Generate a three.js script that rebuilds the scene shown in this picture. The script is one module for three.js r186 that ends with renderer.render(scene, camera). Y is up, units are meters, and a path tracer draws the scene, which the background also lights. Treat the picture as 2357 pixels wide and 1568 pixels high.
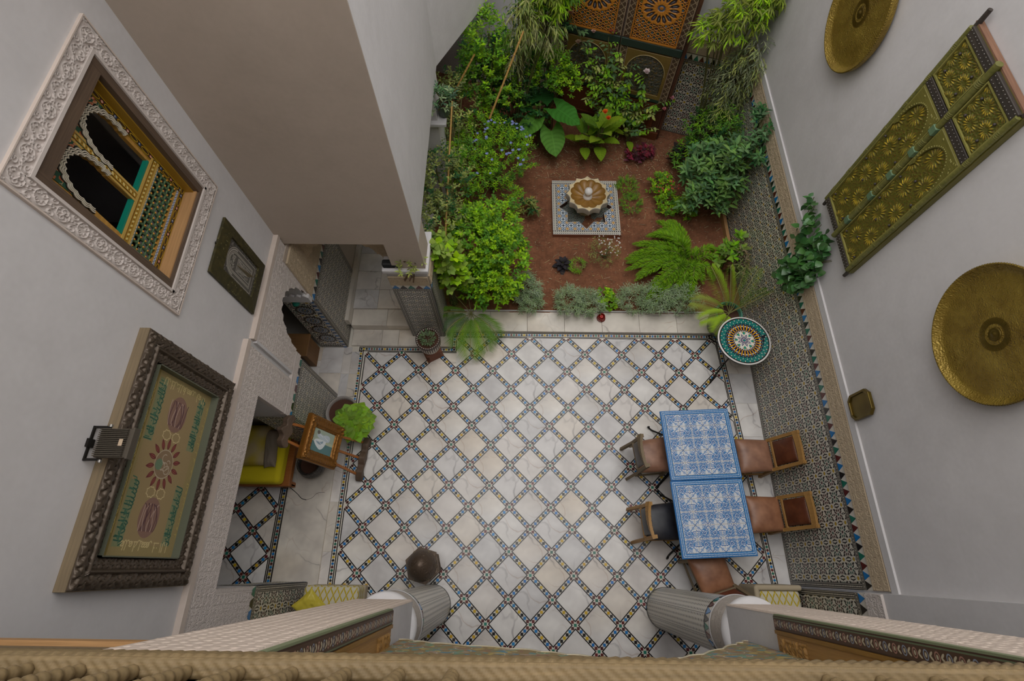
import * as THREE from 'three';
import { mergeGeometries } from 'three/addons/utils/BufferGeometryUtils.js';
import { RoundedBoxGeometry } from 'three/addons/geometries/RoundedBoxGeometry.js';
import { ImprovedNoise } from 'three/addons/math/ImprovedNoise.js';

// ---------- camera, sky, exposure ----------
const scene = new THREE.Scene();
const camera = new THREE.PerspectiveCamera(66.66, 2357 / 1568, 0.05, 60);
camera.position.set(-0.212, 7.068, 0.994);
camera.rotation.set(-1.1575, 0.01726, -0.0056, 'YXZ');
const renderer = new THREE.WebGLRenderer({ antialias: true });
renderer.toneMapping = THREE.LinearToneMapping;
renderer.toneMappingExposure = 2.03;
renderer.shadowMap.enabled = true;
{ // overcast sky: zenith three times as bright as the horizon, the same all round
  const h = 64, w = 8, d = new Float32Array(w * h * 4);
  for (let j = 0; j < h; j++) for (let i = 0; i < w; i++) {
    const s = Math.sin(((j + 0.5) / h - 0.5) * Math.PI), L = s > 0 ? (1 + 2 * s) / 3 : 0.25;
    d.set([L * 1.0, L * 0.985, L * 0.97, 1], (j * w + i) * 4);
  }
  const sky = new THREE.DataTexture(d, w, h, THREE.RGBAFormat, THREE.FloatType);
  sky.mapping = THREE.EquirectangularReflectionMapping; sky.magFilter = THREE.LinearFilter; sky.needsUpdate = true;
  scene.background = sky; scene.environment = sky;
  scene.backgroundIntensity = scene.environmentIntensity = 1.9;
}

// ---------- helpers ----------
let seed = 7;
const rnd = (a = 1, b) => { seed = (seed * 1664525 + 1013904223) >>> 0; let t = seed ^ (seed >>> 15); t = Math.imul(t, 2246822519) >>> 0; t = (t ^ (t >>> 13)) >>> 0; const r = t / 4294967296; return b === undefined ? r * a : a + r * (b - a); };
const PI = Math.PI, perlin = new ImprovedNoise();
const lerp = (a, b, t) => a + (b - a) * t, clamp = (x, a = 0, b = 1) => Math.min(b, Math.max(a, x));
const V = (x, y, z) => new THREE.Vector3(x, y, z);
const used = {};
function numbered(n) { const k = used[n] ?? 0; used[n] = k + 1; return k ? n + '_' + String(k).padStart(3, '0') : n; }
function tag(o, label, category, group, kind) { o.userData.label = label; if (category) o.userData.category = category; if (group) o.userData.group = group; if (kind) o.userData.kind = kind; return o; }
function thing(name, label, category, pos = [0, 0, 0], turn = 0, group) { const o = new THREE.Group(); o.name = numbered(name); o.position.set(...pos); o.rotation.y = turn; scene.add(o); return tag(o, label, category, group); }
function struct(name, label) { const o = new THREE.Group(); o.name = name; o.userData.kind = 'structure'; if (label) o.userData.label = label; scene.add(o); return o; }
function M(name, geo, mat, parent, label) { const m = new THREE.Mesh(Array.isArray(geo) ? merge(geo) : geo, mat); m.name = parent ? name : numbered(name); m.castShadow = m.receiveShadow = true; (parent ?? scene).add(m); if (label) m.userData.label = label; return m; }
function copyOf(root, pos, turn, label) { const c = root.clone(); c.name = numbered(root.name.replace(/_\d{3}$/, '')); c.userData = { ...root.userData }; if (pos) c.position.set(...pos); if (turn !== undefined) c.rotation.y = turn; if (label) c.userData.label = label; scene.add(c); return c; }
function merge(list) {
  const gs = list.map((g) => { let q = g.index ? g.toNonIndexed() : g; for (const k of Object.keys(q.attributes)) if (!['position', 'normal', 'uv'].includes(k)) q.deleteAttribute(k); if (!q.attributes.normal) q.computeVertexNormals(); if (!q.attributes.uv) q = uvm(q); return q; });
  return mergeGeometries(gs);
}
// metric uv from the face direction; axis = grain direction runs along uv.x
function uvm(g0, axis = 'x', off = [0, 0]) {
  const g = g0.index ? g0.toNonIndexed() : g0; if (!g.attributes.normal) g.computeVertexNormals();
  const p = g.attributes.position, n = g.attributes.normal, uv = new Float32Array(p.count * 2), o = { x: 0, y: 1, z: 2 }[axis];
  for (let f = 0; f < p.count; f += 3) {
    const s = [0, 0, 0]; for (let k = 0; k < 3; k++) { s[0] += n.getX(f + k); s[1] += n.getY(f + k); s[2] += n.getZ(f + k); }
    const a = s.map(Math.abs), d = a[0] > a[1] && a[0] > a[2] ? 0 : a[1] > a[2] ? 1 : 2;
    let e = [0, 1, 2].filter((k) => k !== d); if (e[1] === o) e.reverse();
    for (let k = 0; k < 3; k++) { const q = [p.getX(f + k), p.getY(f + k), p.getZ(f + k)]; uv[(f + k) * 2] = q[e[0]] + off[0]; uv[(f + k) * 2 + 1] = q[e[1]] + off[1]; }
  }
  g.setAttribute('uv', new THREE.BufferAttribute(uv, 2)); return g;
}
const T = (g, x = 0, y = 0, z = 0, rx = 0, ry = 0, rz = 0) => g.applyMatrix4(new THREE.Matrix4().compose(V(x, y, z), new THREE.Quaternion().setFromEuler(new THREE.Euler(rx, ry, rz)), V(1, 1, 1)));
const box = (w, h, d, x = 0, y = 0, z = 0, rx = 0, ry = 0, rz = 0, axis = 'x') => T(uvm(new THREE.BoxGeometry(w, h, d), axis, [x * 1.3, y + z * 0.7]), x, y, z, rx, ry, rz);
const rbox = (w, h, d, r = 0.01, x = 0, y = 0, z = 0, rx = 0, ry = 0, rz = 0, axis = 'x', seg = 2) => T(uvm(new RoundedBoxGeometry(w, h, d, seg, Math.min(r, w / 2.01, h / 2.01, d / 2.01)), axis, [x * 1.3, y + z * 0.7]), x, y, z, rx, ry, rz);
const span = (x0, x1, y0, y1, z0, z1, axis) => box(x1 - x0, y1 - y0, z1 - z0, (x0 + x1) / 2, (y0 + y1) / 2, (z0 + z1) / 2, 0, 0, 0, axis);
const cyl = (r0, r1, h, n = 16, x = 0, y = 0, z = 0, rx = 0, ry = 0, rz = 0, open = false) => T(new THREE.CylinderGeometry(r0, r1, h, n, 1, open), x, y, z, rx, ry, rz);
const sph = (r, x = 0, y = 0, z = 0, n = 12) => T(new THREE.SphereGeometry(r, n, Math.ceil(n * 0.7)), x, y, z);
const lathe = (pts, n = 32) => new THREE.LatheGeometry(pts.map((p) => new THREE.Vector2(...p)), n);
const tube = (pts, r, n = 24, k = 6, closed = false) => new THREE.TubeGeometry(new THREE.CatmullRomCurve3(pts.map((p) => V(...p)), closed), n, r, k, closed);
function bar(a, b, r0, r1 = r0, k = 8) { const A = V(...a), B = V(...b), d = B.clone().sub(A), g = new THREE.CylinderGeometry(r1, r0, d.length(), k); g.applyQuaternion(new THREE.Quaternion().setFromUnitVectors(V(0, 1, 0), d.clone().normalize())); const m = A.add(B).multiplyScalar(0.5); g.translate(m.x, m.y, m.z); return g; }
function beam(a, b, w, h) { const A = V(...a), B = V(...b), d = B.clone().sub(A), g = uvm(new THREE.BoxGeometry(w, d.length(), h), 'y'); g.applyQuaternion(new THREE.Quaternion().setFromUnitVectors(V(0, 1, 0), d.clone().normalize())); const m = A.add(B).multiplyScalar(0.5); g.translate(m.x, m.y, m.z); return g; }
function shp(pts, holes = []) { const s = new THREE.Shape(pts.map((p) => new THREE.Vector2(...p))); for (const h of holes) s.holes.push(new THREE.Path(h.map((p) => new THREE.Vector2(...p)))); return s; }
const ext = (s, depth, bevel = 0, seg = 1) => new THREE.ExtrudeGeometry(s, { depth, bevelEnabled: bevel > 0, bevelSize: bevel, bevelThickness: bevel, bevelOffset: -bevel, bevelSegments: seg, curveSegments: 12 });
// frames of the walls: local x along the wall, y up, z out of the wall
const onLeft = (g, x = -2.75) => g.applyMatrix4(new THREE.Matrix4().set(0, 0, 1, x, 0, 1, 0, 0, -1, 0, 0, 0, 0, 0, 0, 1));      // local x = -z
const onRight = (g, x = 3.22) => g.applyMatrix4(new THREE.Matrix4().set(0, 0, -1, x, 0, 1, 0, 0, 1, 0, 0, 0, 0, 0, 0, 1));     // local x = +z
// flat rectangle in local wall frame with metric uv
function quad(x0, x1, y0, y1, z = 0) { const g = new THREE.PlaneGeometry(x1 - x0, y1 - y0); g.translate((x0 + x1) / 2, (y0 + y1) / 2, z); const p = g.attributes.position, uv = g.attributes.uv; for (let i = 0; i < 4; i++) uv.setXY(i, p.getX(i), p.getY(i)); return g; }
// carved relief: a real displaced grid; H(u, v) in metres of height, keep(u, v) cuts the outline
function relief(x0, x1, y0, y1, step, H, keep, z = 0) {
  const nx = Math.max(2, Math.round((x1 - x0) / step)), ny = Math.max(2, Math.round((y1 - y0) / step)), pos = [], uv = [], idx = [], side = [];
  for (let j = 0; j <= ny; j++) for (let i = 0; i <= nx; i++) { const x = lerp(x0, x1, i / nx), y = lerp(y0, y1, j / ny), e = i === 0 || j === 0 || i === nx || j === ny; pos.push(x, y, e ? z : z + H(x, y)); uv.push(x, y); }
  for (let j = 0; j < ny; j++) for (let i = 0; i < nx; i++) {
    const a = j * (nx + 1) + i, b = a + 1, c = a + nx + 1, d = c + 1;
    if (keep && !keep(lerp(x0, x1, (i + 0.5) / nx), lerp(y0, y1, (j + 0.5) / ny))) continue;
    idx.push(a, b, d, a, d, c);
  }
  const g = new THREE.BufferGeometry(); g.setAttribute('position', new THREE.Float32BufferAttribute(pos, 3)); g.setAttribute('uv', new THREE.Float32BufferAttribute(uv, 2)); g.setIndex(idx); g.computeVertexNormals(); return g;
}
// ---------- canvases ----------
function canvas(w, h, draw) { const c = document.createElement('canvas'); c.width = w; c.height = h; const x = c.getContext('2d'); draw(x, w, h); return c; }
function ctex(c, sx = 1, sy = sx, srgb = true, clampEdge = false) { const t = new THREE.CanvasTexture(c); t.wrapS = t.wrapT = clampEdge ? THREE.ClampToEdgeWrapping : THREE.RepeatWrapping; if (srgb) t.colorSpace = THREE.SRGBColorSpace; t.repeat.set(1 / sx, 1 / sy); t.magFilter = THREE.LinearFilter; return t; }
// noise texture n x n, fn(u, v) -> [r, g, b] in 0..255; periodic noise helper tn
function tn(u, v, f, k = 0) { const p = (x, y) => perlin.noise(x, y, k), X = u * f, Y = v * f, a = u, b = v; return lerp(lerp(p(X, Y), p(X - f, Y), a), lerp(p(X, Y - f), p(X - f, Y - f), a), b) * 1.25; }
function ntex(n, fn, size, srgb = true, n2 = n) { const d = new Uint8Array(n * n2 * 4); for (let j = 0; j < n2; j++) for (let i = 0; i < n; i++) { const c = fn(i / n, j / n2); const o = (j * n + i) * 4; if (typeof c === 'number') d[o] = d[o + 1] = d[o + 2] = clamp(c, 0, 255); else { d[o] = clamp(c[0], 0, 255); d[o + 1] = clamp(c[1], 0, 255); d[o + 2] = clamp(c[2], 0, 255); } d[o + 3] = 255; } const t = new THREE.DataTexture(d, n, n2); t.wrapS = t.wrapT = THREE.RepeatWrapping; t.magFilter = THREE.LinearFilter; t.minFilter = THREE.LinearFilter; if (srgb) t.colorSpace = THREE.SRGBColorSpace; const s = Array.isArray(size) ? size : [size, size]; t.repeat.set(1 / s[0], 1 / s[1]); t.needsUpdate = true; return t; }
const std = (o) => new THREE.MeshStandardMaterial({ roughness: 0.8, ...o });
const col = (hex, rough = 0.7, extra = {}) => new THREE.MeshStandardMaterial({ color: hex, roughness: rough, ...extra });
function heights(c, blur = 0) { const w = c.width, h = c.height, d = c.getContext('2d').getImageData(0, 0, w, h).data, a = new Float32Array(w * h); for (let i = 0; i < w * h; i++) a[i] = d[i * 4] / 255; for (let q = 0; q < 2 * (blur > 0); q++) for (const s of [1, w]) { const b = a.slice(); for (let j = 0; j < h; j++) for (let i = 0; i < w; i++) { let t = 0; for (let k = -blur; k <= blur; k++) t += s === 1 ? b[j * w + (i + k + w) % w] : b[((j + k + h) % h) * w + i]; a[j * w + i] = t / (2 * blur + 1); } } return (u, v) => { let x = (u - Math.floor(u)) * w, y = (1 - (v - Math.floor(v))) * h; const i = Math.floor(x) % w, j = Math.floor(y) % h, i2 = (i + 1) % w, j2 = (j + 1) % h; x -= Math.floor(x); y -= Math.floor(y); return lerp(lerp(a[j * w + i], a[j * w + i2], x), lerp(a[j2 * w + i], a[j2 * w + i2], x), y); }; }
// ---------- materials ----------
const plasterTex = ntex(512, (u, v) => { const n = tn(u, v, 4) * 6 + tn(u, v, 16, 3) * 4 + tn(u, v, 64, 7) * 3; return [204 + n, 201 + n, 201 + n * 1.05]; }, 2.5);
const plasterBump = ntex(512, (u, v) => 128 + tn(u, v, 10) * 60 + tn(u, v, 50, 5) * 40, 1.6, false);
const plaster = std({ map: plasterTex, bumpMap: plasterBump, bumpScale: 0.0015, roughness: 0.85 });
const plasterWarm = std({ map: plasterTex, color: '#fdeee0', bumpMap: plasterBump, bumpScale: 0.0015, roughness: 0.85 });
const plasterWhite = std({ map: plasterTex, color: '#ffffff', bumpMap: plasterBump, bumpScale: 0.001, roughness: 0.8 });
const plasterTan = std({ map: plasterTex, color: '#e4d5c3', bumpMap: plasterBump, bumpScale: 0.0015, roughness: 0.85 });
const stuccoW = std({ map: plasterTex, color: '#fbf2ea', roughness: 0.9 });
const stuccoT = std({ map: plasterTex, color: '#e3cfae', roughness: 0.9 });
const marbleTex = ntex(1024, (u, v) => {
  const w = tn(u, v, 5, 1) * 0.4 + tn(u, v, 14, 4) * 0.22 + tn(u, v, 40, 6) * 0.07, a = tn(u, v, 4, 9.3) + w * 0.55, b = tn(u, v, 9, 20.1) + w * 0.6, cl = tn(u, v, 5, 33) * 0.55 + tn(u, v, 13, 40) * 0.45 + tn(u, v, 34, 43) * 0.22;
  const v1 = Math.max(0, 1 - Math.abs(a) * 42) ** 1.4 * clamp(tn(u, v, 5, 55) * 2.2 + 0.25) + Math.max(0, 1 - Math.abs(a) * 7) * 0.16 * clamp(tn(u, v, 5, 55) * 2), v2 = Math.max(0, 1 - Math.abs(b) * 34) * clamp(tn(u, v, 6, 61) * 2.6 - 0.1), warm = clamp(tn(u, v, 3, 71) * 1.6 - 0.2) * 22, n = cl * 34 - v1 * 62 - v2 * 36;
  return [222 + n + warm * 0.1 + v2 * 10, 218 + n * 1.02 - warm * 0.4, 214 + n * 0.98 - warm * 1.2 - v2 * 7];
}, 2.2);
const marbleMats = ['#ffffff', '#faf7f5', '#f4f4f6', '#faf4ec', '#ecedf0'].map((c) => std({ map: marbleTex, color: c, roughness: 0.3 }));
const marbleWarm = std({ map: marbleTex, color: '#f4efe6', roughness: 0.32 });
function woodTex(r, g, b, k, size = [1.1, 0.35]) { return ntex(256, (u, v) => { const n = tn(u, v * 1, 3, k) * 14 + tn(u, (v * 8) % 1, 4, k + 3) * 16 + tn((u * 2) % 1, (v * 16) % 1, 6, k + 5) * 12; return [r + n, g + n * 0.85, b + n * 0.65]; }, size); }
const W = (hex, rough, k, extra = {}) => { const c = new THREE.Color(hex); const t = woodTex(c.r ** (1 / 2.2) * 255, c.g ** (1 / 2.2) * 255, c.b ** (1 / 2.2) * 255, k); return std({ map: t, roughness: rough, ...extra }); };
const woodDark = W('#5d4a3a', 0.6, 1), woodOak = W('#a2793f', 0.55, 2), woodGold = W('#b5883c', 0.5, 3), woodRed = W('#7a4522', 0.5, 4), woodGrey = W('#7b6a50', 0.7, 5), woodPale = W('#b48a5a', 0.65, 6), woodTeak = W('#a8662a', 0.5, 7), woodRail = W('#7a6644', 0.65, 8), woodBrownDk = W('#3d2416', 0.6, 9);
const black = col('#17140f', 0.5), iron = col('#25221f', 0.45, { metalness: 0.6 }), tileBlack = col('#1a1614', 0.25), tileWhite = col('#d8d2c6', 0.3), ochre = col('#c8901c', 0.5), tealPaint = col('#0f7f6a', 0.45), steel = col('#8e8a84', 0.4, { metalness: 0.8 });
const TC = { blue: '#1673b4', green: '#1d6f5c', red: '#5a1f1c', black: '#1b1715', yellow: '#c9a516' };
const tileCol = {}; for (const k in TC) tileCol[k] = col(TC[k], 0.22);

// glazed mosaic of the wall dado, too small to tell the pieces apart: rosettes, yellow octagons, black hooks
function mosaicCanvas(bg, accA, accB, yellow, dark) {
  return canvas(512, 512, (x) => {
    x.fillStyle = bg; x.fillRect(0, 0, 512, 512);
    const wrap = (cx, cy, f) => { for (const ox of [-512, 0, 512]) for (const oy of [-512, 0, 512]) { if (Math.abs(cx + ox - 256) > 420 || Math.abs(cy + oy - 256) > 420) continue; x.save(); x.translate(cx + ox, cy + oy); f(); x.restore(); } };
    for (let i = 0; i < 2; i++) for (let j = 0; j < 2; j++) {
      const alt = (i + j) % 2, A = alt ? accA : accB, B = alt ? accB : accA;
      wrap(128 + i * 256, 128 + j * 256, () => {
        for (let k = 0; k < 8; k++) { x.save(); x.rotate((k + 0.5) * PI / 4); x.fillStyle = A; x.beginPath(); x.moveTo(0, -32); x.lineTo(20, -60); x.lineTo(0, -92); x.lineTo(-20, -60); x.fill(); x.rotate(PI / 8); x.fillStyle = dark; x.beginPath(); x.moveTo(0, -72); x.lineTo(9, -92); x.lineTo(k % 2 ? 6 : 14, -122); x.lineTo(0, -112); x.lineTo(k % 2 ? -6 : -14, -122); x.lineTo(-9, -92); x.fill(); x.restore(); }
        x.fillStyle = B; x.beginPath(); for (let k = 0; k < 16; k++) { const r = k % 2 ? 19 : 28; x.lineTo(Math.cos(k * PI / 8) * r, Math.sin(k * PI / 8) * r); } x.fill();
      });
      wrap(i * 256, j * 256, () => {
        x.fillStyle = (i + j) % 2 || yellow[7] !== '!' ? yellow.slice(0, 7) : dark; x.beginPath(); for (let k = 0; k < 8; k++) x.lineTo(Math.cos((k + 0.5) * PI / 4) * 29, Math.sin((k + 0.5) * PI / 4) * 29); x.fill();
        x.fillStyle = '#55709c'; for (const s of [-1, 1]) { x.beginPath(); x.moveTo(-14, s * 36); x.lineTo(14, s * 36); x.lineTo(0, s * 52); x.fill(); }
        x.strokeStyle = dark; x.lineWidth = 23; x.lineCap = 'round';
        for (const s of [-1, 1]) for (const t of [-1, 1]) { x.beginPath(); x.moveTo(s * 50, t * 24); x.quadraticCurveTo(s * 62, t * 54, s * 92, t * 46); x.stroke(); }
      });
      wrap(i * 256, 128 + j * 256, () => { x.strokeStyle = dark; x.lineWidth = 19; x.lineCap = 'round'; for (const s of [-1, 1]) { x.beginPath(); x.moveTo(s * 12, -52); x.quadraticCurveTo(s * 38, 0, s * 12, 52); x.stroke(); } });
      wrap(128 + i * 256, j * 256, () => { x.strokeStyle = dark; x.lineWidth = 15; for (const s of [-1, 1]) { x.beginPath(); x.moveTo(-16, s * 8); x.lineTo(0, s * 22); x.lineTo(16, s * 8); x.stroke(); } });
    }
  });
}
const mosaicMat = std({ map: ctex(mosaicCanvas('#cfcabd', '#2f5348', '#43201f', '#b08f1e', '#14110f'), 0.35), roughness: 0.4 });
const mosaicFine = std({ map: ctex(mosaicCanvas('#ccc7bc', '#231f1d', '#1d1917', '#8f7430!', '#14110f'), 0.23), roughness: 0.4 });
const mosaicCol = std({ map: ctex(canvas(256, 512, (x) => {
  x.fillStyle = '#c6c1b8'; x.fillRect(0, 0, 256, 512);
  for (let j = 0; j < 16; j++) for (let i = 0; i < 8; i++) { const cx = i * 32 + 16, cy = j * 32 + 16; x.fillStyle = (i + j) % 2 ? '#3f3b39' : '#5d625f'; x.beginPath(); for (let k = 0; k < 16; k++) { const r = k % 2 ? 6 : 12; x.lineTo(cx + Math.cos(k * PI / 8) * r, cy + Math.sin(k * PI / 8) * r); } x.fill(); if ((i * 7 + j * 3) % 5 === 0) { x.fillStyle = '#8b7c45'; x.fillRect(cx - 4, cy - 4, 8, 8); } x.strokeStyle = '#d4cec2'; x.lineWidth = 3; x.beginPath(); x.moveTo(cx - 16, cy); x.lineTo(cx, cy - 16); x.lineTo(cx + 16, cy); x.lineTo(cx, cy + 16); x.closePath(); x.stroke(); }
  x.fillStyle = '#55504c'; for (let i = 0; i < 2; i++) { x.fillRect(i * 128, 0, 4, 512); }
}), 0.34, 0.68), roughness: 0.35 });
// border strips: black bands with a chain of white pieces
const chainMat = std({ map: ctex(canvas(128, 64, (x) => { x.fillStyle = '#1c1815'; x.fillRect(0, 0, 128, 64); x.fillStyle = '#c9c2b3'; x.fillRect(0, 9, 128, 5); x.fillRect(0, 50, 128, 5); for (let i = 0; i < 4; i++) { x.beginPath(); x.ellipse(16 + i * 32, 32, 9, 8, 0, 0, 7); x.fill(); x.fillRect(28 + i * 32, 27, 8, 10); } }), 0.12, 0.06), roughness: 0.35 });
const checkMat = std({ map: ctex(canvas(64, 32, (x) => { x.fillStyle = '#cfc8ba'; x.fillRect(0, 0, 64, 32); x.fillStyle = '#1e1a17'; x.fillRect(0, 0, 32, 16); x.fillRect(32, 16, 32, 16); }), 0.06, 0.03), roughness: 0.35 });
const blueCheck = std({ map: ctex(canvas(128, 32, (x) => { x.fillStyle = '#c5c2bc'; x.fillRect(0, 0, 128, 32); x.fillStyle = '#2f67a0'; x.fillRect(0, 0, 32, 32); x.fillStyle = '#28436b'; x.fillRect(64, 0, 32, 32); }), 0.2, 0.05), roughness: 0.35 });

// carved plaster heights
const scrollCanvas = canvas(512, 512, (x) => {
  x.fillStyle = '#fff'; x.fillRect(0, 0, 512, 512); x.lineCap = 'round'; x.lineJoin = 'round';
  const wrap = (f) => { for (const ox of [-512, 0, 512]) for (const oy of [-512, 0, 512]) { x.save(); x.translate(ox, oy); f(); x.restore(); } };
  for (let i = 0; i < 4; i++) for (let j = 0; j < 4; j++) {
    const cx = i * 128 + 64 + rnd(-20, 20), cy = j * 128 + 64 + rnd(-14, 14), a0 = rnd(7), dir = (i + j) % 2 ? 1 : -1, leaves = [...Array(6)].map(() => [rnd(7), rnd(44, 66), rnd(7)]);
    wrap(() => {
      x.strokeStyle = '#000'; x.lineWidth = 12; x.beginPath(); for (let t = 0; t <= 40; t++) { const a = a0 + dir * t * 0.27, r = 4 + t * 1.22; x.lineTo(cx + Math.cos(a) * r, cy + Math.sin(a) * r); } x.stroke();
      x.lineWidth = 10; for (const [a, r, b] of leaves) { const px = cx + Math.cos(a) * r, py = cy + Math.sin(a) * r; x.beginPath(); x.moveTo(px, py); x.quadraticCurveTo(px + Math.cos(b) * 14, py + Math.sin(b) * 26, px + Math.cos(b + 0.8) * 34, py + Math.sin(b + 0.8) * 34); x.stroke(); x.fillStyle = '#000'; x.beginPath(); x.ellipse(px, py, 10, 5, b, 0, 7); x.fill(); }
    });
  }
});
const scrollH = heights(scrollCanvas, 2);
const knotCanvas = canvas(512, 256, (x) => { // two medallions and leaf scrolls, cut through to a deep ground
  x.fillStyle = '#000'; x.fillRect(0, 0, 512, 256); x.strokeStyle = '#fff'; x.lineCap = 'round';
  const wrap = (f) => { for (const ox of [-512, 0, 512]) { x.save(); x.translate(ox, 0); f(); x.restore(); } };
  wrap(() => {
    x.lineWidth = 8; x.beginPath(); x.ellipse(128, 128, 78, 84, 0, 0, 7); x.stroke(); x.lineWidth = 6;
    for (let k = 0; k < 6; k++) { x.beginPath(); x.arc(128 + Math.cos(k * PI / 3) * 38, 128 + Math.sin(k * PI / 3) * 38, 36, 0, 7); x.stroke(); }
    x.lineWidth = 8; x.beginPath(); x.ellipse(384, 128, 70, 92, 0, 0, 7); x.stroke(); x.lineWidth = 7;
    for (const s of [-1, 1]) for (const t of [-1, 1]) { x.beginPath(); for (let k = 0; k < 22; k++) { const a = s * t * k * 0.36 + (t > 0 ? 1.2 : -1.2), r = 4 + k * 1.7; x.lineTo(384 + s * 32 + Math.cos(a) * r * 0.8, 128 + t * 42 + Math.sin(a) * r); } x.stroke(); }
    for (const cx of [0, 256]) for (const t of [-1, 1]) { x.lineWidth = 8; x.beginPath(); for (let k = 0; k < 26; k++) { const a = t * k * 0.33, r = 3 + k * 2; x.lineTo(cx + Math.cos(a) * r, 128 + t * 74 + Math.sin(a) * r * 0.9); } x.stroke(); x.lineWidth = 9; x.beginPath(); x.moveTo(cx - 60, 128 + t * 118); x.quadraticCurveTo(cx, 128 + t * 90, cx + 60, 128 + t * 118); x.stroke(); x.lineWidth = 7; x.beginPath(); x.moveTo(cx - 50, 128 + t * 20); x.lineTo(cx + 50, 128 - t * 20); x.stroke(); x.beginPath(); x.arc(cx, 128, 22, 0, 7); x.stroke(); }
  });
  x.fillStyle = '#fff'; x.fillRect(0, 0, 512, 9); x.fillRect(0, 247, 512, 9);
});
const knotH = heights(knotCanvas, 3);
// leaf-and-berry carving of the picture frames
const leafCanvas = canvas(256, 128, (x) => {
  x.fillStyle = '#222'; x.fillRect(0, 0, 256, 128);
  const blob = (cx, cy, a, b, r, s) => { for (const o of [-256, 0, 256]) { const g = x.createRadialGradient(0, 0, 1, 0, 0, 1); g.addColorStop(0, s); g.addColorStop(0.7, '#999'); g.addColorStop(1, 'rgba(40,40,40,0)'); x.save(); x.translate(cx + o, cy); x.rotate(r); x.scale(a, b); x.fillStyle = g; x.beginPath(); x.arc(0, 0, 1, 0, 7); x.fill(); x.restore(); } };
  for (let i = 0; i < 4; i++) for (let k = 0; k < 9; k++) blob(i * 64 + rnd(-26, 26), rnd(10, 118), rnd(12, 26), rnd(7, 13), rnd(6), '#ddd');
  for (let i = 0; i < 4; i++) { blob(i * 64 + 32, 64, 20, 20, 0, '#fff'); blob(i * 64, 34, 14, 26, 0.6, '#eee'); blob(i * 64, 94, 14, 26, -0.6, '#eee'); }
});
const leafH = heights(leafCanvas, 2);
// ---------- floor of the court ----------
const FL = new THREE.Matrix4().set(0, 0, 1, -2.75, 0, 1, 0, 0, -1, 0, 0, 0, 0, 0, 0, 1), FR = (x) => new THREE.Matrix4().set(0, 0, -1, x, 0, 1, 0, 0, 1, 0, 0, 0, 0, 0, 0, 1);
const FZ = (z) => new THREE.Matrix4().makeTranslation(0, 0, z);
const floor = struct('floor', 'white marble lozenge floor with coloured mosaic bands');
M('ground_slab', [span(-6, 5, -0.3, -0.004, -9, 4.2)], tileWhite, floor);
function clipHalf(poly, a, b, c) { const out = []; for (let i = 0; i < poly.length; i++) { const p = poly[i], q = poly[(i + 1) % poly.length], fp = a * p[0] + b * p[1] - c, fq = a * q[0] + b * q[1] - c; if (fp >= 0) out.push(p); if (fp * fq < 0) { const t = fp / (fp - fq); out.push([lerp(p[0], q[0], t), lerp(p[1], q[1], t)]); } } return out; }
const area = (p) => { let s = 0; for (let i = 0; i < p.length; i++) { const q = p[(i + 1) % p.length]; s += p[i][0] * q[1] - q[0] * p[i][1]; } return Math.abs(s / 2); };
// slab of marble with the outline pts (x, z), top at y
function slab(pts, y, th, bevel = 0.0015) { const g = ext(shp(pts.map(([x, z]) => [x, -z])), th - bevel, bevel); g.rotateX(-PI / 2); g.translate(0, y - th, 0); const p = g.attributes.position, uv = g.attributes.uv, o = [rnd(5), rnd(5)], s = rnd() < 0.5 ? 1 : -1, a = rnd(0.5), ca = Math.cos(a), sa = Math.sin(a); for (let i = 0; i < p.count; i++) { const X = p.getX(i), Z = p.getZ(i) + p.getY(i); uv.setXY(i, s * (X * ca - Z * sa) + o[0], X * sa + Z * ca + o[1]); } return g; }
function diamond(cx, cz, r) { return [[cx - r, cz], [cx, cz - r], [cx + r, cz], [cx, cz + r]]; }
const RX = (z) => 2.79 + (z + 2.24) * 0.0695;    // the mosaic border along the right wall
const diaGeos = [...Array(8)].map(() => slab(diamond(0, 0, 0.222), 0.003, 0.006));
const lines = [], tess = [];
const cyc = ['green', 'red', 'blue', 'black', 'yellow', 'black', 'blue', 'red'];
function lattice(ox, oz, inside, clips, uMin, uMax, vMin, vMax, y, parent) {
  for (let v = vMin; v <= vMax; v++) for (let u = uMin; u <= uMax; u++) {
    const cx = ox + u * 0.27, cz = oz + v * 0.27;
    if ((u + v) & 1) {
      for (const clip of clips(cx, cz)) {
        let p = diamond(cx, cz, 0.222), q = diamond(cx, cz, 0.239); const full = area(p);
        for (const c of clip) { p = clipHalf(p, c[0], c[1], c[2] + (c[3] ?? 0.012)); q = clipHalf(q, c[0], c[1], c[2]); }
        if (p.length < 3 || area(p) < 0.0012) continue;
        const mat = marbleMats[Math.floor(rnd() ** 1.5 * 4.99)];
        if (area(p) > full * 0.999) { const m = M('marble_tile', diaGeos[Math.floor(rnd(8))], mat, parent); m.position.set(cx, y, cz); }
        else M('marble_tile', slab(p, y + 0.003, 0.006), mat, parent);
        const g = new THREE.ShapeGeometry(shp(q.map(([a, b]) => [a, -b]))); g.rotateX(-PI / 2); g.translate(0, y - 0.0005, 0); lines.push(g);
      }
    } else {
      for (let k = 0; k < 8; k++) for (const dir of k ? [[1, 1], [1, -1]] : [[1, 1]]) {
        const x = cx + dir[0] * k * 0.03375, z = cz + dir[1] * k * 0.03375; if (inside(x, z)) tess.push([x, y, z, cyc[k], 0, 1]);
      }
    }
  }
}
const xl = -2.47;
const inMain = (x, z) => x > xl + 0.05 && x < RX(z) - 0.05 && z > (x < -1.09 ? -1.9 : -2.15) && z < 2.9;
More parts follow.
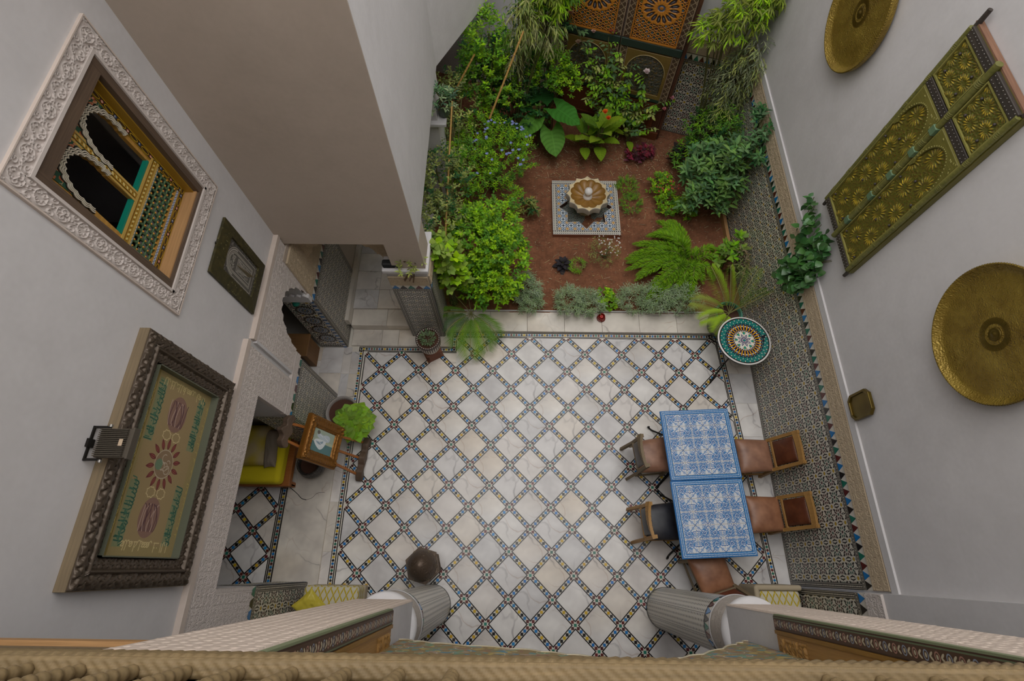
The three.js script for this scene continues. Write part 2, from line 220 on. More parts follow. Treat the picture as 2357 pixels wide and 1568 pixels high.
lattice(0, 0, inMain, (cx, cz) => {
  const base = [[1, 0, xl + 0.04], [-1, 0.0695, -2.79 - 2.24 * -0.0695 * -1 + 0.04], [0, -1, -3]];
  base[1] = [-1, 0.0695, -(2.79 + 2.24 * 0.0695) + 0.04];
  if (cx > -1.09 + 0.22) return [[...base, [0, 1, -2.155]]];
  if (cx < -1.09 - 0.22) return [[...base, [0, 1, -1.905]]];
  return cz < -1.66 ? [[...base, [0, 1, -2.155], [1, 0, -1.08, 0]], [...base, [0, 1, -1.905], [-1, 0, 1.08, 0]]] : [[...base]];
}, -10, 12, -9, 11, 0, floor);
const inGal = (x, z) => x < -3.29 && x > -4.6 && z > -1 && z < 2.8;
lattice(-3.55, 0.062, inGal, () => [[[-1, 0, 3.28], [1, 0, -4.65], [0, 1, -0.9], [0, -1, -2.8]]], -4, 2, -4, 10, 0.03, floor);
// border band with two black lines
function borderBand(pts, y) {
  for (let s = 0; s < pts.length - 1; s++) {
    const [ax, az] = pts[s], [bx, bz] = pts[s + 1], L = Math.hypot(bx - ax, bz - az), dx = (bx - ax) / L, dz = (bz - az) / L, n = Math.round(L / 0.0385);
    for (const o of [-0.029, 0.029]) { const g = new THREE.BoxGeometry(L + 0.068, 0.004, 0.011); g.rotateY(-Math.atan2(dz, dx)); g.translate((ax + bx) / 2 - dz * o, y - 0.0015, (az + bz) / 2 + dx * o); lines.push(g); }
    for (let k = 0; k <= n; k++) tess.push([ax + dx * L * k / n, y, az + dz * L * k / n, cyc[(k + s * 3) % 8], PI / 4 - Math.atan2(dz, dx), 0.83]);
  }
}
borderBand([[xl, 2.9], [xl - 0.02, -1.945], [-1.12, -1.945], [-1.12, -2.195], [RX(-2.195), -2.195], [RX(2.9), 2.9]], 0);
borderBand([[-3.235, 2.8], [-3.235, -0.9]], 0.03);
M('border_line', lines, tileBlack, floor).userData.kind = 'stuff';
{
  const g = new THREE.BoxGeometry(0.0325, 0.004, 0.0325), m = new THREE.InstancedMesh(g, std({ roughness: 0.3 }), tess.length), o = new THREE.Object3D(), c = new THREE.Color();
  tess.forEach(([x, y, z, k, r, sc], i) => { o.position.set(x, y + 0.0005, z); o.scale.set(sc, 1, sc); o.rotation.y = r + rnd(-0.05, 0.05); o.updateMatrix(); m.setMatrixAt(i, o.matrix); c.set(TC[k]).offsetHSL(rnd(-0.012, 0.012), 0, rnd(-0.03, 0.035)); m.setColorAt(i, c); });
  m.name = 'mosaic_tessera'; m.userData.kind = 'stuff'; m.castShadow = m.receiveShadow = true; floor.add(m);
}
const mt = (pts, y, th, mat) => M('marble_slab', slab(pts, y, th, 0.003), mat ?? marbleMats[Math.floor(rnd(5))], floor);
const rect = (x0, x1, z0, z1, g = 0.0015) => [[x0 + g, z0 + g], [x1 - g, z0 + g], [x1 - g, z1 - g], [x0 + g, z1 - g]];
{ // slabs beside the border: right, left, and the grey slabs of the narrow doorway
  let z = -2.235; while (z < 3) { const l = rnd(0.42, 0.62); mt([[RX(z) + 0.037, z], [3.21, z], [3.21, z + l - 0.003], [RX(z + l) + 0.037, z + l - 0.003]], 0.002, 0.02); z += l; }
  for (const [a, b] of [[-1.9, -1.55], [-1.55, -0.62], [-0.62, 0.235], [0.235, 0.838], [0.838, 1.6], [1.6, 2.6]]) mt(rect(-2.625, xl - 0.037, a, b), 0.002, 0.02, rnd() < 0.5 ? marbleWarm : undefined);
  M('threshold_slab', slab(rect(-3.2, -2.625, -0.5, 2.6), 0.03, 0.05, 0.004), marbleWarm, floor);
  for (const r of [[-3.24, -3.06, -1.97, -1.75], [-3.24, -3.06, -1.75, -1.5], [-3.06, -2.745, -1.97, -1.56], [-3.06, -2.745, -1.56, -1.2], [-2.745, -2.625, -1.97, -1.55], [-2.745, -2.625, -1.55, -0.9], [-3.6, -3.24, -1.97, -1.6], [-3.6, -3.06, -1.5, -1.2]]) mt(rect(...r), 0.003, 0.02);
  // steps and floor of the passage under the cross wall
  for (const [a, b] of [[-2.64, -2.2], [-2.2, -1.95], [-1.95, -1.5], [-1.5, -1.16]]) mt(rect(a, b, -2.25, -1.985), 0.03, 0.05, marbleWarm);
  for (const [a, b] of [[-2.64, -2.12], [-2.12, -1.73]]) mt(rect(a, b, -2.52, -2.25), 0.17, 0.17, marbleWarm);
  for (let i = 0; i < 7; i++) for (let j = 0; j < 3; j++) mt(rect(-2.64 + j * 0.36, -2.28 + j * 0.36, -2.84 - i * 0.32, -2.52 - i * 0.32), 0.2, 0.2);
  // edging of the planting bed: flat slabs with a thin raised lip
  for (let x = -1.16; x < 3.2; x += 0.56) { mt(rect(x, Math.min(x + 0.56, 3.21), -2.56, -2.233), 0.05, 0.06, marbleWarm); }
  M('kerb_lip', span(-1.2, 3.21, 0.05, 0.072, -2.58, -2.562), plasterWhite, floor);
  // crack across the threshold slab
  M('crack', [[[-3.17, 0.06], [-3.06, 0.14], [-2.99, 0.2], [-2.93, 0.215]], [[-2.93, 0.215], [-2.86, 0.19], [-2.8, 0.13], [-2.7, 0.12]]].map((c, k) => { const g = tube(c.map(([x, z]) => [x, 0, z]), k ? 0.002 : 0.004, 20, 4); g.scale(1, 0.25, 1); g.translate(0, 0.0305, 0); return g; }), black, floor);
}
// ---------- dado of glazed mosaic ----------
const triShape = (w, h) => ext(shp([[-w / 2, 0], [w / 2, 0], [0, h]]), 0.004, 0.0008);
function dado(parent, F, u0, u1, o = {}) {
  const { top = 1.45, mat = mosaicMat, tri = 0.087, triH = 0.092, frame = true, stucco = 0.25, sMat = stuccoT, sOut = 0.02 } = o, A = (g) => g.applyMatrix4(F), cyc2 = ['blue', 'black', 'green', 'red'];
  M('mosaic_panel', A(quad(u0, u1, 0, top, 0.004)), mat, parent);
  const bd = [];
  bd.push(T(quad(u0, u1, 0, 0.06), 0, 0, 0.007), T(quad(u0, u1, 0, 0.06), 0, top, 0.007));
  if (frame) for (const u of [u0, u1]) { const g = quad(0, top, 0, 0.06); T(g, 0, 0, 0, 0, 0, PI / 2); T(g, u === u0 ? u0 + 0.06 : u1, 0, 0.0068); bd.push(g); }
  M('mosaic_border', A(merge(bd)), chainMat, parent);
  const y = top + 0.065, n = Math.max(2, Math.round((u1 - u0) / tri)), w = (u1 - u0) / n;
  M('mosaic_band', A(quad(u0, u1, y - 0.005, y + triH + 0.012, 0.005)), tileWhite, parent);
  const g = triShape(w * 0.92, triH);
  for (let i = 0; i < n; i++) { const m = M('triangle_tile', g, tileCol[cyc2[(i + (o.shift ?? 0)) % 4]], parent); m.applyMatrix4(new THREE.Matrix4().multiplyMatrices(F, new THREE.Matrix4().makeTranslation(u0 + (i + 0.5) * w, y, 0.004))); }
  M('mosaic_line', A(span(u0, u1, y + triH + 0.006, y + triH + 0.02, 0, 0.008)), tileBlack, parent);
  if (stucco) M('carved_band', A(band(u0, u1, y + triH + 0.02, y + triH + 0.02 + stucco, sOut)), sMat, parent);
}
// carved plaster band with a roped edge along both sides
function band(u0, u1, y0, y1, out = 0.02, keep, edge = 0.035, S = 0.34, step = 0.0032) {
  const along = (u1 - u0) >= (y1 - y0);
  const H = (u, v) => { const e = along ? Math.min(v - y0, y1 - v) : Math.min(u - u0, u1 - u), t = along ? u : v, q = e < edge ? (Math.abs(e - edge) < 0.007 ? 0.2 : e < 0.008 ? 1 : Math.sin((t + (e * 0.9)) * 230) > -0.3 ? 1 : 0.3) : scrollH(u / S, v / S); return out - 0.0045 + 0.0045 * q; };
  const g = relief(u0, u1, y0, y1, step, H, keep);
  return keep ? g : g;
}

// ---------- left wall ----------
const wallL = struct('wall_left', 'tall white plaster wall with carved plaster door surrounds');
{
  const a = (cz, hw, y0, h, n, amp, s = 1) => { const p = []; for (let i = 0; i <= 64; i++) { const t = PI * i / 64, k = 1 + amp * (Math.abs(Math.sin(t * n)) - 0.6); p.push([-(cz + s * Math.cos(t) * hw * k), y0 + Math.sin(t) * h * k]); } return p; };
  // outline in (u = -z, y); two doorways to the floor and the window hole
  const arch = a(-1.605, 0.365, 1.45, 0.72, 11, 0.05, 1); // runs from u = 1.24 to u = 1.97
  const out = [[-4, 0], [-1.19, 0], [-1.19, 2.25], [0.5, 2.25], [0.5, 0], [1.24, 0], [1.24, 1.44], ...arch, [1.99, 1.44], [1.99, 0], [2.2, 0], [2.2, 9.6], [-4, 9.6]];
  const g = ext(shp(out, [[[0.837, 3.75], [1.78, 3.75], [1.78, 5.0], [0.837, 5.0]]]), 0.34); g.translate(0, 0, -0.34);
  M('plaster', onLeft(uvm(g)), plaster, wallL);
  const A = (g2) => onLeft(g2);
  // carved surround of the wide opening
  for (const [u0, u1, y0, y1] of [[-1.55, 0.9, 2.25, 2.6], [0.5, 0.9, 1.63, 2.25], [-1.55, -1.19, 1.57, 2.25]]) M('carved_band', A(band(u0, u1, y0, y1, 0.045, undefined, 0.04, 0.26)), stuccoW, wallL);
  M('plaster_ledge', [A(span(-1.57, 0.93, 2.6, 2.66, 0, 0.05)), A(span(0.97, 2.155, 2.52, 2.57, 0, 0.05))], plasterWarm, wallL);
  // carved surround of the narrow arch
  const ky = (u, v) => { const du = (u - 1.605) / 0.365, t = Math.acos(clamp(-du, -1, 1)), k = 1 + 0.05 * (Math.abs(Math.sin(t * 11)) - 0.6); return Math.abs(u - 1.605) > 0.375 || v > 1.45 + Math.sqrt(Math.max(0, 1 - (du / k) ** 2)) * 0.72 * k; };
  M('carved_band', A(band(0.98, 2.155, 2.2, 2.52, 0.045, ky, 0.035, 0.3)), stuccoW, wallL);
  M('carved_band', A(band(0.98, 1.98, 1.63, 2.2, 0.045, ky, 0.03, 0.3)), stuccoW, wallL);
  M('plaster_slot', A(span(0.905, 0.975, 1.5, 2.56, 0, 0.012)), plasterWhite, wallL);
  M('plaster_slot', A(span(1.995, 2.06, 1.74, 2.3, 0, 0.05)), plasterWhite, wallL);
  M('plaster_edge', A(span(0.955, 0.985, 1.64, 2.5, 0, 0.047)), plasterWhite, wallL);
  dado(wallL, FL, 0.5, 1.24, { top: 1.29, mat: mosaicFine, tri: 0.105, triH: 0.11, stucco: 0.13, sMat: stuccoW, sOut: 0.045 });
  dado(wallL, FL, -1.9, -1.19, { top: 1.37, mat: mosaicMat, tri: 0.105, triH: 0.11, stucco: 0, frame: true });
  // reveals of the wide opening: mosaic below, dark plaster above
  for (const [z, s] of [[-0.5, 1], [1.19, -1]]) {
    M('reveal_mosaic', T(quad(-3.09, -2.752, 0.03, 1.5), 0, 0, z + s * 0.004), mosaicMat, wallL);
    const c = T(quad(0, 1.4, 0, 0.05), 0, 0, 0, 0, 0, PI / 2); M('corner_strip', T(c, -2.752, 0.03, z + s * 0.007), blueCheck, wallL);
  }
}
// passage wall that runs on under the cross wall, and its tiled end
const wallP = struct('wall_passage', 'mosaic-clad wall of the passage under the cross wall');
{
  M('plaster', span(-3.08, -2.7, 0, 2.36, -5.2, -1.975), plasterTan, wallP);
  const F = FL.clone().setPosition(-2.698, 0, 0);
  dado(wallP, F, 1.975, 3.1, { top: 1.38, mat: mosaicFine, tri: 0.1, triH: 0.085, stucco: 0.75, sMat: stuccoT, sOut: 0.02 });
  M('mosaic_panel', quad(-3.08, -2.7, 0.03, 1.42, -1.968), mosaicMat, wallP);
  M('mosaic_border', [quad(-3.08, -2.7, 0, 0.07, -1.964), quad(-3.08, -2.7, 1.42, 1.5, -1.964)], chainMat, wallP);
  M('corner_strip', [T(T(quad(0, 1.5, 0, 0.05), 0, 0, 0, 0, 0, PI / 2), -2.7, 0, -1.963)], blueCheck, wallP);
  M('plaster_shelf', T(uvm(ext(shp([[-3.08, 1.5], [-2.69, 1.5], [-2.69, 1.62], ...[...Array(25)].map((_, i) => [-2.7 - i * 0.0155, 1.63 + 0.035 * Math.abs(Math.sin(i * PI / 5))])]), 0.05, 0.004)), 0, 0, -1.975), plasterWhite, wallP);
  M('medallion', [T(new THREE.SphereGeometry(0.045, 16, 8), -2.93, 1.4, -1.965).scale(1, 1, 1)], tealPaint, wallP);
  const medal = std({ roughness: 0.35, map: ctex(canvas(256, 256, (x) => { x.translate(128, 128); for (const [r, n, c, o] of [[128, 16, '#2a2524', 0], [112, 16, '#b9b3a6', 0], [96, 16, '#3c5f86', 0.5], [74, 16, '#b9b3a6', 0], [58, 8, '#2a2524', 0.5], [40, 8, '#4d7396', 0], [20, 8, '#a8882e', 0]]) { x.fillStyle = c; x.beginPath(); for (let k = 0; k < n * 2; k++) { const a = (k / 2 + o) * 2 * PI / n, q = k % 2 ? r * 0.78 : r; x.lineTo(Math.cos(a) * q, Math.sin(a) * q); } x.fill(); } }), 1, 1, true, true) });
  for (let i = 0; i < 4; i++) M('mosaic_medallion', T(new THREE.CircleGeometry(0.12, 24), -2.89, 1.2 - i * 0.29, -1.962), medal, wallP);
  M('skirting', span(-2.695, -2.64, 0.17, 0.32, -5, -2.26), marbleWarm, wallP);
}
// ---------- cross wall, garden wall ----------
const wallC = struct('wall_cross', 'tall beige plaster wall over the passage, ending in a white corner');
{
  M('plaster', span(-2.76, -1.262, 2.4, 9.6, -2.5, -2.16), plasterTan, wallC);
  M('plaster_pier', span(-1.64, -1.262, 1.9, 2.4, -2.5, -2.16), plasterTan, wallC);
  // scalloped arch of carved plaster set back in the passage
  const p = [[-2.69, 2.42], [-2.69, 1.6]]; for (let i = 0; i <= 60; i++) { const t = PI * i / 60, k = 1 + 0.05 * (Math.abs(Math.sin(t * 10)) - 0.6); p.push([-2.21 - Math.cos(t) * 0.47 * k, 1.62 + Math.sin(t) * 0.62 * k]); } p.push([-1.7, 1.6], [-1.7, 2.42]);
  const g = ext(shp(p), 0.06); M('carved_arch', T(uvm(g), 0, 0, -2.4), stuccoT, wallC);
  const ka = (x, y) => { const dx = (x + 2.21) / 0.47, t = Math.acos(clamp(-dx, -1, 1)), k = 1 + 0.05 * (Math.abs(Math.sin(t * 10)) - 0.6); return Math.abs(dx) > 1 || y > 1.62 + 0.62 * k * Math.sqrt(Math.max(0, 1 - (dx / k) ** 2)) + 0.012; };
  M('carved_arch', T(band(-2.69, -1.7, 1.62, 2.42, 0.02, ka, 0.02, 0.26), 0, 0, -2.342), stuccoT, wallC);
}
const wallG = struct('wall_garden', 'tall white plaster garden wall with a bend, open arcade below');
{
  const wl = 0.3, pts = [[-1.26, -2.17], [-1.26, -4.86], [-0.6, -6.25], [-0.2, -7.2], [-0.5, -7.3], [-0.9, -6.4], [-1.56, -5.0], [-1.56, -2.17]];
  const g = ext(shp(pts.map(([x, z]) => [x, -z])), 7.2); g.rotateX(-PI / 2); g.translate(0, 2.42, 0);
  M('plaster', uvm(g), plasterWhite, wallG);
}
// tiled pier under the corner, and the second pier in the planting
const pier = struct('pillar_tiled', 'mosaic-clad pier with a carved plaster top at the steps');
{
  M('pier_core', span(-1.74, -1.262, 0, 1.86, -2.62, -2.156), plasterWhite, pier);
  for (const F of [FZ(-2.152), FL.clone().setPosition(-1.258, 0, 0)]) {
    const side = F.elements[0] < 0.5, u0 = side ? 2.156 : -1.74, u1 = side ? 2.62 : -1.262;
    dado(pier, F, u0, u1, { top: 1.41, mat: mosaicFine, tri: 0.1, triH: 0.07, stucco: 0.19, sMat: stuccoT });
  }
  M('ledge', rbox(0.54, 0.06, 0.56, 0.012, -1.5, 1.89, -2.4), plasterWhite, pier);
}
const pier2 = struct('pillar_white', 'white plaster pier with a ledge among the garden shrubs');
{
  M('pier_core', span(-1.62, -1.28, 0, 2.42, -4.86, -4.42), plasterWhite, pier2);
  M('ledge', rbox(0.36, 0.05, 0.3, 0.01, -1.34, 1.93, -4.5), plasterWhite, pier2);
}
// dim arcade behind the piers
const arcade = struct('wall_arcade', 'shaded wall at the back of the garden arcade');
M('plaster', [span(-3.3, -3.1, 0, 2.6, -8, -5.2), span(-3.3, -1.3, 2.42, 2.6, -8, -2.5), span(-3.3, 0.2, 0, 2.6, -8.2, -8)], plaster, arcade);

// ---------- right wall ----------
const wallR = struct('wall_right', 'long white plaster wall above a glazed mosaic dado');
M('plaster', span(3.22, 3.6, -0.1, 9.6, -6.3, 1.17), plaster, wallR);
M('plaster_ledge', span(3.198, 3.22, 1.875, 1.965, -6.0, 1.17), plasterWhite, wallR);
dado(wallR, FR(3.22), -6.0, 1.155, { top: 1.44, tri: 0.087, frame: true, stucco: 0.245, sOut: 0.024 });
const pierR = struct('pillar_right', 'shallow mosaic-clad pier beside the long dado');
{
  M('plaster', span(3.12, 3.6, 0, 9.6, 1.17, 1.75), plaster, pierR);
  dado(pierR, FR(3.12), 1.175, 1.75, { top: 1.44, tri: 0.1, frame: true, stucco: 0.25, sOut: 0.022, sMat: stuccoW });
  M('corner_strip', [T(T(quad(0, 1.5, 0, 0.1), 0, 0, 0, 0, 0, PI / 2), 3.22, 0, 1.168)], blueCheck, pierR);
}
// ---------- back wall of the garden, on a slant ----------
const angB = 19 * PI / 180, FB = new THREE.Matrix4().makeRotationY(-angB).setPosition(2.418, 0, -6.264);
const wallB = struct('wall_back', 'slanting garden wall with mosaic panel beside the carved doors');
{
  M('plaster', span(-5, 1.2, 0, 9.6, -0.4, 0).applyMatrix4(FB), plaster, wallB);
  M('door_case', span(-2.4, -0.12, 0, 3.6, 0, 0.2).applyMatrix4(FB), plasterTan, wallB);
  dado(wallB, FB, -0.1, 0.86, { top: 1.4, tri: 0.09, stucco: 0.25, frame: true });
}
// near end: gallery behind the columns, its ceiling and upper floors
const wallN = struct('wall_near', 'gallery wall behind the two columns');
M('plaster', [span(-6.1, 5, 0, 9.6, 4.0, 4.3), span(3.6, 5.3, 0, 9.6, 1.17, 4.3)], plaster, wallN);
const wallGal = struct('wall_gallery', 'back wall of the left gallery');
M('plaster', [span(-4.9, -4.7, 0, 2.7, -5.6, 4), span(-4.9, -3.09, 0, 2.7, -5.6, -5.4), span(-4.7, -3.9, 0, 2.7, -2.1, -1.98), span(-3.9, -3.09, 2.0, 2.7, -2.1, -1.98), span(-4.9, -3.09, 0, 2.7, -0.8, -0.7)], plaster, wallGal);
const ceil = struct('ceiling', 'gallery ceilings around the court');
M('ceiling_slab', [span(-4.9, -3.08, 2.6, 2.8, -5.6, 4), span(-2.75, 3.6, 5.3, 5.5, 1.62, 4.1), span(-3.2, 3.7, 9.6, 9.8, 1.4, 4.3), span(-3.1, -1.6, 2.5, 2.7, -5.3, -2.5)], plaster, ceil);
// ---------- tables with blue tiles ----------
const blueTile = [0, 1].map((s) => std({ roughness: 0.28, map: ctex(canvas(256, 256, (x) => {
  x.fillStyle = '#cfd3d6'; x.fillRect(0, 0, 256, 256); x.lineCap = 'round'; seed = 91 + s * 17;
  const cx = 150 + s * 6, cy = 150 - s * 6;
  for (let k = 0; k < 26; k++) { const a = k / 26 * 2 * PI + rnd(-0.05, 0.05); if (Math.abs(((a - 1.25 * PI + 3 * PI) % (2 * PI)) - PI) < 0.42) continue; x.strokeStyle = ['#2e6fae', '#3a79b4', '#2a62a2', '#4f86b8'][k % 4]; x.lineWidth = rnd(11, 14); let r = 46; x.beginPath(); for (let t = 0; t < 14; t++) { const w = Math.sin(t * 1.1 + k) * 8, X = cx + Math.cos(a) * r - Math.sin(a) * w, Y = cy + Math.sin(a) * r + Math.cos(a) * w; if (X < 6 || Y < 6 || X > 250 || Y > 250) break; x.lineTo(X, Y); r += 10; } x.stroke(); }
  x.lineWidth = 8; for (let k = 0; k < 12; k++) { const a = k / 12 * PI * 1.3 - 0.65; x.strokeStyle = '#2d5f9c'; x.beginPath(); x.moveTo(cx + Math.cos(a) * 12, cy + Math.sin(a) * 12); x.lineTo(cx + Math.cos(a) * 28, cy + Math.sin(a) * 28); x.stroke(); }
  x.strokeStyle = '#2c6cab'; x.lineWidth = 13; x.beginPath(); x.moveTo(8, 8); x.lineTo(cx - 8, cy - 8); x.moveTo(cx + 12, cy - 34); x.lineTo(cx - 34, cy + 12); x.stroke();
  x.fillStyle = '#1f78bb'; for (const m of [0, 1]) { x.save(); if (m) { x.transform(0, 1, 1, 0, 0, 0); } x.beginPath(); x.moveTo(58, 12); x.lineTo(88, 66); x.lineTo(62, 44); x.fill(); x.beginPath(); x.moveTo(104, 96); x.quadraticCurveTo(140, 60, 176, 88); x.quadraticCurveTo(140, 92, 104, 96); x.fill(); x.restore(); }
  seed = 5;
}), 1, 1, true) }));
const blueBorder = std({ roughness: 0.3, map: ctex(canvas(256, 128, (x) => { x.fillStyle = '#1f74b4'; x.fillRect(0, 0, 256, 128); seed = 33; for (const y of [38, 84]) { x.lineWidth = 13; x.lineCap = 'round'; for (let i = 0; i < 5; i++) { x.strokeStyle = '#cdd5da'; x.beginPath(); x.moveTo(i * 52 + 6, y + rnd(-3, 3)); x.lineTo(i * 52 + 42, y + rnd(-3, 3)); x.stroke(); } } x.strokeStyle = '#27456e'; x.lineWidth = 7; for (let i = 0; i < 5; i++) { x.beginPath(); x.moveTo(i * 52 + 4, 61); x.lineTo(i * 52 + 40, 61 + rnd(-3, 3)); x.stroke(); } seed = 5; }), 0.17, 0.053) });
const bluePaint = col('#1c6fb0', 0.35), groutGrey = col('#a89c8a', 0.8);
function makeTable(label, pos, turn) {
  const t = thing('tiled_table', label, 'table', pos, turn);
  const S = 0.428, b = 0.056, p = (S - b) * 2 / 5;
  M('tabletop', rbox(S * 2, 0.03, S * 2, 0.004, 0, 0.728, 0), bluePaint, t);
  M('grout_bed', box((S - b) * 2, 0.004, (S - b) * 2, 0, 0.7445, 0), groutGrey, t);
  const geo = {};
  for (let i = 0; i < 5; i++) for (let j = 0; j < 5; j++) {
    const fx = i % 2 === 0 ? 1 : 0, fy = j % 2 === 0 ? 1 : 0, key = fx + '' + fy;
    if (!geo[key]) { const g = rbox(p - 0.003, 0.006, p - 0.003, 0.0015); const P = g.attributes.position, uv = g.attributes.uv; for (let k = 0; k < P.count; k++) { let u = P.getX(k) / p + 0.5, v = P.getZ(k) / p + 0.5; if (fx) u = 1 - u; if (fy) v = 1 - v; uv.setXY(k, u, 1 - v); } geo[key] = g; }
    const m = M('tile', geo[key], blueTile[Math.floor(rnd(2))], t); m.position.set(-S + b + (i + 0.5) * p, 0.7485 + rnd(-0.0006, 0.0006), -S + b + (j + 0.5) * p); m.rotation.z = rnd(-0.004, 0.004);
  }
  for (let k = 0; k < 4; k++) { // mitred border strips
    const g = ext(shp([[-S + 0.012, 0.012], [S - 0.012, 0.012], [S - b + 0.002, b - 0.002], [-S + b - 0.002, b - 0.002]]), 0.006, 0.001); g.rotateX(-PI / 2); g.translate(0, 0.7445, S); g.rotateY(k * PI / 2); M('border_tile', g, blueBorder, t);
  }
  for (const sx of [-1, 1]) for (const sz of [-1, 1]) M('leg', [tube([[sx * 0.2, 0.71, sz * 0.2], [sx * 0.14, 0.52, sz * 0.14], [sx * 0.17, 0.3, sz * 0.17], [sx * 0.3, 0.1, sz * 0.3], [sx * 0.37, 0.014, sz * 0.37], [sx * 0.41, 0.03, sz * 0.41], [sx * 0.4, 0.055, sz * 0.4]], 0.012, 30, 7)], iron, t);
  M('leg_ring', T(new THREE.TorusGeometry(0.19, 0.008, 6, 28), 0, 0.5, 0, PI / 2), iron, t);
  M('apron', [box(0.72, 0.03, 0.02, 0, 0.7, 0.3), box(0.72, 0.03, 0.02, 0, 0.7, -0.3), box(0.02, 0.03, 0.72, 0.3, 0.7, 0), box(0.02, 0.03, 0.72, -0.3, 0.7, 0)], iron, t);
  return t;
}
makeTable('square table topped with blue and white tiles, the one farther from the two columns', [2.06, 0, -0.424], 0.055);
makeTable('square table topped with blue and white tiles, the one nearer the two columns', [2.096, 0, 0.437], 0.052);
// ---------- leather chairs ----------
const leather = (r, g, b, k, rough = 0.42) => std({ roughness: rough, map: ntex(256, (u, v) => { const n = tn(u, v, 5, k) * 24 + tn(u, v, 14, k + 1) * 10; return [r + n, g + n * 0.85, b + n * 0.7]; }, 0.6), bumpMap: ntex(128, (u, v) => 128 + tn(u, v, 40, k) * 70, 0.3, false), bumpScale: 0.0006 });
const lTan = leather(146, 100, 72, 2), lPink = leather(146, 106, 84, 6), lBrown = leather(92, 46, 22, 3), lBlack = leather(38, 38, 44, 4), lGrey = leather(78, 68, 62, 5), lRed = leather(104, 48, 26, 8), brassNail = col('#8c6a36', 0.35, { metalness: 0.8 });
function cushion(w0, w1, d, h, y, dome = 0.02, n = 14) { // trapezoid seat pad, domed; w0 at the back (z = -d/2)
  const pos = [], idx = [], uv = []; for (let j = 0; j <= n; j++) for (let i = 0; i <= n; i++) { const u = i / n * 2 - 1, v = j / n * 2 - 1, w = lerp(w0, w1, j / n) / 2, e = (1 - Math.abs(u) ** 6) * (1 - Math.abs(v) ** 6); pos.push(u * w * (1 - 0.015 * (1 - e)), y - h * (1 - e) * 0.55 + dome * (1 - u * u) * (1 - v * v), v * d / 2); uv.push(u * w, v * d / 2); }
  for (let j = 0; j < n; j++) for (let i = 0; i < n; i++) { const a = j * (n + 1) + i; idx.push(a, a + n + 1, a + 1, a + 1, a + n + 1, a + n + 2); }
  const s = []; for (let i = 0; i <= n; i++) s.push(i); for (let j = 1; j <= n; j++) s.push(j * (n + 1) + n); for (let i = n - 1; i >= 0; i--) s.push(n * (n + 1) + i); for (let j = n - 1; j > 0; j--) s.push(j * (n + 1));
  const b0 = pos.length / 3; for (const k of s) { pos.push(pos[k * 3], y - h, pos[k * 3 + 2]); uv.push(pos[k * 3], y - h); }
  for (let k = 0; k < s.length; k++) { const a = s[k], b = s[(k + 1) % s.length], c = b0 + k, e = b0 + (k + 1) % s.length; idx.push(a, b, c, b, e, c); }
  const g = new THREE.BufferGeometry(); g.setAttribute('position', new THREE.Float32BufferAttribute(pos, 3)); g.setAttribute('uv', new THREE.Float32BufferAttribute(uv, 2)); g.setIndex(idx); g.computeVertexNormals(); return g;
}
function makeChair(label, pos, turn, wood, seatM, backM, lowBack = false) {
  const t = thing('leather_chair', label, 'chair', pos, turn), H = lowBack ? 0.86 : 0.95, lean = lowBack ? -0.03 : 0.135;
  M('seat', cushion(0.39, 0.44, 0.42, 0.06, 0.47, 0.022), seatM, t);
  M('seat_rail', ext(shp([[-0.19, -0.2], [0.19, -0.2], [0.215, 0.205], [-0.215, 0.205]]), 0.05, 0.003).rotateX(PI / 2).translate(0, 0.415, 0), wood, t);
  const nails = []; for (let k = 0; k < 24; k++) { nails.push(sph(0.0045, lerp(-0.205, 0.205, k / 23), 0.412, 0.212, 5)); for (const s of [-1, 1]) nails.push(sph(0.0045, s * lerp(0.196, 0.218, k / 23), 0.412, lerp(-0.19, 0.2, k / 23), 5)); }
  M('nail_trim', nails, brassNail, t).userData.kind = 'stuff';
  for (const s of [-1, 1]) {
    M('leg', [beam([s * 0.195, 0.4, 0.185], [s * 0.2, 0.0, 0.19], 0.036, 0.036)], wood, t);
    M('back_post', merge([beam([s * 0.185, 0.44, -0.2], [s * 0.178, H, -0.205 - lean], 0.04, 0.034), beam([s * 0.185, 0.45, -0.198], [s * 0.2, 0, lowBack ? -0.27 : -0.21], 0.036, 0.036)]), wood, t);
  }
  M('stretcher', [beam([-0.19, 0.2, 0.185], [0.19, 0.2, 0.185], 0.02, 0.025), beam([-0.19, 0.16, -0.19], [-0.195, 0.16, 0.18], 0.02, 0.025), beam([0.19, 0.16, -0.19], [0.195, 0.16, 0.18], 0.02, 0.025)], wood, t);
  const a = Math.atan2(lean, H - 0.44), back = new THREE.Group(); back.name = 'backrest'; back.position.set(0, 0.5, -0.215); back.rotation.x = -a; t.add(back);
  M('back_pad', cushion(0.3, 0.3, H - 0.6, 0.025, 0, 0.018).rotateX(PI / 2).translate(0, (H - 0.6) / 2 + 0.02, 0.02), backM, back);
  M('back_pad', cushion(0.3, 0.3, H - 0.6, 0.02, 0, 0.01).rotateX(-PI / 2).translate(0, (H - 0.6) / 2 + 0.02, -0.02), backM, back);
  M('back_rail', [rbox(0.34, 0.035, 0.03, 0.006, 0, 0.0, 0)], wood, back);
  const tr = []; for (let k = 0; k < 8; k++) { const x0 = -0.2 + k * 0.05, c = (x) => -(1 - (x / 0.2) ** 2) * (lowBack ? 0.03 : 0.012); tr.push(beam([x0, H - 0.53, c(x0)], [x0 + 0.05, H - 0.53, c(x0 + 0.05)], 0.075, 0.032)); }
  M('top_rail', tr, wood, back);
  const bn = []; for (let k = 0; k < 16; k++) bn.push(sph(0.004, lerp(-0.14, 0.14, k / 15), H - 0.575, 0.02, 5)); M('nail_trim', bn, brassNail, back).userData.kind = 'stuff';
  return t;
}
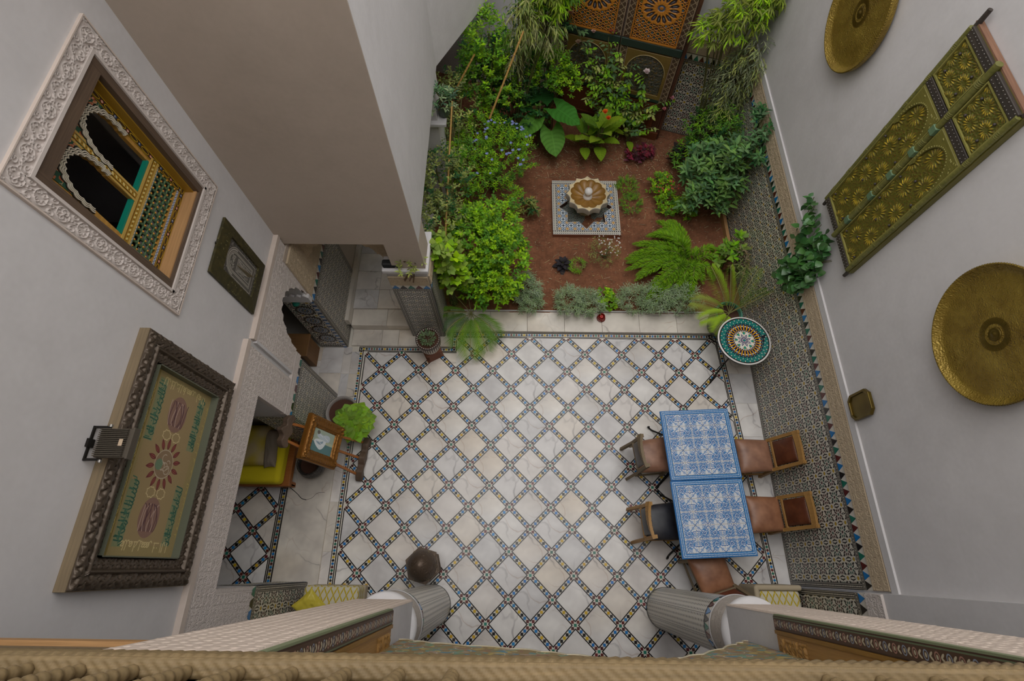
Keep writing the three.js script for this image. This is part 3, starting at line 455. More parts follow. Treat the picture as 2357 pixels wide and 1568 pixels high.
makeChair('tan leather chair with high oak back against the mosaic wall, beside the farther blue table', [2.845, 0, -0.35], -PI / 2 + 0.03, woodOak, lPink, lBrown);
makeChair('tan leather chair with high oak back against the mosaic wall, beside the nearer blue table', [2.84, 0, 0.36], -PI / 2 + 0.03, woodOak, lTan, lBrown);
makeChair('low-backed chair with light brown leather seat on the open side of the farther blue table', [1.53, 0, -0.335], PI / 2 + 0.12, woodGrey, lPink, lGrey, true);
makeChair('low-backed chair with black leather seat on the open side of the nearer blue table', [1.55, 0, 0.465], PI / 2 + 0.07, woodOak, lBlack, lBlack, true);
makeChair('brown leather chair at the end of the blue tables, half hidden by a column', [2.11, 0, 1.02], PI + 0.3, woodGrey, lTan, lRed);
// ---------- round mosaic table ----------
{
  const t = thing('round_mosaic_table', 'small round table with a teal and yellow star mosaic top on black iron legs', 'table', [2.835, 0, -1.815], 0.3);
  const R = 0.35, disc = (r) => new THREE.CircleGeometry(r, 96).rotateX(-PI / 2);
  const art = canvas(1024, 1024, (x) => {
    x.translate(512, 512); const ring = (r0, r1, c) => { x.fillStyle = c; x.beginPath(); x.arc(0, 0, r1, 0, 7); x.arc(0, 0, r0, 0, 7, true); x.fill(); };
    const N = (n, f, o = 0) => { for (let k = 0; k < n; k++) { x.save(); x.rotate((k + o) * 2 * PI / n); f(k); x.restore(); } };
    const poly = (c, ...p) => { x.fillStyle = c; x.beginPath(); p.forEach((q) => x.lineTo(...q)); x.fill(); };
    ring(0, 512, '#16131b'); ring(380, 478, '#1f7d74');
    N(30, () => { poly('#d9d7cf', [0, -470], [11, -452], [0, -434], [-11, -452]); poly('#9a5a1c', [-13, -478], [13, -478], [0, -466]); });
    N(30, () => { poly('#d9d7cf', [0, -440], [9, -414], [0, -390], [-9, -414]); }, 0.5);
    x.strokeStyle = '#0d3f3d'; x.lineWidth = 4; N(60, () => { x.beginPath(); x.moveTo(-24, -478); x.lineTo(24, -385); x.moveTo(24, -478); x.lineTo(-24, -385); x.stroke(); });
    ring(200, 380, '#1c1440'); N(30, () => { poly('#1f8a78', [0, -384], [24, -352], [-24, -352]); poly('#9a6a1c', [0, -376], [9, -358], [-9, -358]); }, 0.5);
    N(30, () => { poly('#d8a316', [0, -368], [13, -300], [9, -255], [0, -232], [-9, -255], [-13, -300]); });
    N(30, () => { poly('#dcd9d2', [0, -292], [-15, -318], [-10, -332], [0, -324], [10, -332], [15, -318]); }, 0.5);
    ring(200, 246, '#1c1440'); N(30, () => poly('#d8a316', [0, -262], [16, -236], [0, -222], [-16, -236])); N(30, () => poly('#dcd9d2', [0, -226], [11, -212], [0, -198], [-11, -212]), 0.5);
    ring(0, 202, '#d9d4c6'); N(8, () => { poly('#a9822c', [-46, -190], [46, -190], [0, -120]); poly('#2c9a87', [0, -196], [26, -170], [16, -132], [-16, -132], [-26, -170]); poly('#16131b', [0, -176], [8, -166], [0, -156], [-8, -166]); }, 0.5);
    N(8, () => poly('#e6e3dc', [0, -196], [26, -130], [20, -40], [-20, -40], [-26, -130]));
    x.strokeStyle = '#1f1550'; x.lineWidth = 13; N(8, () => { x.beginPath(); x.ellipse(0, -86, 15, 30, 0, 0, 7); x.stroke(); }); N(8, () => { x.beginPath(); x.moveTo(0, -116); x.lineTo(0, -140); x.stroke(); }, 0);
    ring(0, 58, '#1f1550'); N(8, () => poly('#e6e3dc', [0, -52], [13, -38], [0, -24], [-13, -38])); ring(0, 17, '#2c9a87');
  });
  M('tabletop', [lathe([[0, 0.705], [R - 0.01, 0.705], [R, 0.715], [R, 0.737], [R - 0.006, 0.741], [0, 0.741]], 72)], iron, t);
  const top = disc(R - 0.012); M('mosaic_top', T(top, 0, 0.744, 0), std({ map: ctex(art, 1, 1, true, true), roughness: 0.25 }), t);
  M('mosaic_rim', lathe([[R - 0.022, 0.742], [R - 0.02, 0.7465], [R - 0.004, 0.7465], [R - 0.001, 0.738]], 72), col('#dcd8d2', 0.3), t);
  for (let k = 0; k < 3; k++) { const a = k * 2 * PI / 3 + 2.5, c = Math.cos(a), s = Math.sin(a); M('leg', tube([[c * 0.22, 0.7, s * 0.22], [c * 0.12, 0.5, s * 0.12], [c * 0.16, 0.26, s * 0.16], [c * 0.32, 0.06, s * 0.32], [c * 0.4, 0.012, s * 0.4], [c * 0.43, 0.03, s * 0.43], [c * 0.41, 0.05, s * 0.41]], 0.011, 30, 7), iron, t); }
  M('leg_ring', T(new THREE.TorusGeometry(0.13, 0.007, 6, 24), 0, 0.42, 0, PI / 2), iron, t);
}
// ---------- bench with yellow cushions ----------
const yellowCloth = std({ color: '#d8c61a', roughness: 0.95, bumpMap: ntex(128, (u, v) => 128 + tn(u, v, 60, 3) * 100, 0.25, false), bumpScale: 0.001 });
const beigeCloth = std({ roughness: 0.95, map: ntex(256, (u, v) => { const y = clamp(tn(u, v, 3, 8) * 2 + 0.25); return [lerp(186, 190, y), lerp(168, 168, y), lerp(122, 48, y)]; }, 0.6), bumpMap: ntex(128, (u, v) => 128 + tn(u, v, 60, 3) * 100, 0.25, false), bumpScale: 0.001 }), greyCloth = col('#8d8070', 0.95);
function pillow(w, h, t, n = 18, wob = 0.012) { const pos = [], idx = [], uv = []; for (const s of [1, -1]) for (let j = 0; j <= n; j++) for (let i = 0; i <= n; i++) { const u = i / n * 2 - 1, v = j / n * 2 - 1, e = ((1 - u ** 4) * (1 - v ** 4)) ** 0.55, pin = 1 - 0.06 * (1 - u * u) * Math.abs(v) ** 3, pin2 = 1 - 0.06 * (1 - v * v) * Math.abs(u) ** 3; pos.push(u * w / 2 * pin2, v * h / 2 * pin, s * e * t / 2 + perlin.noise(u * 2.3, v * 2.3, 3 + s) * wob * e); uv.push(u * w / 2, v * h / 2); } const N = (n + 1) ** 2; for (let s = 0; s < 2; s++) for (let j = 0; j < n; j++) for (let i = 0; i < n; i++) { const a = s * N + j * (n + 1) + i, b = a + 1, c = a + n + 1, d = c + 1; s ? idx.push(a, d, b, a, c, d) : idx.push(a, b, d, a, d, c); } const g = new THREE.BufferGeometry(); g.setAttribute('position', new THREE.Float32BufferAttribute(pos, 3)); g.setAttribute('uv', new THREE.Float32BufferAttribute(uv, 2)); g.setIndex(idx); g.computeVertexNormals(); return g; }
{
  const t = thing('daybed', 'low wooden daybed in the left gallery with a thick yellow mattress', 'daybed', [-3.55, 0.03, -0.3]);
  M('bed_frame', [rbox(0.94, 0.08, 0.76, 0.008, 0.0, 0.22, 0.0), box(0.9, 0.16, 0.03, 0, 0.11, 0.35)], woodTeak, t);
  for (const sx of [-1, 1]) for (const sz of [-1, 1]) M('leg', rbox(0.06, 0.2, 0.06, 0.005, sx * 0.42, 0.1, sz * 0.33), woodTeak, t);
  M('mattress', rbox(0.86, 0.2, 0.74, 0.06, -0.02, 0.36, -0.0, 0, 0, 0, 'x', 4), yellowCloth, t);
  const p = M('bolster_cushion', pillow(0.62, 0.5, 0.2), beigeCloth); p.position.set(-3.6, 0.58, -0.36); p.rotation.set(-PI / 2 + 0.1, 0, 0.06); tag(p, 'large beige and yellow pillow lying on the yellow daybed', 'pillow');
  const q = M('bolster_cushion', pillow(0.5, 0.14, 0.16), greyCloth); q.position.set(-3.27, 0.565, -0.35); q.rotation.set(-PI / 2, 0, PI / 2 + 0.1); tag(q, 'narrow taupe cushion beside the beige pillow on the yellow daybed', 'cushion');
}
// ---------- sofa corner and armchair in yellow trellis cloth under the near gallery ----------
const trellis = std({ roughness: 0.9, map: ctex(canvas(128, 256, (x) => { x.fillStyle = '#c9c2ac'; x.fillRect(0, 0, 128, 256); x.strokeStyle = '#b9a11d'; x.lineWidth = 15; for (const [ox, oy] of [[0, 0], [64, 128], [-64, 128], [128, 0], [0, 256], [128, 256], [64, -128]]) for (const s of [-1, 1]) { x.beginPath(); for (let t = 0; t <= 30; t++) { const v = t / 30 * 2 - 1; x.lineTo(ox + s * 56 * Math.cos(v * PI / 2) ** 0.8 * (1 - 0.1 * Math.abs(v)), oy + v * 118); } x.stroke(); } }), 0.075, 0.15) });
const beigePlain = col('#b3a48a', 0.95);
{
  const t = thing('upholstered_sofa', 'sofa end covered in white and yellow trellis cloth beside the left column', 'sofa', [-2.31, 0, 1.62]);
  M('seat', rbox(0.64, 0.3, 0.82, 0.05, 0, 0.31, 0, 0, 0, 0, 'x', 4), trellis, t); M('plinth', rbox(0.64, 0.14, 0.82, 0.02, 0.0, 0.09, 0), beigePlain, t);
  const p = M('throw_cushion', pillow(0.28, 0.28, 0.1), std({ color: '#c9b840', roughness: 0.35, bumpMap: ntex(128, (u, v) => 128 + tn(u, v, 8, 13) * 120, 0.3, false), bumpScale: 0.01 })); p.position.set(-2.5, 0.54, 1.42); p.rotation.set(-PI / 2 + 0.35, 0.2, 0.7); tag(p, 'shiny yellow silk cushion on the trellis-covered sofa', 'cushion');
  const a = thing('armchair', 'armchair in white and yellow trellis cloth with beige trim beside the long dado', 'armchair', [2.8, 0, 1.45]);
  M('seat', rbox(0.48, 0.3, 0.56, 0.05, 0.04, 0.32, 0.02, 0, 0, 0, 'x', 4), trellis, a); M('side_panel', [rbox(0.54, 0.49, 0.06, 0.028, 0.03, 0.25, -0.28, 0, 0, 0, 'x', 3), rbox(0.06, 0.49, 0.6, 0.028, -0.22, 0.25, 0, 0, 0, 0, 'x', 3)], beigePlain, a);
}
// ---------- lantern ----------
{
  const t = thing('metal_lantern', 'engraved dark metal lantern with a domed top standing by the left column', 'lantern', [-1.29, 0, 0.985], 0.25);
  const metal = std({ color: '#5d4e41', metalness: 0.5, roughness: 0.45, bumpMap: ctex(scrollCanvas, 0.6, 0.6, false), bumpScale: 0.004 });
  const hex = (r, h, y, r2 = r) => T(new THREE.CylinderGeometry(r2, r, h, 6), 0, y, 0);
  M('base', [hex(0.19, 0.03, 0.015), hex(0.14, 0.03, 0.045)], metal, t);
  M('body', hex(0.13, 0.3, 0.2, 0.185), metal, t);
  M('rim', [hex(0.215, 0.03, 0.36), hex(0.2, 0.02, 0.385)], metal, t);
  M('dome', uvm(lathe([[0.172, 0.385], [0.174, 0.43], [0.162, 0.5], [0.132, 0.57], [0.1, 0.61], [0.095, 0.622], [0.06, 0.65], [0.02, 0.668], [0, 0.67]], 36)), metal, t);
  const sc = []; for (let k = 0; k < 6; k++) { const a = k * PI / 3 + 0.2, p = []; for (let i = 0; i < 20; i++) { const b = i * 0.42, r = 0.003 + i * 0.0012, u = Math.cos(b) * r, v = Math.sin(b) * r, R = 0.171 - v * 0.4, y = 0.465 + v; p.push([Math.cos(a + u / R) * (R + 0.004), y, Math.sin(a + u / R) * (R + 0.004)]); } sc.push(tube(p, 0.0022, 30, 5)); }
  M('scroll_inlay', sc, col('#9a8c74', 0.35, { metalness: 0.85 }), t);
}
// ---------- pots ----------
const soilMat0 = col('#4a2f22', 0.95);
function pot(name, label, pos, prof, mat, soilY, soilR) { const t = thing(name, label, 'plant pot', pos); M('pot_wall', lathe(prof, 40), mat, t); M('soil', T(new THREE.CircleGeometry(soilR, 24).rotateX(-PI / 2), 0, soilY, 0), soilMat0, t); return t; }
const greyPot = std({ color: '#8d8681', roughness: 0.6 }), blueGrey = std({ color: '#7d7b74', roughness: 0.7, bumpMap: ctex(scrollCanvas, 0.25, 0.7, false), bumpScale: 0.01 });
pot('plant_pot', 'grey-rimmed round pot of a lime green trailing plant beside the tiled pier', [-2.51, 0, -0.875], [[0, 0.01], [0.13, 0], [0.15, 0.02], [0.2, 0.36], [0.215, 0.37], [0.215, 0.4], [0.19, 0.402], [0.18, 0.36]], greyPot, 0.36, 0.185);
{ const p = pot('plant_pot', 'large carved grey pot with a turquoise rim holding the palm by the round table', [2.8, 0.0, -2.33], [[0, 0], [0.12, 0], [0.15, 0.03], [0.2, 0.2], [0.215, 0.36], [0.2, 0.46], [0.185, 0.5]], blueGrey, 0.46, 0.17); M('pot_rim', lathe([[0.185, 0.49], [0.19, 0.52], [0.178, 0.53], [0.165, 0.52], [0.162, 0.46]], 40), col('#5c9a86', 0.45), p); }
{ const p = pot('plant_pot', 'small black and white patterned pot on a clay stand before the tiled pier', [-1.43, 0.22, -1.9], [[0, 0], [0.1, 0], [0.14, 0.04], [0.165, 0.14], [0.165, 0.22], [0.172, 0.26], [0.172, 0.28], [0.15, 0.282], [0.145, 0.25]], std({ roughness: 0.5, map: ctex(canvas(256, 64, (x) => { x.fillStyle = '#3a2a24'; x.fillRect(0, 0, 256, 64); x.fillStyle = '#c9c0b2'; for (let i = 0; i < 16; i++) { x.beginPath(); x.moveTo(i * 16, 50); x.lineTo(i * 16 + 8, 22); x.lineTo(i * 16 + 16, 50); x.fill(); x.beginPath(); x.arc(i * 16 + 8, 8, 4, 0, 7); x.fill(); } }), 0.5, 1) }), 0.25, 0.15);
  const s = M('clay_stand', ext(shp([[-0.13, 0], [0.13, 0], [0.1, 0.04], [0.09, 0.16], [0.12, 0.2], [0.12, 0.22], [-0.12, 0.22], [-0.12, 0.2], [-0.09, 0.16], [-0.1, 0.04]]), 0.2, 0.01), col('#7c4f3c', 0.85)); s.position.set(-1.47, 0, -1.97); s.rotation.y = 0.5; tag(s, 'reddish clay stand under the small patterned pot', 'stand'); }
{ const p = pot('plant_pot', 'dark speckled urn standing on the floor under the easel', [-2.86, 0.03, -0.2], [[0, 0], [0.08, 0], [0.15, 0.1], [0.17, 0.2], [0.14, 0.28], [0.15, 0.31], [0.13, 0.31], [0.12, 0.26]], std({ roughness: 0.35, map: ctex(canvas(128, 128, (x) => { x.fillStyle = '#2b2725'; x.fillRect(0, 0, 128, 128); x.fillStyle = '#7d766c'; seed = 4; for (let i = 0; i < 90; i++) { x.beginPath(); x.arc(rnd(128), rnd(128), rnd(1, 4), 0, 7); x.fill(); } }), 0.25) }), 0.25, 0.12); }
// ---------- easel with a gilt framed painting ----------
{
  const t = thing('easel', 'carved wooden easel leaning back toward the left gallery', 'easel', [-2.25, 0, -0.32], -0.1);
  const P = (y, z, o = 0) => [-0.294 * y + o, y, z];
  for (const z of [-0.17, 0.0, 0.17]) M('leg', beam(P(0.06, z * 1.25), P(z ? 1.5 : 1.0, z * 0.55 + 0.03), 0.032, 0.028), woodTeak, t);
  M('rear_leg', beam([-0.3, 1.2, 0.03], [-0.62, 0.0, 0.03], 0.03, 0.028), woodTeak, t);
  const carve = (pts, d) => { const q = new THREE.CatmullRomCurve3(pts.map(([a, b]) => V(a, b, 0)), true, 'catmullrom', 0.6).getPoints(pts.length * 5).slice(0, -1).map((p) => [p.x, p.y]); return uvm(ext(shp(q), d, 0.014, 4)); };
  const foot = carve([[-0.27, 0.0], [-0.2, 0.0], [-0.15, 0.05], [-0.06, 0.04], [0, 0.02], [0.06, 0.04], [0.15, 0.05], [0.2, 0], [0.27, 0], [0.29, 0.05], [0.22, 0.11], [0.17, 0.13], [0.1, 0.1], [0.05, 0.13], [0, 0.15], [-0.05, 0.13], [-0.1, 0.1], [-0.17, 0.13], [-0.22, 0.11], [-0.29, 0.05]], 0.06);
  M('carved_foot', foot.rotateY(PI / 2).translate(-0.02, 0.012, 0), woodDark, t);
  const crest = carve([[-0.15, -0.07], [-0.08, -0.04], [0, -0.08], [0.08, -0.04], [0.15, -0.07], [0.18, -0.01], [0.12, 0.05], [0.06, 0.04], [0, 0.1], [-0.06, 0.04], [-0.12, 0.05], [-0.18, -0.01]], 0.05);
  M('carved_crest', crest.rotateY(PI / 2).translate(-0.025, 0, 0).applyMatrix4(new THREE.Matrix4().makeRotationZ(0.286).setPosition(-0.45, 1.53, 0.03)), woodDark, t);
  M('rest', beam(P(0.66, -0.22, 0.04), P(0.66, 0.24, 0.04), 0.03, 0.05), woodTeak, t);
  // the painting
  const f = thing('framed_painting', 'small painting of a swirling white dress in an ornate gilt frame on the easel', 'painting', [-2.395, 0.69, -0.325], PI / 2 - 0.1); f.rotation.order = 'YXZ'; f.rotation.x = -0.286;
  const gilt = std({ color: '#8a5c22', metalness: 0.55, roughness: 0.42 }), w = 0.25, h = 0.64;
  const side = (L, rot, x, y) => { const g = relief(-L / 2, L / 2, 0, 0.125, 0.006, (u, v) => { const e = v / 0.125, prof = e < 0.2 ? 0.03 + e * 0.08 : e < 0.75 ? 0.045 - Math.sin((e - 0.2) / 0.55 * PI) * 0.018 : 0.03 - (e - 0.75) * 0.06, c = Math.max(0, 1 - (L / 2 - Math.abs(u)) / 0.15); return prof + leafH(u / 0.18, e) * (0.006 + 0.022 * c); }, (u, v) => L / 2 - Math.abs(u) > v - 0.004, 0); return T(g, x, y, 0, 0, 0, rot); };
  M('frame', [side(w * 2, 0, 0, 0), side(w * 2, PI, 0, h), side(h, PI / 2, w, h / 2), side(h, -PI / 2, -w, h / 2)], gilt, f);
  M('frame_edge', [box(0.02, h + 0.01, 0.05, -w, h / 2, 0), box(0.02, h + 0.01, 0.05, w, h / 2, 0), box(w * 2, 0.02, 0.05, 0, 0, 0), box(w * 2, 0.02, 0.05, 0, h, 0)], gilt, f);
  const art = canvas(256, 384, (x) => { x.fillStyle = '#a9b8a6'; x.fillRect(0, 0, 256, 384); x.fillStyle = '#b9c2a6'; x.fillRect(110, 0, 30, 384); x.fillStyle = '#5f8587'; x.fillRect(0, 0, 108, 384); x.save(); x.translate(0, 0);
    x.fillStyle = '#c3cfd6'; x.beginPath(); x.moveTo(150, 300); x.bezierCurveTo(210, 330, 230, 260, 200, 190); x.bezierCurveTo(190, 150, 226, 120, 200, 80); x.bezierCurveTo(170, 60, 160, 90, 150, 140); x.bezierCurveTo(150, 200, 120, 240, 150, 300); x.fill();
    x.fillStyle = '#dfe6e8'; x.beginPath(); x.moveTo(140, 250); x.bezierCurveTo(70, 240, 30, 190, 40, 150); x.bezierCurveTo(60, 90, 90, 60, 110, 40); x.bezierCurveTo(150, 60, 150, 120, 146, 180); x.fill();
    x.fillStyle = '#8fa6b6'; x.beginPath(); x.moveTo(120, 200); x.bezierCurveTo(80, 170, 80, 120, 120, 70); x.bezierCurveTo(110, 120, 120, 160, 140, 200); x.fill(); x.fillStyle = '#6d6a62'; x.beginPath(); x.ellipse(215, 90, 22, 26, 0.4, 0, 7); x.fill();
    x.strokeStyle = '#eef2f2'; x.lineWidth = 5; for (const a of [[60, 140, 120, 60], [90, 220, 140, 120], [160, 280, 200, 200], [180, 180, 196, 100]]) { x.beginPath(); x.moveTo(a[0], a[1]); x.quadraticCurveTo(a[0] + 20, a[3], a[2], a[3]); x.stroke(); } x.restore(); });
  const g = new THREE.PlaneGeometry(w * 2 - 0.23, h - 0.23); g.translate(0, h / 2, 0.012); M('canvas', g, std({ map: ctex(art, 1, 1, true, true), roughness: 0.7 }), f);
}
// ---------- small things ----------
{
  const s = thing('loudspeaker', 'small black loudspeaker on the ledge of the tiled pier', 'speaker', [-1.66, 1.92, -2.2]);
  M('speaker_body', rbox(0.2, 0.075, 0.08, 0.02, 0, 0.037, 0, 0, 0, 0, 'x', 3), col('#1b1b1c', 0.6), s); M('grille', box(0.17, 0.05, 0.004, 0, 0.037, 0.041), col('#0e0e0f', 0.9), s); M('badge', box(0.018, 0.006, 0.003, 0.06, 0.03, 0.044), col('#a9a9a9', 0.4), s);
  const l = thing('candle_lantern', 'little red metal candle pot on the edge of the planting bed', 'candle holder', [1.07, 0.05, -2.46]);
  M('pot_wall', lathe([[0, 0], [0.04, 0], [0.052, 0.03], [0.048, 0.07], [0.052, 0.08], [0.046, 0.08], [0.042, 0.02]], 20), col('#a3241c', 0.4), l); M('candle', cyl(0.025, 0.025, 0.06, 14, 0, 0.04, 0), col('#c9342a', 0.5), l); M('wick', cyl(0.003, 0.003, 0.02, 6, 0, 0.078, 0), black, l); M('saucer', lathe([[0, -0.002], [0.05, 0.0], [0.066, 0.012], [0.06, 0.012]], 20), col('#8c2f22', 0.5), l);
}
{ const t = thing('wooden_chest', 'plain brown wooden chest in the dark doorway behind the narrow arch', 'chest', [-3.45, 0.02, -1.8]); const w = W('#7a552c', 0.6, 41); M('chest_body', rbox(0.7, 0.42, 0.3, 0.008, 0, 0.21, 0), w, t); M('lid', rbox(0.74, 0.04, 0.34, 0.01, 0, 0.44, 0), w, t); M('front_panel', rbox(0.56, 0.28, 0.012, 0.004, 0, 0.2, 0.154), woodBrownDk, t); }
// ---------- window of the left wall ----------
const scrollPaint = (bg, a, b) => std({ roughness: 0.5, map: ctex(canvas(256, 64, (x) => { x.fillStyle = bg; x.fillRect(0, 0, 256, 64); x.strokeStyle = a; x.lineWidth = 6; x.fillStyle = a; x.fillRect(0, 0, 256, 7); x.fillRect(0, 57, 256, 7); for (let i = 0; i < 2; i++) { x.beginPath(); x.ellipse(64 + i * 128, 32, 40, 17, 0, 0, 7); x.stroke(); x.fillStyle = i ? '#a8321c' : '#2f4d7e'; x.beginPath(); x.arc(i * 128, 32, 13, 0, 7); x.fill(); x.fillStyle = b; for (let k = 0; k < 4; k++) { x.beginPath(); x.arc(i * 128 + Math.cos(k * PI / 2) * 6, 32 + Math.sin(k * PI / 2) * 6, 4, 0, 7); x.fill(); } if (i === 0) { x.fillStyle = '#2f4d7e'; x.beginPath(); x.arc(256, 32, 13, 0, 7); x.fill(); } } }), 0.24, 0.05) });
const scrollYellow = scrollPaint('#3a2a16', '#c09a1c', '#d8d2c0');
const goldPaint = std({ color: '#a9842a', roughness: 0.45, metalness: 0.25 }), goldPale = std({ color: '#c2a052', roughness: 0.5 });
const beadGold = std({ roughness: 0.5, map: ctex(canvas(64, 32, (x) => { x.fillStyle = '#a98022'; x.fillRect(0, 0, 64, 32); x.fillStyle = '#d9c98a'; x.beginPath(); x.ellipse(32, 16, 18, 9, 0.4, 0, 7); x.fill(); x.fillStyle = '#5c4412'; x.beginPath(); x.ellipse(0, 16, 8, 5, 0.4, 0, 7); x.ellipse(64, 16, 8, 5, 0.4, 0, 7); x.fill(); }), 0.035, 0.03) });
const meander = std({ roughness: 0.4, map: ctex(canvas(64, 32, (x) => { x.fillStyle = '#c9ccd0'; x.fillRect(0, 0, 64, 32); x.strokeStyle = '#33568e'; x.lineWidth = 7; x.beginPath(); for (let i = -4; i < 70; i++) x.lineTo(i, 16 + Math.sin(i / 64 * 4 * PI) * 10); x.stroke(); }), 0.05, 0.022) });
const spandrel = std({ roughness: 0.5, map: ctex(canvas(128, 128, (x) => { x.fillStyle = '#23503c'; x.fillRect(0, 0, 128, 128); seed = 77; for (let i = 0; i < 22; i++) { x.fillStyle = ['#a85a36', '#b96f48', '#8f4526', '#c9876a'][i % 4]; x.beginPath(); x.ellipse(rnd(128), rnd(128), rnd(8, 18), rnd(4, 9), rnd(7), 0, 7); x.fill(); } x.strokeStyle = '#d0b088'; x.lineWidth = 2; for (let i = 0; i < 14; i++) { x.beginPath(); x.arc(rnd(128), rnd(128), rnd(5, 14), rnd(3), rnd(3, 6)); x.stroke(); } }), 0.17) });
{
  const w = struct('window_1', 'carved and painted double-arched window with a green lattice below'), A = (g) => onLeft(g), AX = (g, dx) => onLeft(g, -2.75 + dx);
  // carved plaster surround, mitred at the corners
  const u0 = 0.71, u1 = 1.90, y0 = 3.61, y1 = 5.085, bw = 0.128;
  const strip = (L, rot, x, y) => { const g = relief(-L / 2, L / 2, 0, bw, 0.0032, (u, v) => 0.007 + 0.014 * knotH((u + L / 2) / (L / Math.round(L / 0.27)), v / bw), (u, v) => L / 2 - Math.abs(u) > v - 0.005, 0); return A(T(g, x, y, 0, 0, 0, rot)); };
  const um = (u0 + u1) / 2, ym = (y0 + y1) / 2, wu = u1 - u0, hy = y1 - y0;
  for (const [L, r, x, y] of [[wu, 0, um, y0], [hy, PI / 2, u1, ym], [wu, PI, um, y1], [hy, -PI / 2, u0, ym]]) M('carved_surround', strip(L, r, x, y), stuccoW, w);
  M('surround_edge', [A(span(u0 - 0.008, u1 + 0.008, y0 - 0.01, y0, 0, 0.022)), A(span(u0 - 0.01, u0, y0, y1, 0, 0.022)), A(span(u1, u1 + 0.01, y0, y1, 0, 0.022)), A(span(u0 - 0.01, u1 + 0.01, y1, y1 + 0.008, 0, 0.022))], plasterWarm, w);
  M('plaster_reveal', [A(span(0.822, 0.842, 3.728, 4.965, -0.03, 0.026)), A(span(1.768, 1.788, 3.728, 4.965, -0.03, 0.026)), A(span(0.822, 1.788, 3.728, 3.75, -0.03, 0.026)), A(span(0.822, 1.788, 4.945, 4.966, -0.03, 0.0262))], stuccoW, w);
  // dark wooden casing, gold fillet, painted frame
  for (const [a, b, c, d] of [[0.836, 0.905, 3.745, 4.962], [1.71, 1.782, 3.745, 4.962], [0.905, 1.71, 4.85, 4.962]]) M('wood_casing', A(span(a, b, c, d, -0.13, 0.012, b - a > 0.2 ? 'x' : 'y')), woodDark, w);
  M('wood_casing', A(span(0.905, 1.71, 3.745, 3.775, -0.13, 0.012)), woodDark, w); M('wood_sill', A(span(0.9, 1.72, 3.76, 3.785, -0.16, -0.005)), woodPale, w);
  M('gold_fillet', [A(span(0.903, 0.915, 3.78, 4.9, -0.12, -0.03)), A(span(1.70, 1.712, 3.78, 4.9, -0.12, -0.03)), A(span(0.9, 1.72, 4.885, 4.9, -0.12, -0.03))], goldPaint, w);
  const hs = (g) => A(T(g, 0, 0, -0.1)), vstrip = (a, b, c, d, mat, name, z = 0) => { const q = quad(0, d - c, 0, b - a); T(q, 0, 0, 0, 0, 0, PI / 2); M(name, hs(T(q, b, c, z)), mat, w); };
  M('scroll_border', hs(T(quad(0, 0.78, 0, 0.05), 0.92, 3.79, 0.006)), scrollYellow, w); M('scroll_border', hs(T(quad(0, 0.78, 0, 0.05), 0.92, 4.84, 0.006)), scrollYellow, w);
  vstrip(0.918, 0.966, 3.84, 4.84, scrollYellow, 'scroll_border', 0.006); vstrip(1.652 + 0.0, 1.7, 3.84, 4.84, scrollYellow, 'scroll_border', 0.006);
  // face board with two scalloped arch openings and the lattice opening
  const arch = (c, hw, ys, top, n, amp, steps = 72) => { const p = []; for (let i = 0; i <= steps; i++) { const t = -0.32 + (PI + 0.64) * i / steps, k = 1 + amp * (Math.abs(Math.cos(t * n)) - 0.5); p.push([c + Math.cos(t) * hw * k, ys + Math.sin(t) * (top - ys) * k]); } return p; };
  const lights = [[1.152, 0.143], [1.492, 0.143]], yb = 4.2, ys = 4.52, yt = 4.795;
  const holes = lights.map(([c, hw]) => [[c + hw * 0.96, yb], ...arch(c, hw * 0.93, ys, yt - 0.045, 12, 0.05), [c - hw * 0.96, yb]]);
  const lat = [[0.985, 3.868], [1.66, 3.868], [1.66, 4.102], [0.985, 4.102]];
  const fb = ext(shp([[0.915, 3.78], [1.705, 3.78], [1.705, 4.89], [0.915, 4.89]], [...holes, lat]), 0.03); M('face_board', hs(T(uvm(fb), 0, 0, -0.03)), woodGold, w);
  for (const [c, hw] of lights) {
    const av = arch(c, hw * 1.0, ys, yt - 0.035, 12, 0.05), sp = ext(shp([[c + hw + 0.012, av[0][1]], [c + hw + 0.012, 4.83], [c - hw - 0.012, 4.83], [c - hw - 0.012, av[0][1]], ...av.slice().reverse()]), 0.006); M('painted_spandrel', hs(uvm(sp)), spandrel, w);
    { const R = (a, b, d, mt, nm) => M(nm, hs(ext(shp([...arch(c, hw * b, ys, ys + (yt - 0.045 - ys) * b, 12, 0.07, 120).reverse(), ...arch(c, hw * a, ys, ys + (yt - 0.045 - ys) * a, 12, 0.07, 120)]), d)), mt, w); R(0.93, 1.16, 0.009, tileBlack, 'arch_ground'); for (const s of [0.925, 1.0, 1.075]) R(s, s + 0.042, 0.015, col('#cfc7b4', 0.5), 'scalloped_edge'); }
    M('teal_sill', hs(span(c - hw * 0.98, c + hw * 0.98, yb - 0.005, yb + 0.012, -0.03, 0.004)), tealPaint, w);
    
  }
  M('beaded_rail', hs(T(quad(0, 0.72, 0, 0.03), 0.955, 4.135, 0.009)), beadGold, w); vstrip(1.307, 1.337, 4.2, 4.83, beadGold, 'beaded_mullion', 0.009);
  M('rail_fillet', [hs(span(0.955, 1.68, 4.11, 4.128, 0, 0.008)), hs(span(0.955, 1.68, 4.172, 4.19, 0, 0.008)), hs(span(1.285, 1.3, 4.19, 4.83, 0, 0.008)), hs(span(1.344, 1.36, 4.19, 4.83, 0, 0.008))], goldPale, w);
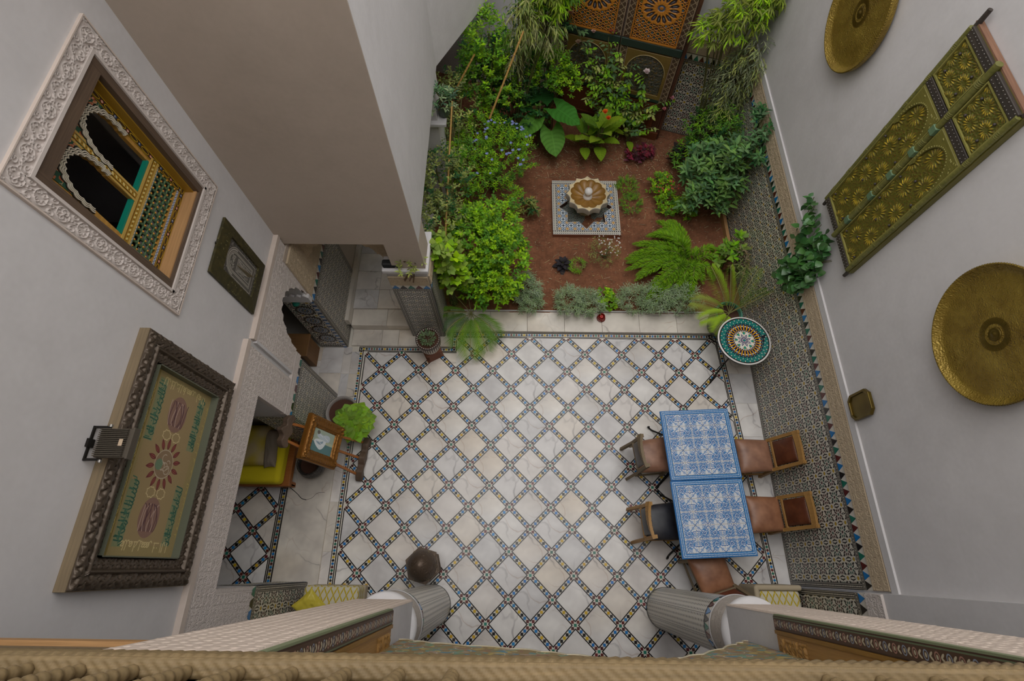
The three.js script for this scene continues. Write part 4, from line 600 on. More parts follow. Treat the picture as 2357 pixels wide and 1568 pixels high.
  M('lattice_border', [hs(T(quad(0, 0.715, 0, 0.022), 0.965, 3.847, 0.005)), hs(T(quad(0, 0.715, 0, 0.022), 0.965, 4.1, 0.005))], meander, w); vstrip(0.964, 0.986, 3.868, 4.1, meander, 'lattice_border', 0.005); vstrip(1.659, 1.681, 3.868, 4.1, meander, 'lattice_border', 0.005);
  const sp = [], ro = [], gr = new THREE.Vector2(); for (let i = 0; i < 14; i++) { const u = 1.0 + i * 0.0495; sp.push(hs(T(lathe([[0.006, 0], [0.006, 0.235]], 6), u, 3.867, -0.012))); for (let j = 0; j < 5; j++) { const y = 3.892 + j * 0.0475; sp.push(hs(T(lathe([[0.006, -0.018], [0.013, -0.014], [0.009, 0], [0.013, 0.014], [0.006, 0.018]], 6), u, y + 0.0235, -0.012)), hs(sph(0.015, u, y, -0.012, 7))); ro.push(hs(T(new THREE.CylinderGeometry(0.004, 0.0085, 0.006, 6), u, y, 0.004, PI / 2))); } } for (let j = 0; j < 5; j++) sp.push(hs(T(cyl(0.007, 0.007, 0.68, 6), 1.32, 3.892 + j * 0.0475, -0.012, 0, 0, PI / 2)));
  M('spindle_lattice', sp, col('#4f6b48', 0.6), w).userData.kind = 'stuff'; M('lattice_rosettes', ro, col('#c98a2c', 0.5), w).userData.kind = 'stuff';
  M('room_wall', [A(span(-0.5, 2.1, 2.82, 5.8, -4.6, -4.5)), A(span(-0.6, -0.5, 2.82, 5.8, -4.6, -0.34)), A(span(2.1, 2.2, 2.82, 5.8, -4.6, -0.34)), A(span(-0.5, 2.1, 5.7, 5.8, -4.6, -0.34))], plaster, w); M('room_floor', A(span(-0.5, 2.1, 2.8, 2.84, -4.6, -0.34)), woodBrownDk, w);
}
// ---------- framed sundial ----------
{
  const t = thing('framed_sundial', 'silver sundial plate in a mottled green frame on the left wall', 'sundial', [-2.745, 3.02, -1.47], PI / 2);
  const fm = std({ roughness: 0.6, map: ntex(256, (u, v) => { const n = tn(u, v, 12, 4), m = tn(u, v, 26, 9); return m > 0.4 ? [112, 108, 70] : [58 + n * 26, 52 + n * 22, 20 + n * 14]; }, 0.5) });
  const hw = 0.272, hh = 0.392, iw = 0.165, ih = 0.265;
  const side = (a, b, c, d) => { const g = new THREE.BufferGeometry(); const p = [a, b, c, d], z = [0.022, 0.022, 0.04, 0.04], P = []; const f = (...q) => P.push(...q); for (const k of [0, 1, 2, 0, 2, 3]) f(p[k][0], p[k][1], z[k]); for (const k of [0, 1]) { } for (const [k, l] of [[0, 1]]) { f(p[l][0], p[l][1], z[l], p[k][0], p[k][1], z[k], p[k][0], p[k][1], -0.0); f(p[l][0], p[l][1], z[l], p[k][0], p[k][1], 0, p[l][0], p[l][1], 0); } f(p[3][0], p[3][1], z[3], p[2][0], p[2][1], z[2], p[2][0], p[2][1], 0.01); f(p[3][0], p[3][1], z[3], p[2][0], p[2][1], 0.01, p[3][0], p[3][1], 0.01); g.setAttribute('position', new THREE.Float32BufferAttribute(P, 3)); g.computeVertexNormals(); return uvm(g); };
  const O = [[-hw, -hh], [hw, -hh], [hw, hh], [-hw, hh]], I = [[-iw, -ih], [iw, -ih], [iw, ih], [-iw, ih]];
  for (let k = 0; k < 4; k++) M('frame_side', side(O[k], O[(k + 1) % 4], I[(k + 1) % 4], I[k]), fm, t);
  const art = canvas(384, 640, (x) => { x.fillStyle = '#5c5853'; x.fillRect(0, 0, 384, 640); x.strokeStyle = '#b9b4aa'; x.lineWidth = 3; seed = 12; for (let i = 0; i < 420; i++) { const X = rnd(384), Y = rnd(640); x.beginPath(); x.arc(X, Y, rnd(3, 8), rnd(6), rnd(6)); x.stroke(); }
    x.fillStyle = '#6b6761'; x.beginPath(); x.moveTo(40, 600); x.lineTo(40, 200); x.arc(192, 200, 152, PI, 0); x.lineTo(344, 600); x.fill(); x.lineWidth = 7; x.strokeStyle = '#c6c1b6'; for (const d of [0, 42, 56]) { x.beginPath(); x.moveTo(40 + d, 600 - d); x.lineTo(40 + d, 200); x.arc(192, 200, 152 - d, PI, 0); x.lineTo(344 - d, 600 - d); x.closePath(); x.stroke(); }
    x.lineWidth = 4; for (let i = 0; i < 60; i++) { const a = PI + i / 59 * PI, r = 132; x.beginPath(); x.arc(192 + Math.cos(a) * r, 200 + Math.sin(a) * r, 7, 0, 5); x.stroke(); } for (let i = 0; i < 40; i++) { const a = PI + rnd(PI), r = rnd(20, 84); x.beginPath(); x.arc(192 + Math.cos(a) * r, 200 + Math.sin(a) * r, rnd(6, 12), rnd(6), rnd(6)); x.stroke(); }
    x.fillStyle = '#b3aea4'; x.fillRect(118, 250, 150, 300); x.fillStyle = '#6b6761'; x.fillRect(128, 260, 130, 280); x.strokeStyle = '#c6c1b6'; for (let i = 0; i < 9; i++) { x.beginPath(); x.moveTo(192, 520); x.lineTo(132 + i * 15, 268); x.stroke(); x.strokeRect(134 + (i % 3) * 6, 280 + i * 26, 20, 10); x.strokeRect(236 - (i % 3) * 6, 280 + i * 26, 18, 10); } });
  M('sundial_plate', (() => { const g = new THREE.PlaneGeometry(iw * 2 + 0.01, ih * 2 + 0.01); g.translate(0, 0, 0.02); return g; })(), std({ map: ctex(art, 1, 1, true, true), metalness: 0.35, roughness: 0.5 }), t);
  M('gnomon', T(ext(shp([[0, -0.15], [0, 0.06], [0.055, -0.15]]), 0.006), 0.003, 0, 0.02, 0, -PI / 2), col('#8d8168', 0.45, { metalness: 0.6 }), t);
  M('hanging_hook', tube([[0, 0.39, 0.004], [0.0, 0.41, 0.008], [0.012, 0.41, 0.008]], 0.003, 10, 5), iron, t);
}
// ---------- large carved frame with an embroidered panel ----------
{
  const t = thing('framed_embroidery', 'huge carved dark frame around an embroidered golden panel on the left wall', 'picture', [-2.75, 2.755, 0.345], PI / 2);
  const W2 = 0.805, H2 = 1.15, fw = 0.185, d = 0.1, carvedM = std({ roughness: 0.42, metalness: 0.45, color: '#54483c' });
  const side = (L, rot, x, y) => { const g = relief(-L / 2, L / 2, 0, fw, 0.0055, (u, v) => { const e = v / fw; if (e < 0.5) return d - 0.03 + Math.sin(e / 0.5 * PI) * 0.012 + leafH(u / 0.24, e / 0.5) * 0.016; if (e < 0.62) return d - 0.012 + Math.sin((e - 0.5) / 0.12 * PI) * 0.01; return d - 0.03 - (e - 0.62) * 0.06 + leafH(u / 0.16 + 0.3, (e - 0.62) / 0.38) * 0.013; }, (u, v) => L / 2 - Math.abs(u) > v - 0.006, 0); return T(g, x, y, 0.002, 0, 0, rot); };
  for (const [L, r, x, y] of [[W2 * 2, 0, 0, 0], [H2, PI / 2, W2, H2 / 2], [W2 * 2, PI, 0, H2], [H2, -PI / 2, -W2, H2 / 2]]) M('carved_side', side(L, r, x, y), carvedM, t);
  for (const s of [span(-W2, W2, H2 - 0.012, H2, 0, d - 0.03), span(-W2, W2, 0, 0.012, 0, d - 0.03), span(-W2, -W2 + 0.012, 0.012, H2 - 0.012, 0, d - 0.03, 'y'), span(W2 - 0.012, W2, 0.012, H2 - 0.012, 0, d - 0.03, 'y')]) M('frame_edge', s, woodGrey, t);
  const iw = W2 - fw, ih0 = fw, ih1 = H2 - fw;
  M('inner_slip', [span(-iw, iw, ih0, ih0 + 0.008, 0.01, d - 0.02), span(-iw, iw, ih1 - 0.008, ih1, 0.01, d - 0.02), span(-iw, -iw + 0.008, ih0, ih1, 0.01, d - 0.02), span(iw - 0.008, iw, ih0, ih1, 0.01, d - 0.02)], col('#5f6252', 0.45), t);
  const art = canvas(1400, 880, (x, w, h) => {
    x.fillStyle = '#98875a'; x.fillRect(0, 0, w, h); seed = 21; for (let i = 0; i < 9000; i++) { x.fillStyle = ['rgba(160,140,90,.25)', 'rgba(110,92,50,.25)'][i % 2]; x.fillRect(rnd(w), rnd(h), rnd(2, 14), 2); } x.fillStyle = '#82713a'; x.fillRect(0, 0, w, 120); x.lineCap = 'round';
    const script = (X, Y, L, H, c, lw, vert) => { x.save(); x.translate(X, Y); if (vert) x.rotate(vert); x.strokeStyle = c; x.lineWidth = lw; let p = 0; while (p < L) { const st = rnd(26, 46); x.beginPath(); const k = Math.floor(rnd(5)); if (k === 0) { x.moveTo(p, -H); x.lineTo(p + rnd(-4, 4), 0); } else if (k === 1) { x.moveTo(p + st, -H * 0.4); x.quadraticCurveTo(p + st * 0.6, H * 0.5, p, 0); } else if (k === 2) { x.arc(p + st / 2, -H * 0.25, H * 0.26, 0.4, 5.6); x.lineTo(p, 0); } else if (k === 3) { x.moveTo(p + st, -H * 0.9); x.lineTo(p + st * 0.8, 0); x.quadraticCurveTo(p + st * 0.4, H * 0.3, p, -H * 0.2); } else { x.moveTo(p, 0); x.lineTo(p + st, 0); x.moveTo(p + st * 0.5, -H * 0.55); x.lineTo(p + st * 0.56, -H * 0.5); } x.stroke(); p += st * 0.8; } x.restore(); };
    const cx = w / 2, cy = h / 2 + 20; x.fillStyle = 'rgba(158,134,98,.7)'; x.fillRect(90, 150, w - 180, h - 240);
    for (const s of [-1, 1]) { const mx = cx + s * 410; x.fillStyle = '#8a6a5c'; x.beginPath(); x.ellipse(mx, cy, 150, 120, 0, 0, 7); x.fill(); x.lineWidth = 8; for (let k = 0; k < 12; k++) { x.strokeStyle = k % 3 ? '#5c3d40' : '#b59a8c'; x.beginPath(); const y = cy - 90 + k * 16; x.moveTo(mx - 100, y); x.bezierCurveTo(mx - 40, y + rnd(-50, 50), mx + 40, y + rnd(-60, 60), mx + 100, y + rnd(-40, 40)); x.stroke(); }
      for (const t2 of [-1, 1]) { x.strokeStyle = '#cdb98a'; x.lineWidth = 7; x.beginPath(); for (let k = 0; k <= 16; k++) { const a = k / 16 * 2 * PI, r = 44 + (k % 2) * 10; x.lineTo(cx + s * 225 + Math.cos(a) * r * 0.8, cy + t2 * 62 + Math.sin(a) * r); } x.stroke(); } }
    for (let k = 0; k < 14; k++) { x.save(); x.translate(cx, cy); x.rotate(k / 14 * 2 * PI); x.fillStyle = '#8e4a40'; x.beginPath(); x.moveTo(118, 0); x.quadraticCurveTo(150, -32, 205, 0); x.quadraticCurveTo(150, 32, 118, 0); x.fill(); x.strokeStyle = '#652a2a'; x.lineWidth = 6; x.stroke(); x.beginPath(); x.moveTo(125, 0); x.lineTo(195, 0); x.stroke(); x.restore(); }
    x.fillStyle = '#8d755a'; x.beginPath(); x.arc(cx, cy, 112, 0, 7); x.fill(); x.strokeStyle = '#b8a892'; x.lineWidth = 7; x.stroke(); for (let k = 0; k < 8; k++) { x.beginPath(); x.arc(cx + rnd(-50, 60), cy + rnd(-20, 60), rnd(18, 40), rnd(6), rnd(6)); x.stroke(); } x.fillStyle = '#6d8468'; x.beginPath(); x.arc(cx - 10, cy - 58, 44, 0, 7); x.fill();
    for (const [X, Y, L] of [[cx - 620, 225, 440], [cx + 150, 225, 470], [cx - 600, h - 100, 430], [cx + 170, h - 100, 430]]) { x.fillStyle = 'rgba(98,132,104,.45)'; x.fillRect(X - 10, Y - 84, L + 30, 100); script(X, Y, L, 84, '#2f5a48', 10); script(X + 14, Y - 26, L, 46, '#3f6a54', 8); }
    script(110, h - 110, 520, 66, '#cbb884', 8, -PI / 2); script(w - 50, h - 110, 560, 66, '#c3b07a', 8, -PI / 2); script(160, 105, w - 300, 40, '#b5a35e', 5); script(160, h - 20, w - 300, 30, '#b5a35e', 4);
  });
  M('embroidered_panel', (() => { const g = new THREE.PlaneGeometry(iw * 2, ih1 - ih0); g.translate(0, H2 / 2, 0.022); return g; })(), std({ map: ctex(art, 1, 1, true, true), roughness: 0.85 }), t);
}
// ---------- floodlight (off) ----------
{
  const t = thing('floodlight', 'grey ribbed floodlight on a bracket above the carved frame', 'floodlight', [-2.6, 4.0, 0.345]); const g = col('#5d554a', 0.5, { metalness: 0.5 });
  const b = new THREE.Group(); b.name = 'lamp_body'; b.rotation.z = -0.06; t.add(b); M('housing', [rbox(0.19, 0.035, 0.175, 0.008, 0.01, 0, 0), box(0.012, 0.05, 0.185, 0.108, 0, 0)], g, b);
  const f = []; for (let i = 0; i < 15; i++) f.push(box(0.165, 0.018, 0.004, 0.0, 0.026, -0.078 + i * 0.0112)); M('cooling_fins', f, g, b); M('rating_plate', box(0.022, 0.002, 0.04, 0.06, 0.036, 0.0), col('#bda68c', 0.6), b); M('front_glass', box(0.16, 0.004, 0.15, 0.01, -0.019, 0), col('#9aa0a0', 0.15), b);
  M('bracket', [box(0.11, 0.012, 0.014, -0.1, 0.0, 0.097), box(0.11, 0.012, 0.014, -0.1, 0, -0.097), box(0.012, 0.016, 0.208, -0.146, 0, 0)], iron, t); for (const s of [-1, 1]) M('bolt', cyl(0.011, 0.011, 0.016, 8, -0.05, 0.0, s * 0.106, PI / 2), steel, t); M('wall_box', box(0.02, 0.05, 0.05, -0.145, 0, 0), iron, t);
}
// ---------- right wall: carved green doors and brass ----------
const doorCanvas = (n, wide) => canvas(512, Math.round(512 * n / wide), (x, w, h) => { // height and colour share the drawing: stars of raised darts with strapwork between
  x.fillStyle = '#3a3a3a'; x.fillRect(0, 0, w, h); x.lineCap = 'round'; seed = 40 + n * 7; const S = w / 1.3, stars = []; const rows = Math.max(1, Math.round(h / (S * 0.95)));
  for (let j = 0; j <= rows * 2; j++) for (let i = 0; i <= 4; i++) if ((i + j) % 2 === 0) stars.push([i * S * 0.5, j * h / (rows * 2)]);
  x.strokeStyle = '#8a8a8a'; x.lineWidth = 4; for (let i = 0; i < 1500; i++) { const X = rnd(w), Y = rnd(h), a = Math.floor(rnd(8)) * PI / 4, l = rnd(10, 24); if (stars.some(([p, q]) => Math.hypot(X - p, Y - q) < S * 0.3)) continue; x.beginPath(); x.moveTo(X, Y); x.lineTo(X + Math.cos(a) * l, Y + Math.sin(a) * l); x.lineTo(X + Math.cos(a) * l + Math.cos(a + 0.8) * l * 0.5, Y + Math.sin(a) * l + Math.sin(a + 0.8) * l * 0.5); x.stroke(); }
  for (const [p, q] of stars) for (let k = 0; k < 16; k++) { x.save(); x.translate(p, q); x.rotate(k * PI / 8 + 0.1); x.fillStyle = '#e8e8e8'; x.beginPath(); x.moveTo(S * 0.08, 0); x.lineTo(S * 0.2, -S * 0.026); x.lineTo(S * 0.31, 0); x.lineTo(S * 0.2, S * 0.026); x.fill(); x.strokeStyle = '#161616'; x.lineWidth = 4; x.beginPath(); x.moveTo(S * 0.1, S * 0.045); x.lineTo(S * 0.3, S * 0.045); x.stroke(); x.restore(); }
});
function tinted(c, ground, dart, k) { return canvas(c.width, c.height, (x, w, h) => { const s = c.getContext('2d').getImageData(0, 0, w, h), d = s.data; for (let i = 0; i < w * h; i++) { const q = d[i * 4] / 255, X = i % w, Y = (i / w) | 0, m = clamp(perlin.noise(X * 0.012, Y * 0.012, k) * 1.6 + 0.35), gg = q > 0.75 ? lerp(0.35, 1, m) : 0; for (let j = 0; j < 3; j++) d[i * 4 + j] = lerp(ground[j] * (0.93 + 0.2 * perlin.noise(X * 0.05, Y * 0.05, k + j)), dart[j], gg); } x.putImageData(s, 0, 0); }); }
{
  const t = thing('carved_doors', 'pair of old carved green and gold wooden doors hung on the right wall', 'door panel', [3.165, 2.51, -2.265], -PI / 2);
  const Wd = 0.475, H = 1.99, mid = 1.53, olive = W('#6c6628', 0.5, 12), oliveTrim = W('#868040', 0.5, 13), dk = W('#38302a', 0.55, 14), post = W('#6e6c32', 0.45, 15);
  M('backing', span(-Wd, Wd, 0, H, -0.05, 0), olive, t); M('top_edge', span(-Wd - 0.005, Wd + 0.005, H, H + 0.012, -0.05, 0.0), W('#7e5a44', 0.8, 16), t);
  const cl = doorCanvas(3, 1), cu = doorCanvas(1.2, 1), hl = heights(cl), hu = heights(cu), ml = std({ map: ctex(tinted(cl, [104, 96, 30], [186, 158, 40], 1), 1, 1, true, true), roughness: 0.5 }), mu = std({ map: ctex(tinted(cu, [102, 98, 34], [186, 158, 42], 4), 1, 1, true, true), roughness: 0.5 });
  const norm = (g, x0, x1, y0, y1) => { const uv = g.attributes.uv; for (let i = 0; i < uv.count; i++) uv.setXY(i, (uv.getX(i) - x0) / (x1 - x0), (uv.getY(i) - y0) / (y1 - y0)); return g; };
  for (const s of [-1, 1]) {
    const leaf = new THREE.Group(); leaf.name = 'door_leaf'; t.add(leaf);
    const x0 = s < 0 ? -Wd + 0.055 : 0.05, x1 = s < 0 ? -0.05 : Wd - 0.055, cx = (x0 + x1) / 2, hw = (x1 - x0) / 2;
    const lo = [0.09, mid - 0.05], up = [mid + 0.06, H - 0.09];
    M('lower_panel', norm(relief(x0, x1, lo[0], lo[1], 0.005, (u, v) => 0.004 + 0.012 * hl((u - x0) / (x1 - x0), (v - lo[0]) / (lo[1] - lo[0])), null, 0.002), x0, x1, lo[0], lo[1]), ml, leaf);
    M('upper_panel', norm(relief(x0, x1, up[0], up[1], 0.005, (u, v) => 0.004 + 0.012 * hu((u - x0) / (x1 - x0), (v - up[0]) / (up[1] - up[0])), null, 0.002), x0, x1, up[0], up[1]), mu, leaf);
    // arch board over the lower panel
    const ay = lo[1] - 0.33, p = [[x0, ay - 0.06], [x0 + 0.02, ay - 0.05], [x0 + 0.035, ay - 0.01], [x0 + 0.02, ay + 0.02]]; for (let i = 0; i <= 28; i++) { const a = PI - PI * i / 28; p.push([cx + Math.cos(a) * (hw - 0.02), ay + 0.02 + Math.sin(a) * 0.25]); } p.push([x1 - 0.035, ay - 0.01], [x1 - 0.02, ay - 0.05], [x1, ay - 0.06], [x1, lo[1]], [x0, lo[1]]);
    M('arch_board', uvm(T(ext(shp(p), 0.014, 0.003), 0, 0, 0.012)), olive, leaf);
    const bumps = []; for (let i = 0; i <= 26; i++) { const a = PI - PI * i / 26; bumps.push(sph(0.007, cx + Math.cos(a) * (hw - 0.008), ay + 0.02 + Math.sin(a) * 0.262, 0.028, 5)); } seed = 9; for (let i = 0; i < 46; i++) { const X = rnd(x0 + 0.01, x1 - 0.01), Y = rnd(ay + 0.05, lo[1] - 0.01); if (Math.hypot((X - cx) / hw, (Y - ay - 0.02) / 0.27) > 1.08) bumps.push(T(sph(0.009, 0, 0, 0, 5).scale(1.6, 0.7, 0.6), X, Y, 0.028, 0, 0, rnd(3))); } M('arch_carving', bumps, oliveTrim, leaf);
    for (const [a, b] of [lo, up]) M('panel_moulding', [span(x0 - 0.012, x0, a - 0.012, b + 0.012, 0, 0.026, 'y'), span(x1, x1 + 0.012, a - 0.012, b + 0.012, 0, 0.026, 'y'), span(x0, x1, a - 0.012, a, 0, 0.026), span(x0, x1, b, b + 0.012, 0, 0.026)], oliveTrim, leaf);
    const knobs = []; for (let i = 0; i < 9; i++) knobs.push(sph(0.012, lerp(x0 + 0.03, x1 - 0.03, (i % 3) / 2), lo[0] + 0.08 + Math.floor(i / 3) * 0.4 + (i % 2) * 0.12, 0.02, 8)); for (let i = 0; i < 4; i++) knobs.push(sph(0.012, lerp(x0 + 0.06, x1 - 0.06, i % 2), lerp(up[0] + 0.08, up[1] - 0.08, i >> 1), 0.02, 8)); for (const k of knobs) M('boss', k, dk, leaf);
    for (const y of [0.0, mid - 0.035, H - 0.075]) { M('studded_bar', rbox(Wd - 0.06, 0.07, 0.03, 0.006, s * Wd / 2, y + 0.035, 0.012), dk, leaf); const n = []; for (let i = 0; i < 11; i++) for (const e of [-1, 1]) n.push(sph(0.005, s * Wd / 2 + lerp(-0.18, 0.18, i / 10), y + 0.035 + e * 0.017, 0.028, 5)); M('stud_nails', n, steel, leaf).userData.kind = 'stuff'; }
  }
  const turned = (x, y0, y1, r, base) => { const p = [[0.001, y0]], N = 60; const rings = [0.08, 0.22, 0.36, 0.5, 0.64, 0.78, 0.92]; for (let i = 0; i <= N * 8; i++) { const f = i / (N * 8); const k = rings.some((q) => Math.abs(q - f) < 0.016) ? 1.06 + 0.1 * Math.sin(f * 900) : 1; p.push([r * k, lerp(y0, y1, f)]); } p.push([0.001, y1]); return T(lathe(p, 12), x, 0, base); };
  M('turned_post', turned(0, -0.02, H + 0.03, 0.028, 0.022), post, t, 'central turned post with ring mouldings'); for (const s of [-1, 1]) { M('turned_post', turned(s * (Wd - 0.024), 0.02, H - 0.02, 0.021, 0.018), post, t); M('pivot_peg', [cyl(0.02, 0.018, 0.1, 10, s * (Wd - 0.02), -0.03, -0.01)], dk, t); M('pivot_peg', [cyl(0.018, 0.02, 0.12, 10, s * (Wd - 0.02), H + 0.05, -0.01)], dk, t); }
  for (const y of [0.25, 0.62, 0.9, 1.18, 1.42]) M('post_collar', rbox(0.064, 0.07, 0.06, 0.006, 0, y, 0.024), W('#5f7a5c', 0.45, 17), t);
}
const brassBump = ntex(512, (u, v) => 128 + tn(u, v, 50, 2) * 110 + tn(u, v, 22, 4) * 50, 0.5, false);
const brass = std({ metalness: 0.45, roughness: 0.42, map: ntex(256, (u, v) => { const n = tn(u, v, 5, 3) * 26 + tn(u, v, 18, 6) * 16; return [140 + n, 116 + n, 46 + n * 0.6]; }, 0.9), bumpMap: brassBump, bumpScale: 0.008 });
const brassPlain = std({ metalness: 0.7, roughness: 0.35, map: ntex(128, (u, v) => { const n = tn(u, v, 4, 3) * 18; return [104 + n, 86 + n, 34 + n * 0.6]; }, 0.5) });
function tray(name, label, z, y, R, boss) {
  const t = thing(name, label, 'tray', [3.17, y, z], -PI / 2); const L = (p, n = 96) => lathe(p, n).rotateX(PI / 2);
  M('dish', uvm(L([[0, 0.012], [R * 0.11, 0.012], [R * 0.115, 0.015], [R * 0.125, 0.015], [R * 0.135, 0.012], [R * 0.8, 0.012], [R * 0.84, 0.016], [R * 0.88, 0.012], [R * 0.93, 0.02], [R, 0.055]])), brass, t);
  M('rim', uvm(L([[R - 0.004, 0.05], [R + 0.004, 0.06], [R + 0.01, 0.05], [R, 0.0], [R * 0.94, -0.03]])), brass, t);
  M('centre_boss', uvm(L([[0, boss], [R * 0.025, boss], [R * 0.035, 0.018], [R * 0.06, 0.018], [R * 0.068, 0.02], [R * 0.078, 0.016], [R * 0.088, 0.02], [R * 0.1, 0.013]], 48)), brassPlain, t);
  const ray = []; for (let k = 0; k < 90; k++) { const a = k / 90 * 2 * PI; ray.push(T(box(R * 0.09, 0.003, 0.004), Math.cos(a) * R * 0.2, Math.sin(a) * R * 0.2, 0.0125, 0, 0, a)); } M('engraved_rays', ray, brassPlain, t);
  const pk = []; for (let k = 0; k < 150; k++) { const a = k / 150 * 2 * PI; pk.push(sph(0.008, Math.cos(a) * (R + 0.006), Math.sin(a) * (R + 0.006), 0.05, 5)); } M('beaded_edge', pk, brassPlain, t).userData.kind = 'stuff';
}
tray('brass_tray', 'hammered brass tray high on the right wall, cut by the top of the picture', -4.06, 3.68, 0.52, 0.03);
tray('brass_tray', 'largest-looking hammered brass tray below the carved green doors', -0.55, 3.74, 0.49, 0.026);
{ const t = thing('brass_plate', 'small eight-sided plain brass plate above the dado', 'plate', [3.195, 2.15, -0.51], -PI / 2); const o = (w, h, c) => [[-w, -h + c], [-w + c, -h], [w - c, -h], [w, -h + c], [w, h - c], [w - c, h], [-w + c, h], [-w, h - c]]; t.rotation.z = 0.0;
  M('plate', uvm(ext(shp(o(0.13, 0.165, 0.05)), 0.012, 0.004, 2)), brassPlain, t); M('raised_rim', T(ext(shp(o(0.13, 0.165, 0.05), [o(0.105, 0.14, 0.042)]), 0.014, 0.004, 2), 0, 0, 0.012), brassPlain, t); }
// ---------- planting bed ----------
const bed = struct('ground', 'red-brown earth of the planting bed with dry straw');
{
  const soilTex = ntex(512, (u, v) => { const a = tn(u, v, 4, 1), b = tn(u, v, 18, 5), c = tn(u, v, 60, 9), n = a * 16 + b * 18 + c * 16; return [124 + n * 1.2, 80 + n * 0.9, 55 + n * 0.72]; }, 2.1);
  const soil = std({ map: soilTex, roughness: 0.97, bumpMap: ntex(512, (u, v) => 128 + tn(u, v, 30, 5) * 70 + tn(u, v, 90, 8) * 60, 1.1, false), bumpScale: 0.012 });
  const g = new THREE.PlaneGeometry(7.2, 6.4, 140, 120).rotateX(-PI / 2).translate(0.4, 0, -5.75), p = g.attributes.position, uv = g.attributes.uv;
  for (let i = 0; i < p.count; i++) { const x = p.getX(i), z = p.getZ(i); p.setY(i, 0.045 + perlin.noise(x * 1.7, z * 1.7, 2) * 0.03 + perlin.noise(x * 6, z * 6, 5) * 0.014); uv.setXY(i, x, z); } g.computeVertexNormals();
  M('earth', g, soil, bed);
  M('timber_edging', span(3.14, 3.19, 0.04, 0.16, -4.55, -3.55), woodPale, bed);
  const st = new THREE.InstancedMesh(new THREE.BoxGeometry(1, 0.004, 0.006), std({ roughness: 0.9 }), 2600), o = new THREE.Object3D(), c = new THREE.Color(); seed = 3;
  for (let i = 0; i < 2600; i++) { const x = rnd(-0.3, 3.1), z = i < 900 ? rnd(-6.1, -5.1) : rnd(-6.0, -2.7), l = rnd() < 0.12 ? rnd(0.05, 0.11) : rnd(0.008, 0.035); o.position.set(x, 0.062 + perlin.noise(x * 1.7, z * 1.7, 2) * 0.03, z); o.rotation.set(rnd(-0.2, 0.2), rnd(7), rnd(-0.2, 0.2)); o.scale.set(l, 1, rnd(0.4, 1.2)); o.updateMatrix(); st.setMatrixAt(i, o.matrix); c.setHSL(rnd(0.07, 0.12), rnd(0.3, 0.5), rnd(0.12, 0.42)); st.setColorAt(i, c); }
  tag(st, 'pale dry straw and chips scattered over the red earth', 'straw', undefined, 'stuff'); st.name = 'straw_litter'; st.castShadow = st.receiveShadow = true; scene.add(st);
}
// ---------- leaves ----------
function leafGeo(L, w, { n = 3, fold = 0.25, bend = 0.25, tip = 1, wide = 0.45 } = {}) { // along +z, facing +y
  const pos = [], idx = [], uv = [];
  for (let i = 0; i <= n; i++) { const t = i / n, q = t < wide ? Math.sin(t / wide * PI / 2) : Math.cos((t - wide) / (1 - wide) * PI / 2) ** tip, hw = Math.max(0.0004, w / 2 * q), y = -bend * L * t * t, z = L * t * (1 - bend * 0.2 * t); pos.push(-hw, y + fold * hw, z, 0, y, z, hw, y + fold * hw, z); uv.push(0, t, 0.5, t, 1, t); }
  for (let i = 0; i < n; i++) { const a = i * 3; idx.push(a, a + 4, a + 1, a, a + 3, a + 4, a + 1, a + 5, a + 2, a + 1, a + 4, a + 5); }
  const g = new THREE.BufferGeometry(); g.setAttribute('position', new THREE.Float32BufferAttribute(pos, 3)); g.setAttribute('uv', new THREE.Float32BufferAttribute(uv, 2)); g.setIndex(idx); g.computeVertexNormals(); return g;
}
const leafMat = new THREE.MeshPhysicalMaterial({ roughness: 0.75, specularIntensity: 0.5, side: THREE.DoubleSide, transmission: 0.3, thickness: 0 }), leafMatte = new THREE.MeshPhysicalMaterial({ roughness: 0.9, side: THREE.DoubleSide, transmission: 0.2, thickness: 0 });
const LG = { oval: leafGeo(1, 0.5, { n: 3 }), small: leafGeo(1, 0.55, { n: 2, wide: 0.55 }), narrow: leafGeo(1, 0.16, { n: 3, bend: 0.4 }), lance: leafGeo(1, 0.32, { n: 4, bend: 0.3 }), heart: leafGeo(1, 0.95, { n: 4, wide: 0.3, fold: 0.15 }), needle: leafGeo(1, 0.13, { n: 2, bend: 0.1, fold: 0 }), petal: leafGeo(1, 0.8, { n: 3, wide: 0.6, bend: -0.3 }) };
class Leaves {
  constructor() { this.m = []; this.c = []; this.o = new THREE.Object3D(); this.x = V(0, 0, 0); this.y = V(0, 0, 0); this.z = V(0, 0, 0); this.mat = new THREE.Matrix4(); }
  add(px, py, pz, dx, dy, dz, s, col, up = 0.6, roll = 0) {
    const z = this.z.set(dx, dy, dz).normalize(), y = this.y.set(rnd(-0.4, 0.4), up + 0.3, rnd(-0.4, 0.4)); y.addScaledVector(z, -y.dot(z)); if (y.lengthSq() < 1e-4) y.set(1, 0, 0).addScaledVector(z, -z.x); y.normalize(); const x = this.x.crossVectors(y, z);
    this.mat.makeBasis(x, y, z).scale(V(s, s, s)).setPosition(px, py, pz); this.m.push(...this.mat.elements); this.c.push(col);
  }
  build(name, geo, parent, mat = leafMat) { const n = this.c.length, im = new THREE.InstancedMesh(geo, mat, n), c = new THREE.Color(); for (let i = 0; i < n; i++) { im.setMatrixAt(i, new THREE.Matrix4().fromArray(this.m, i * 16)); im.setColorAt(i, c.set(this.c[i])); } im.name = name; im.userData.kind = 'stuff'; im.castShadow = im.receiveShadow = true; parent.add(im); return im; }
}
const hsl = (h, s, l) => new THREE.Color().setHSL(h, clamp(s), clamp(l));  // linear values
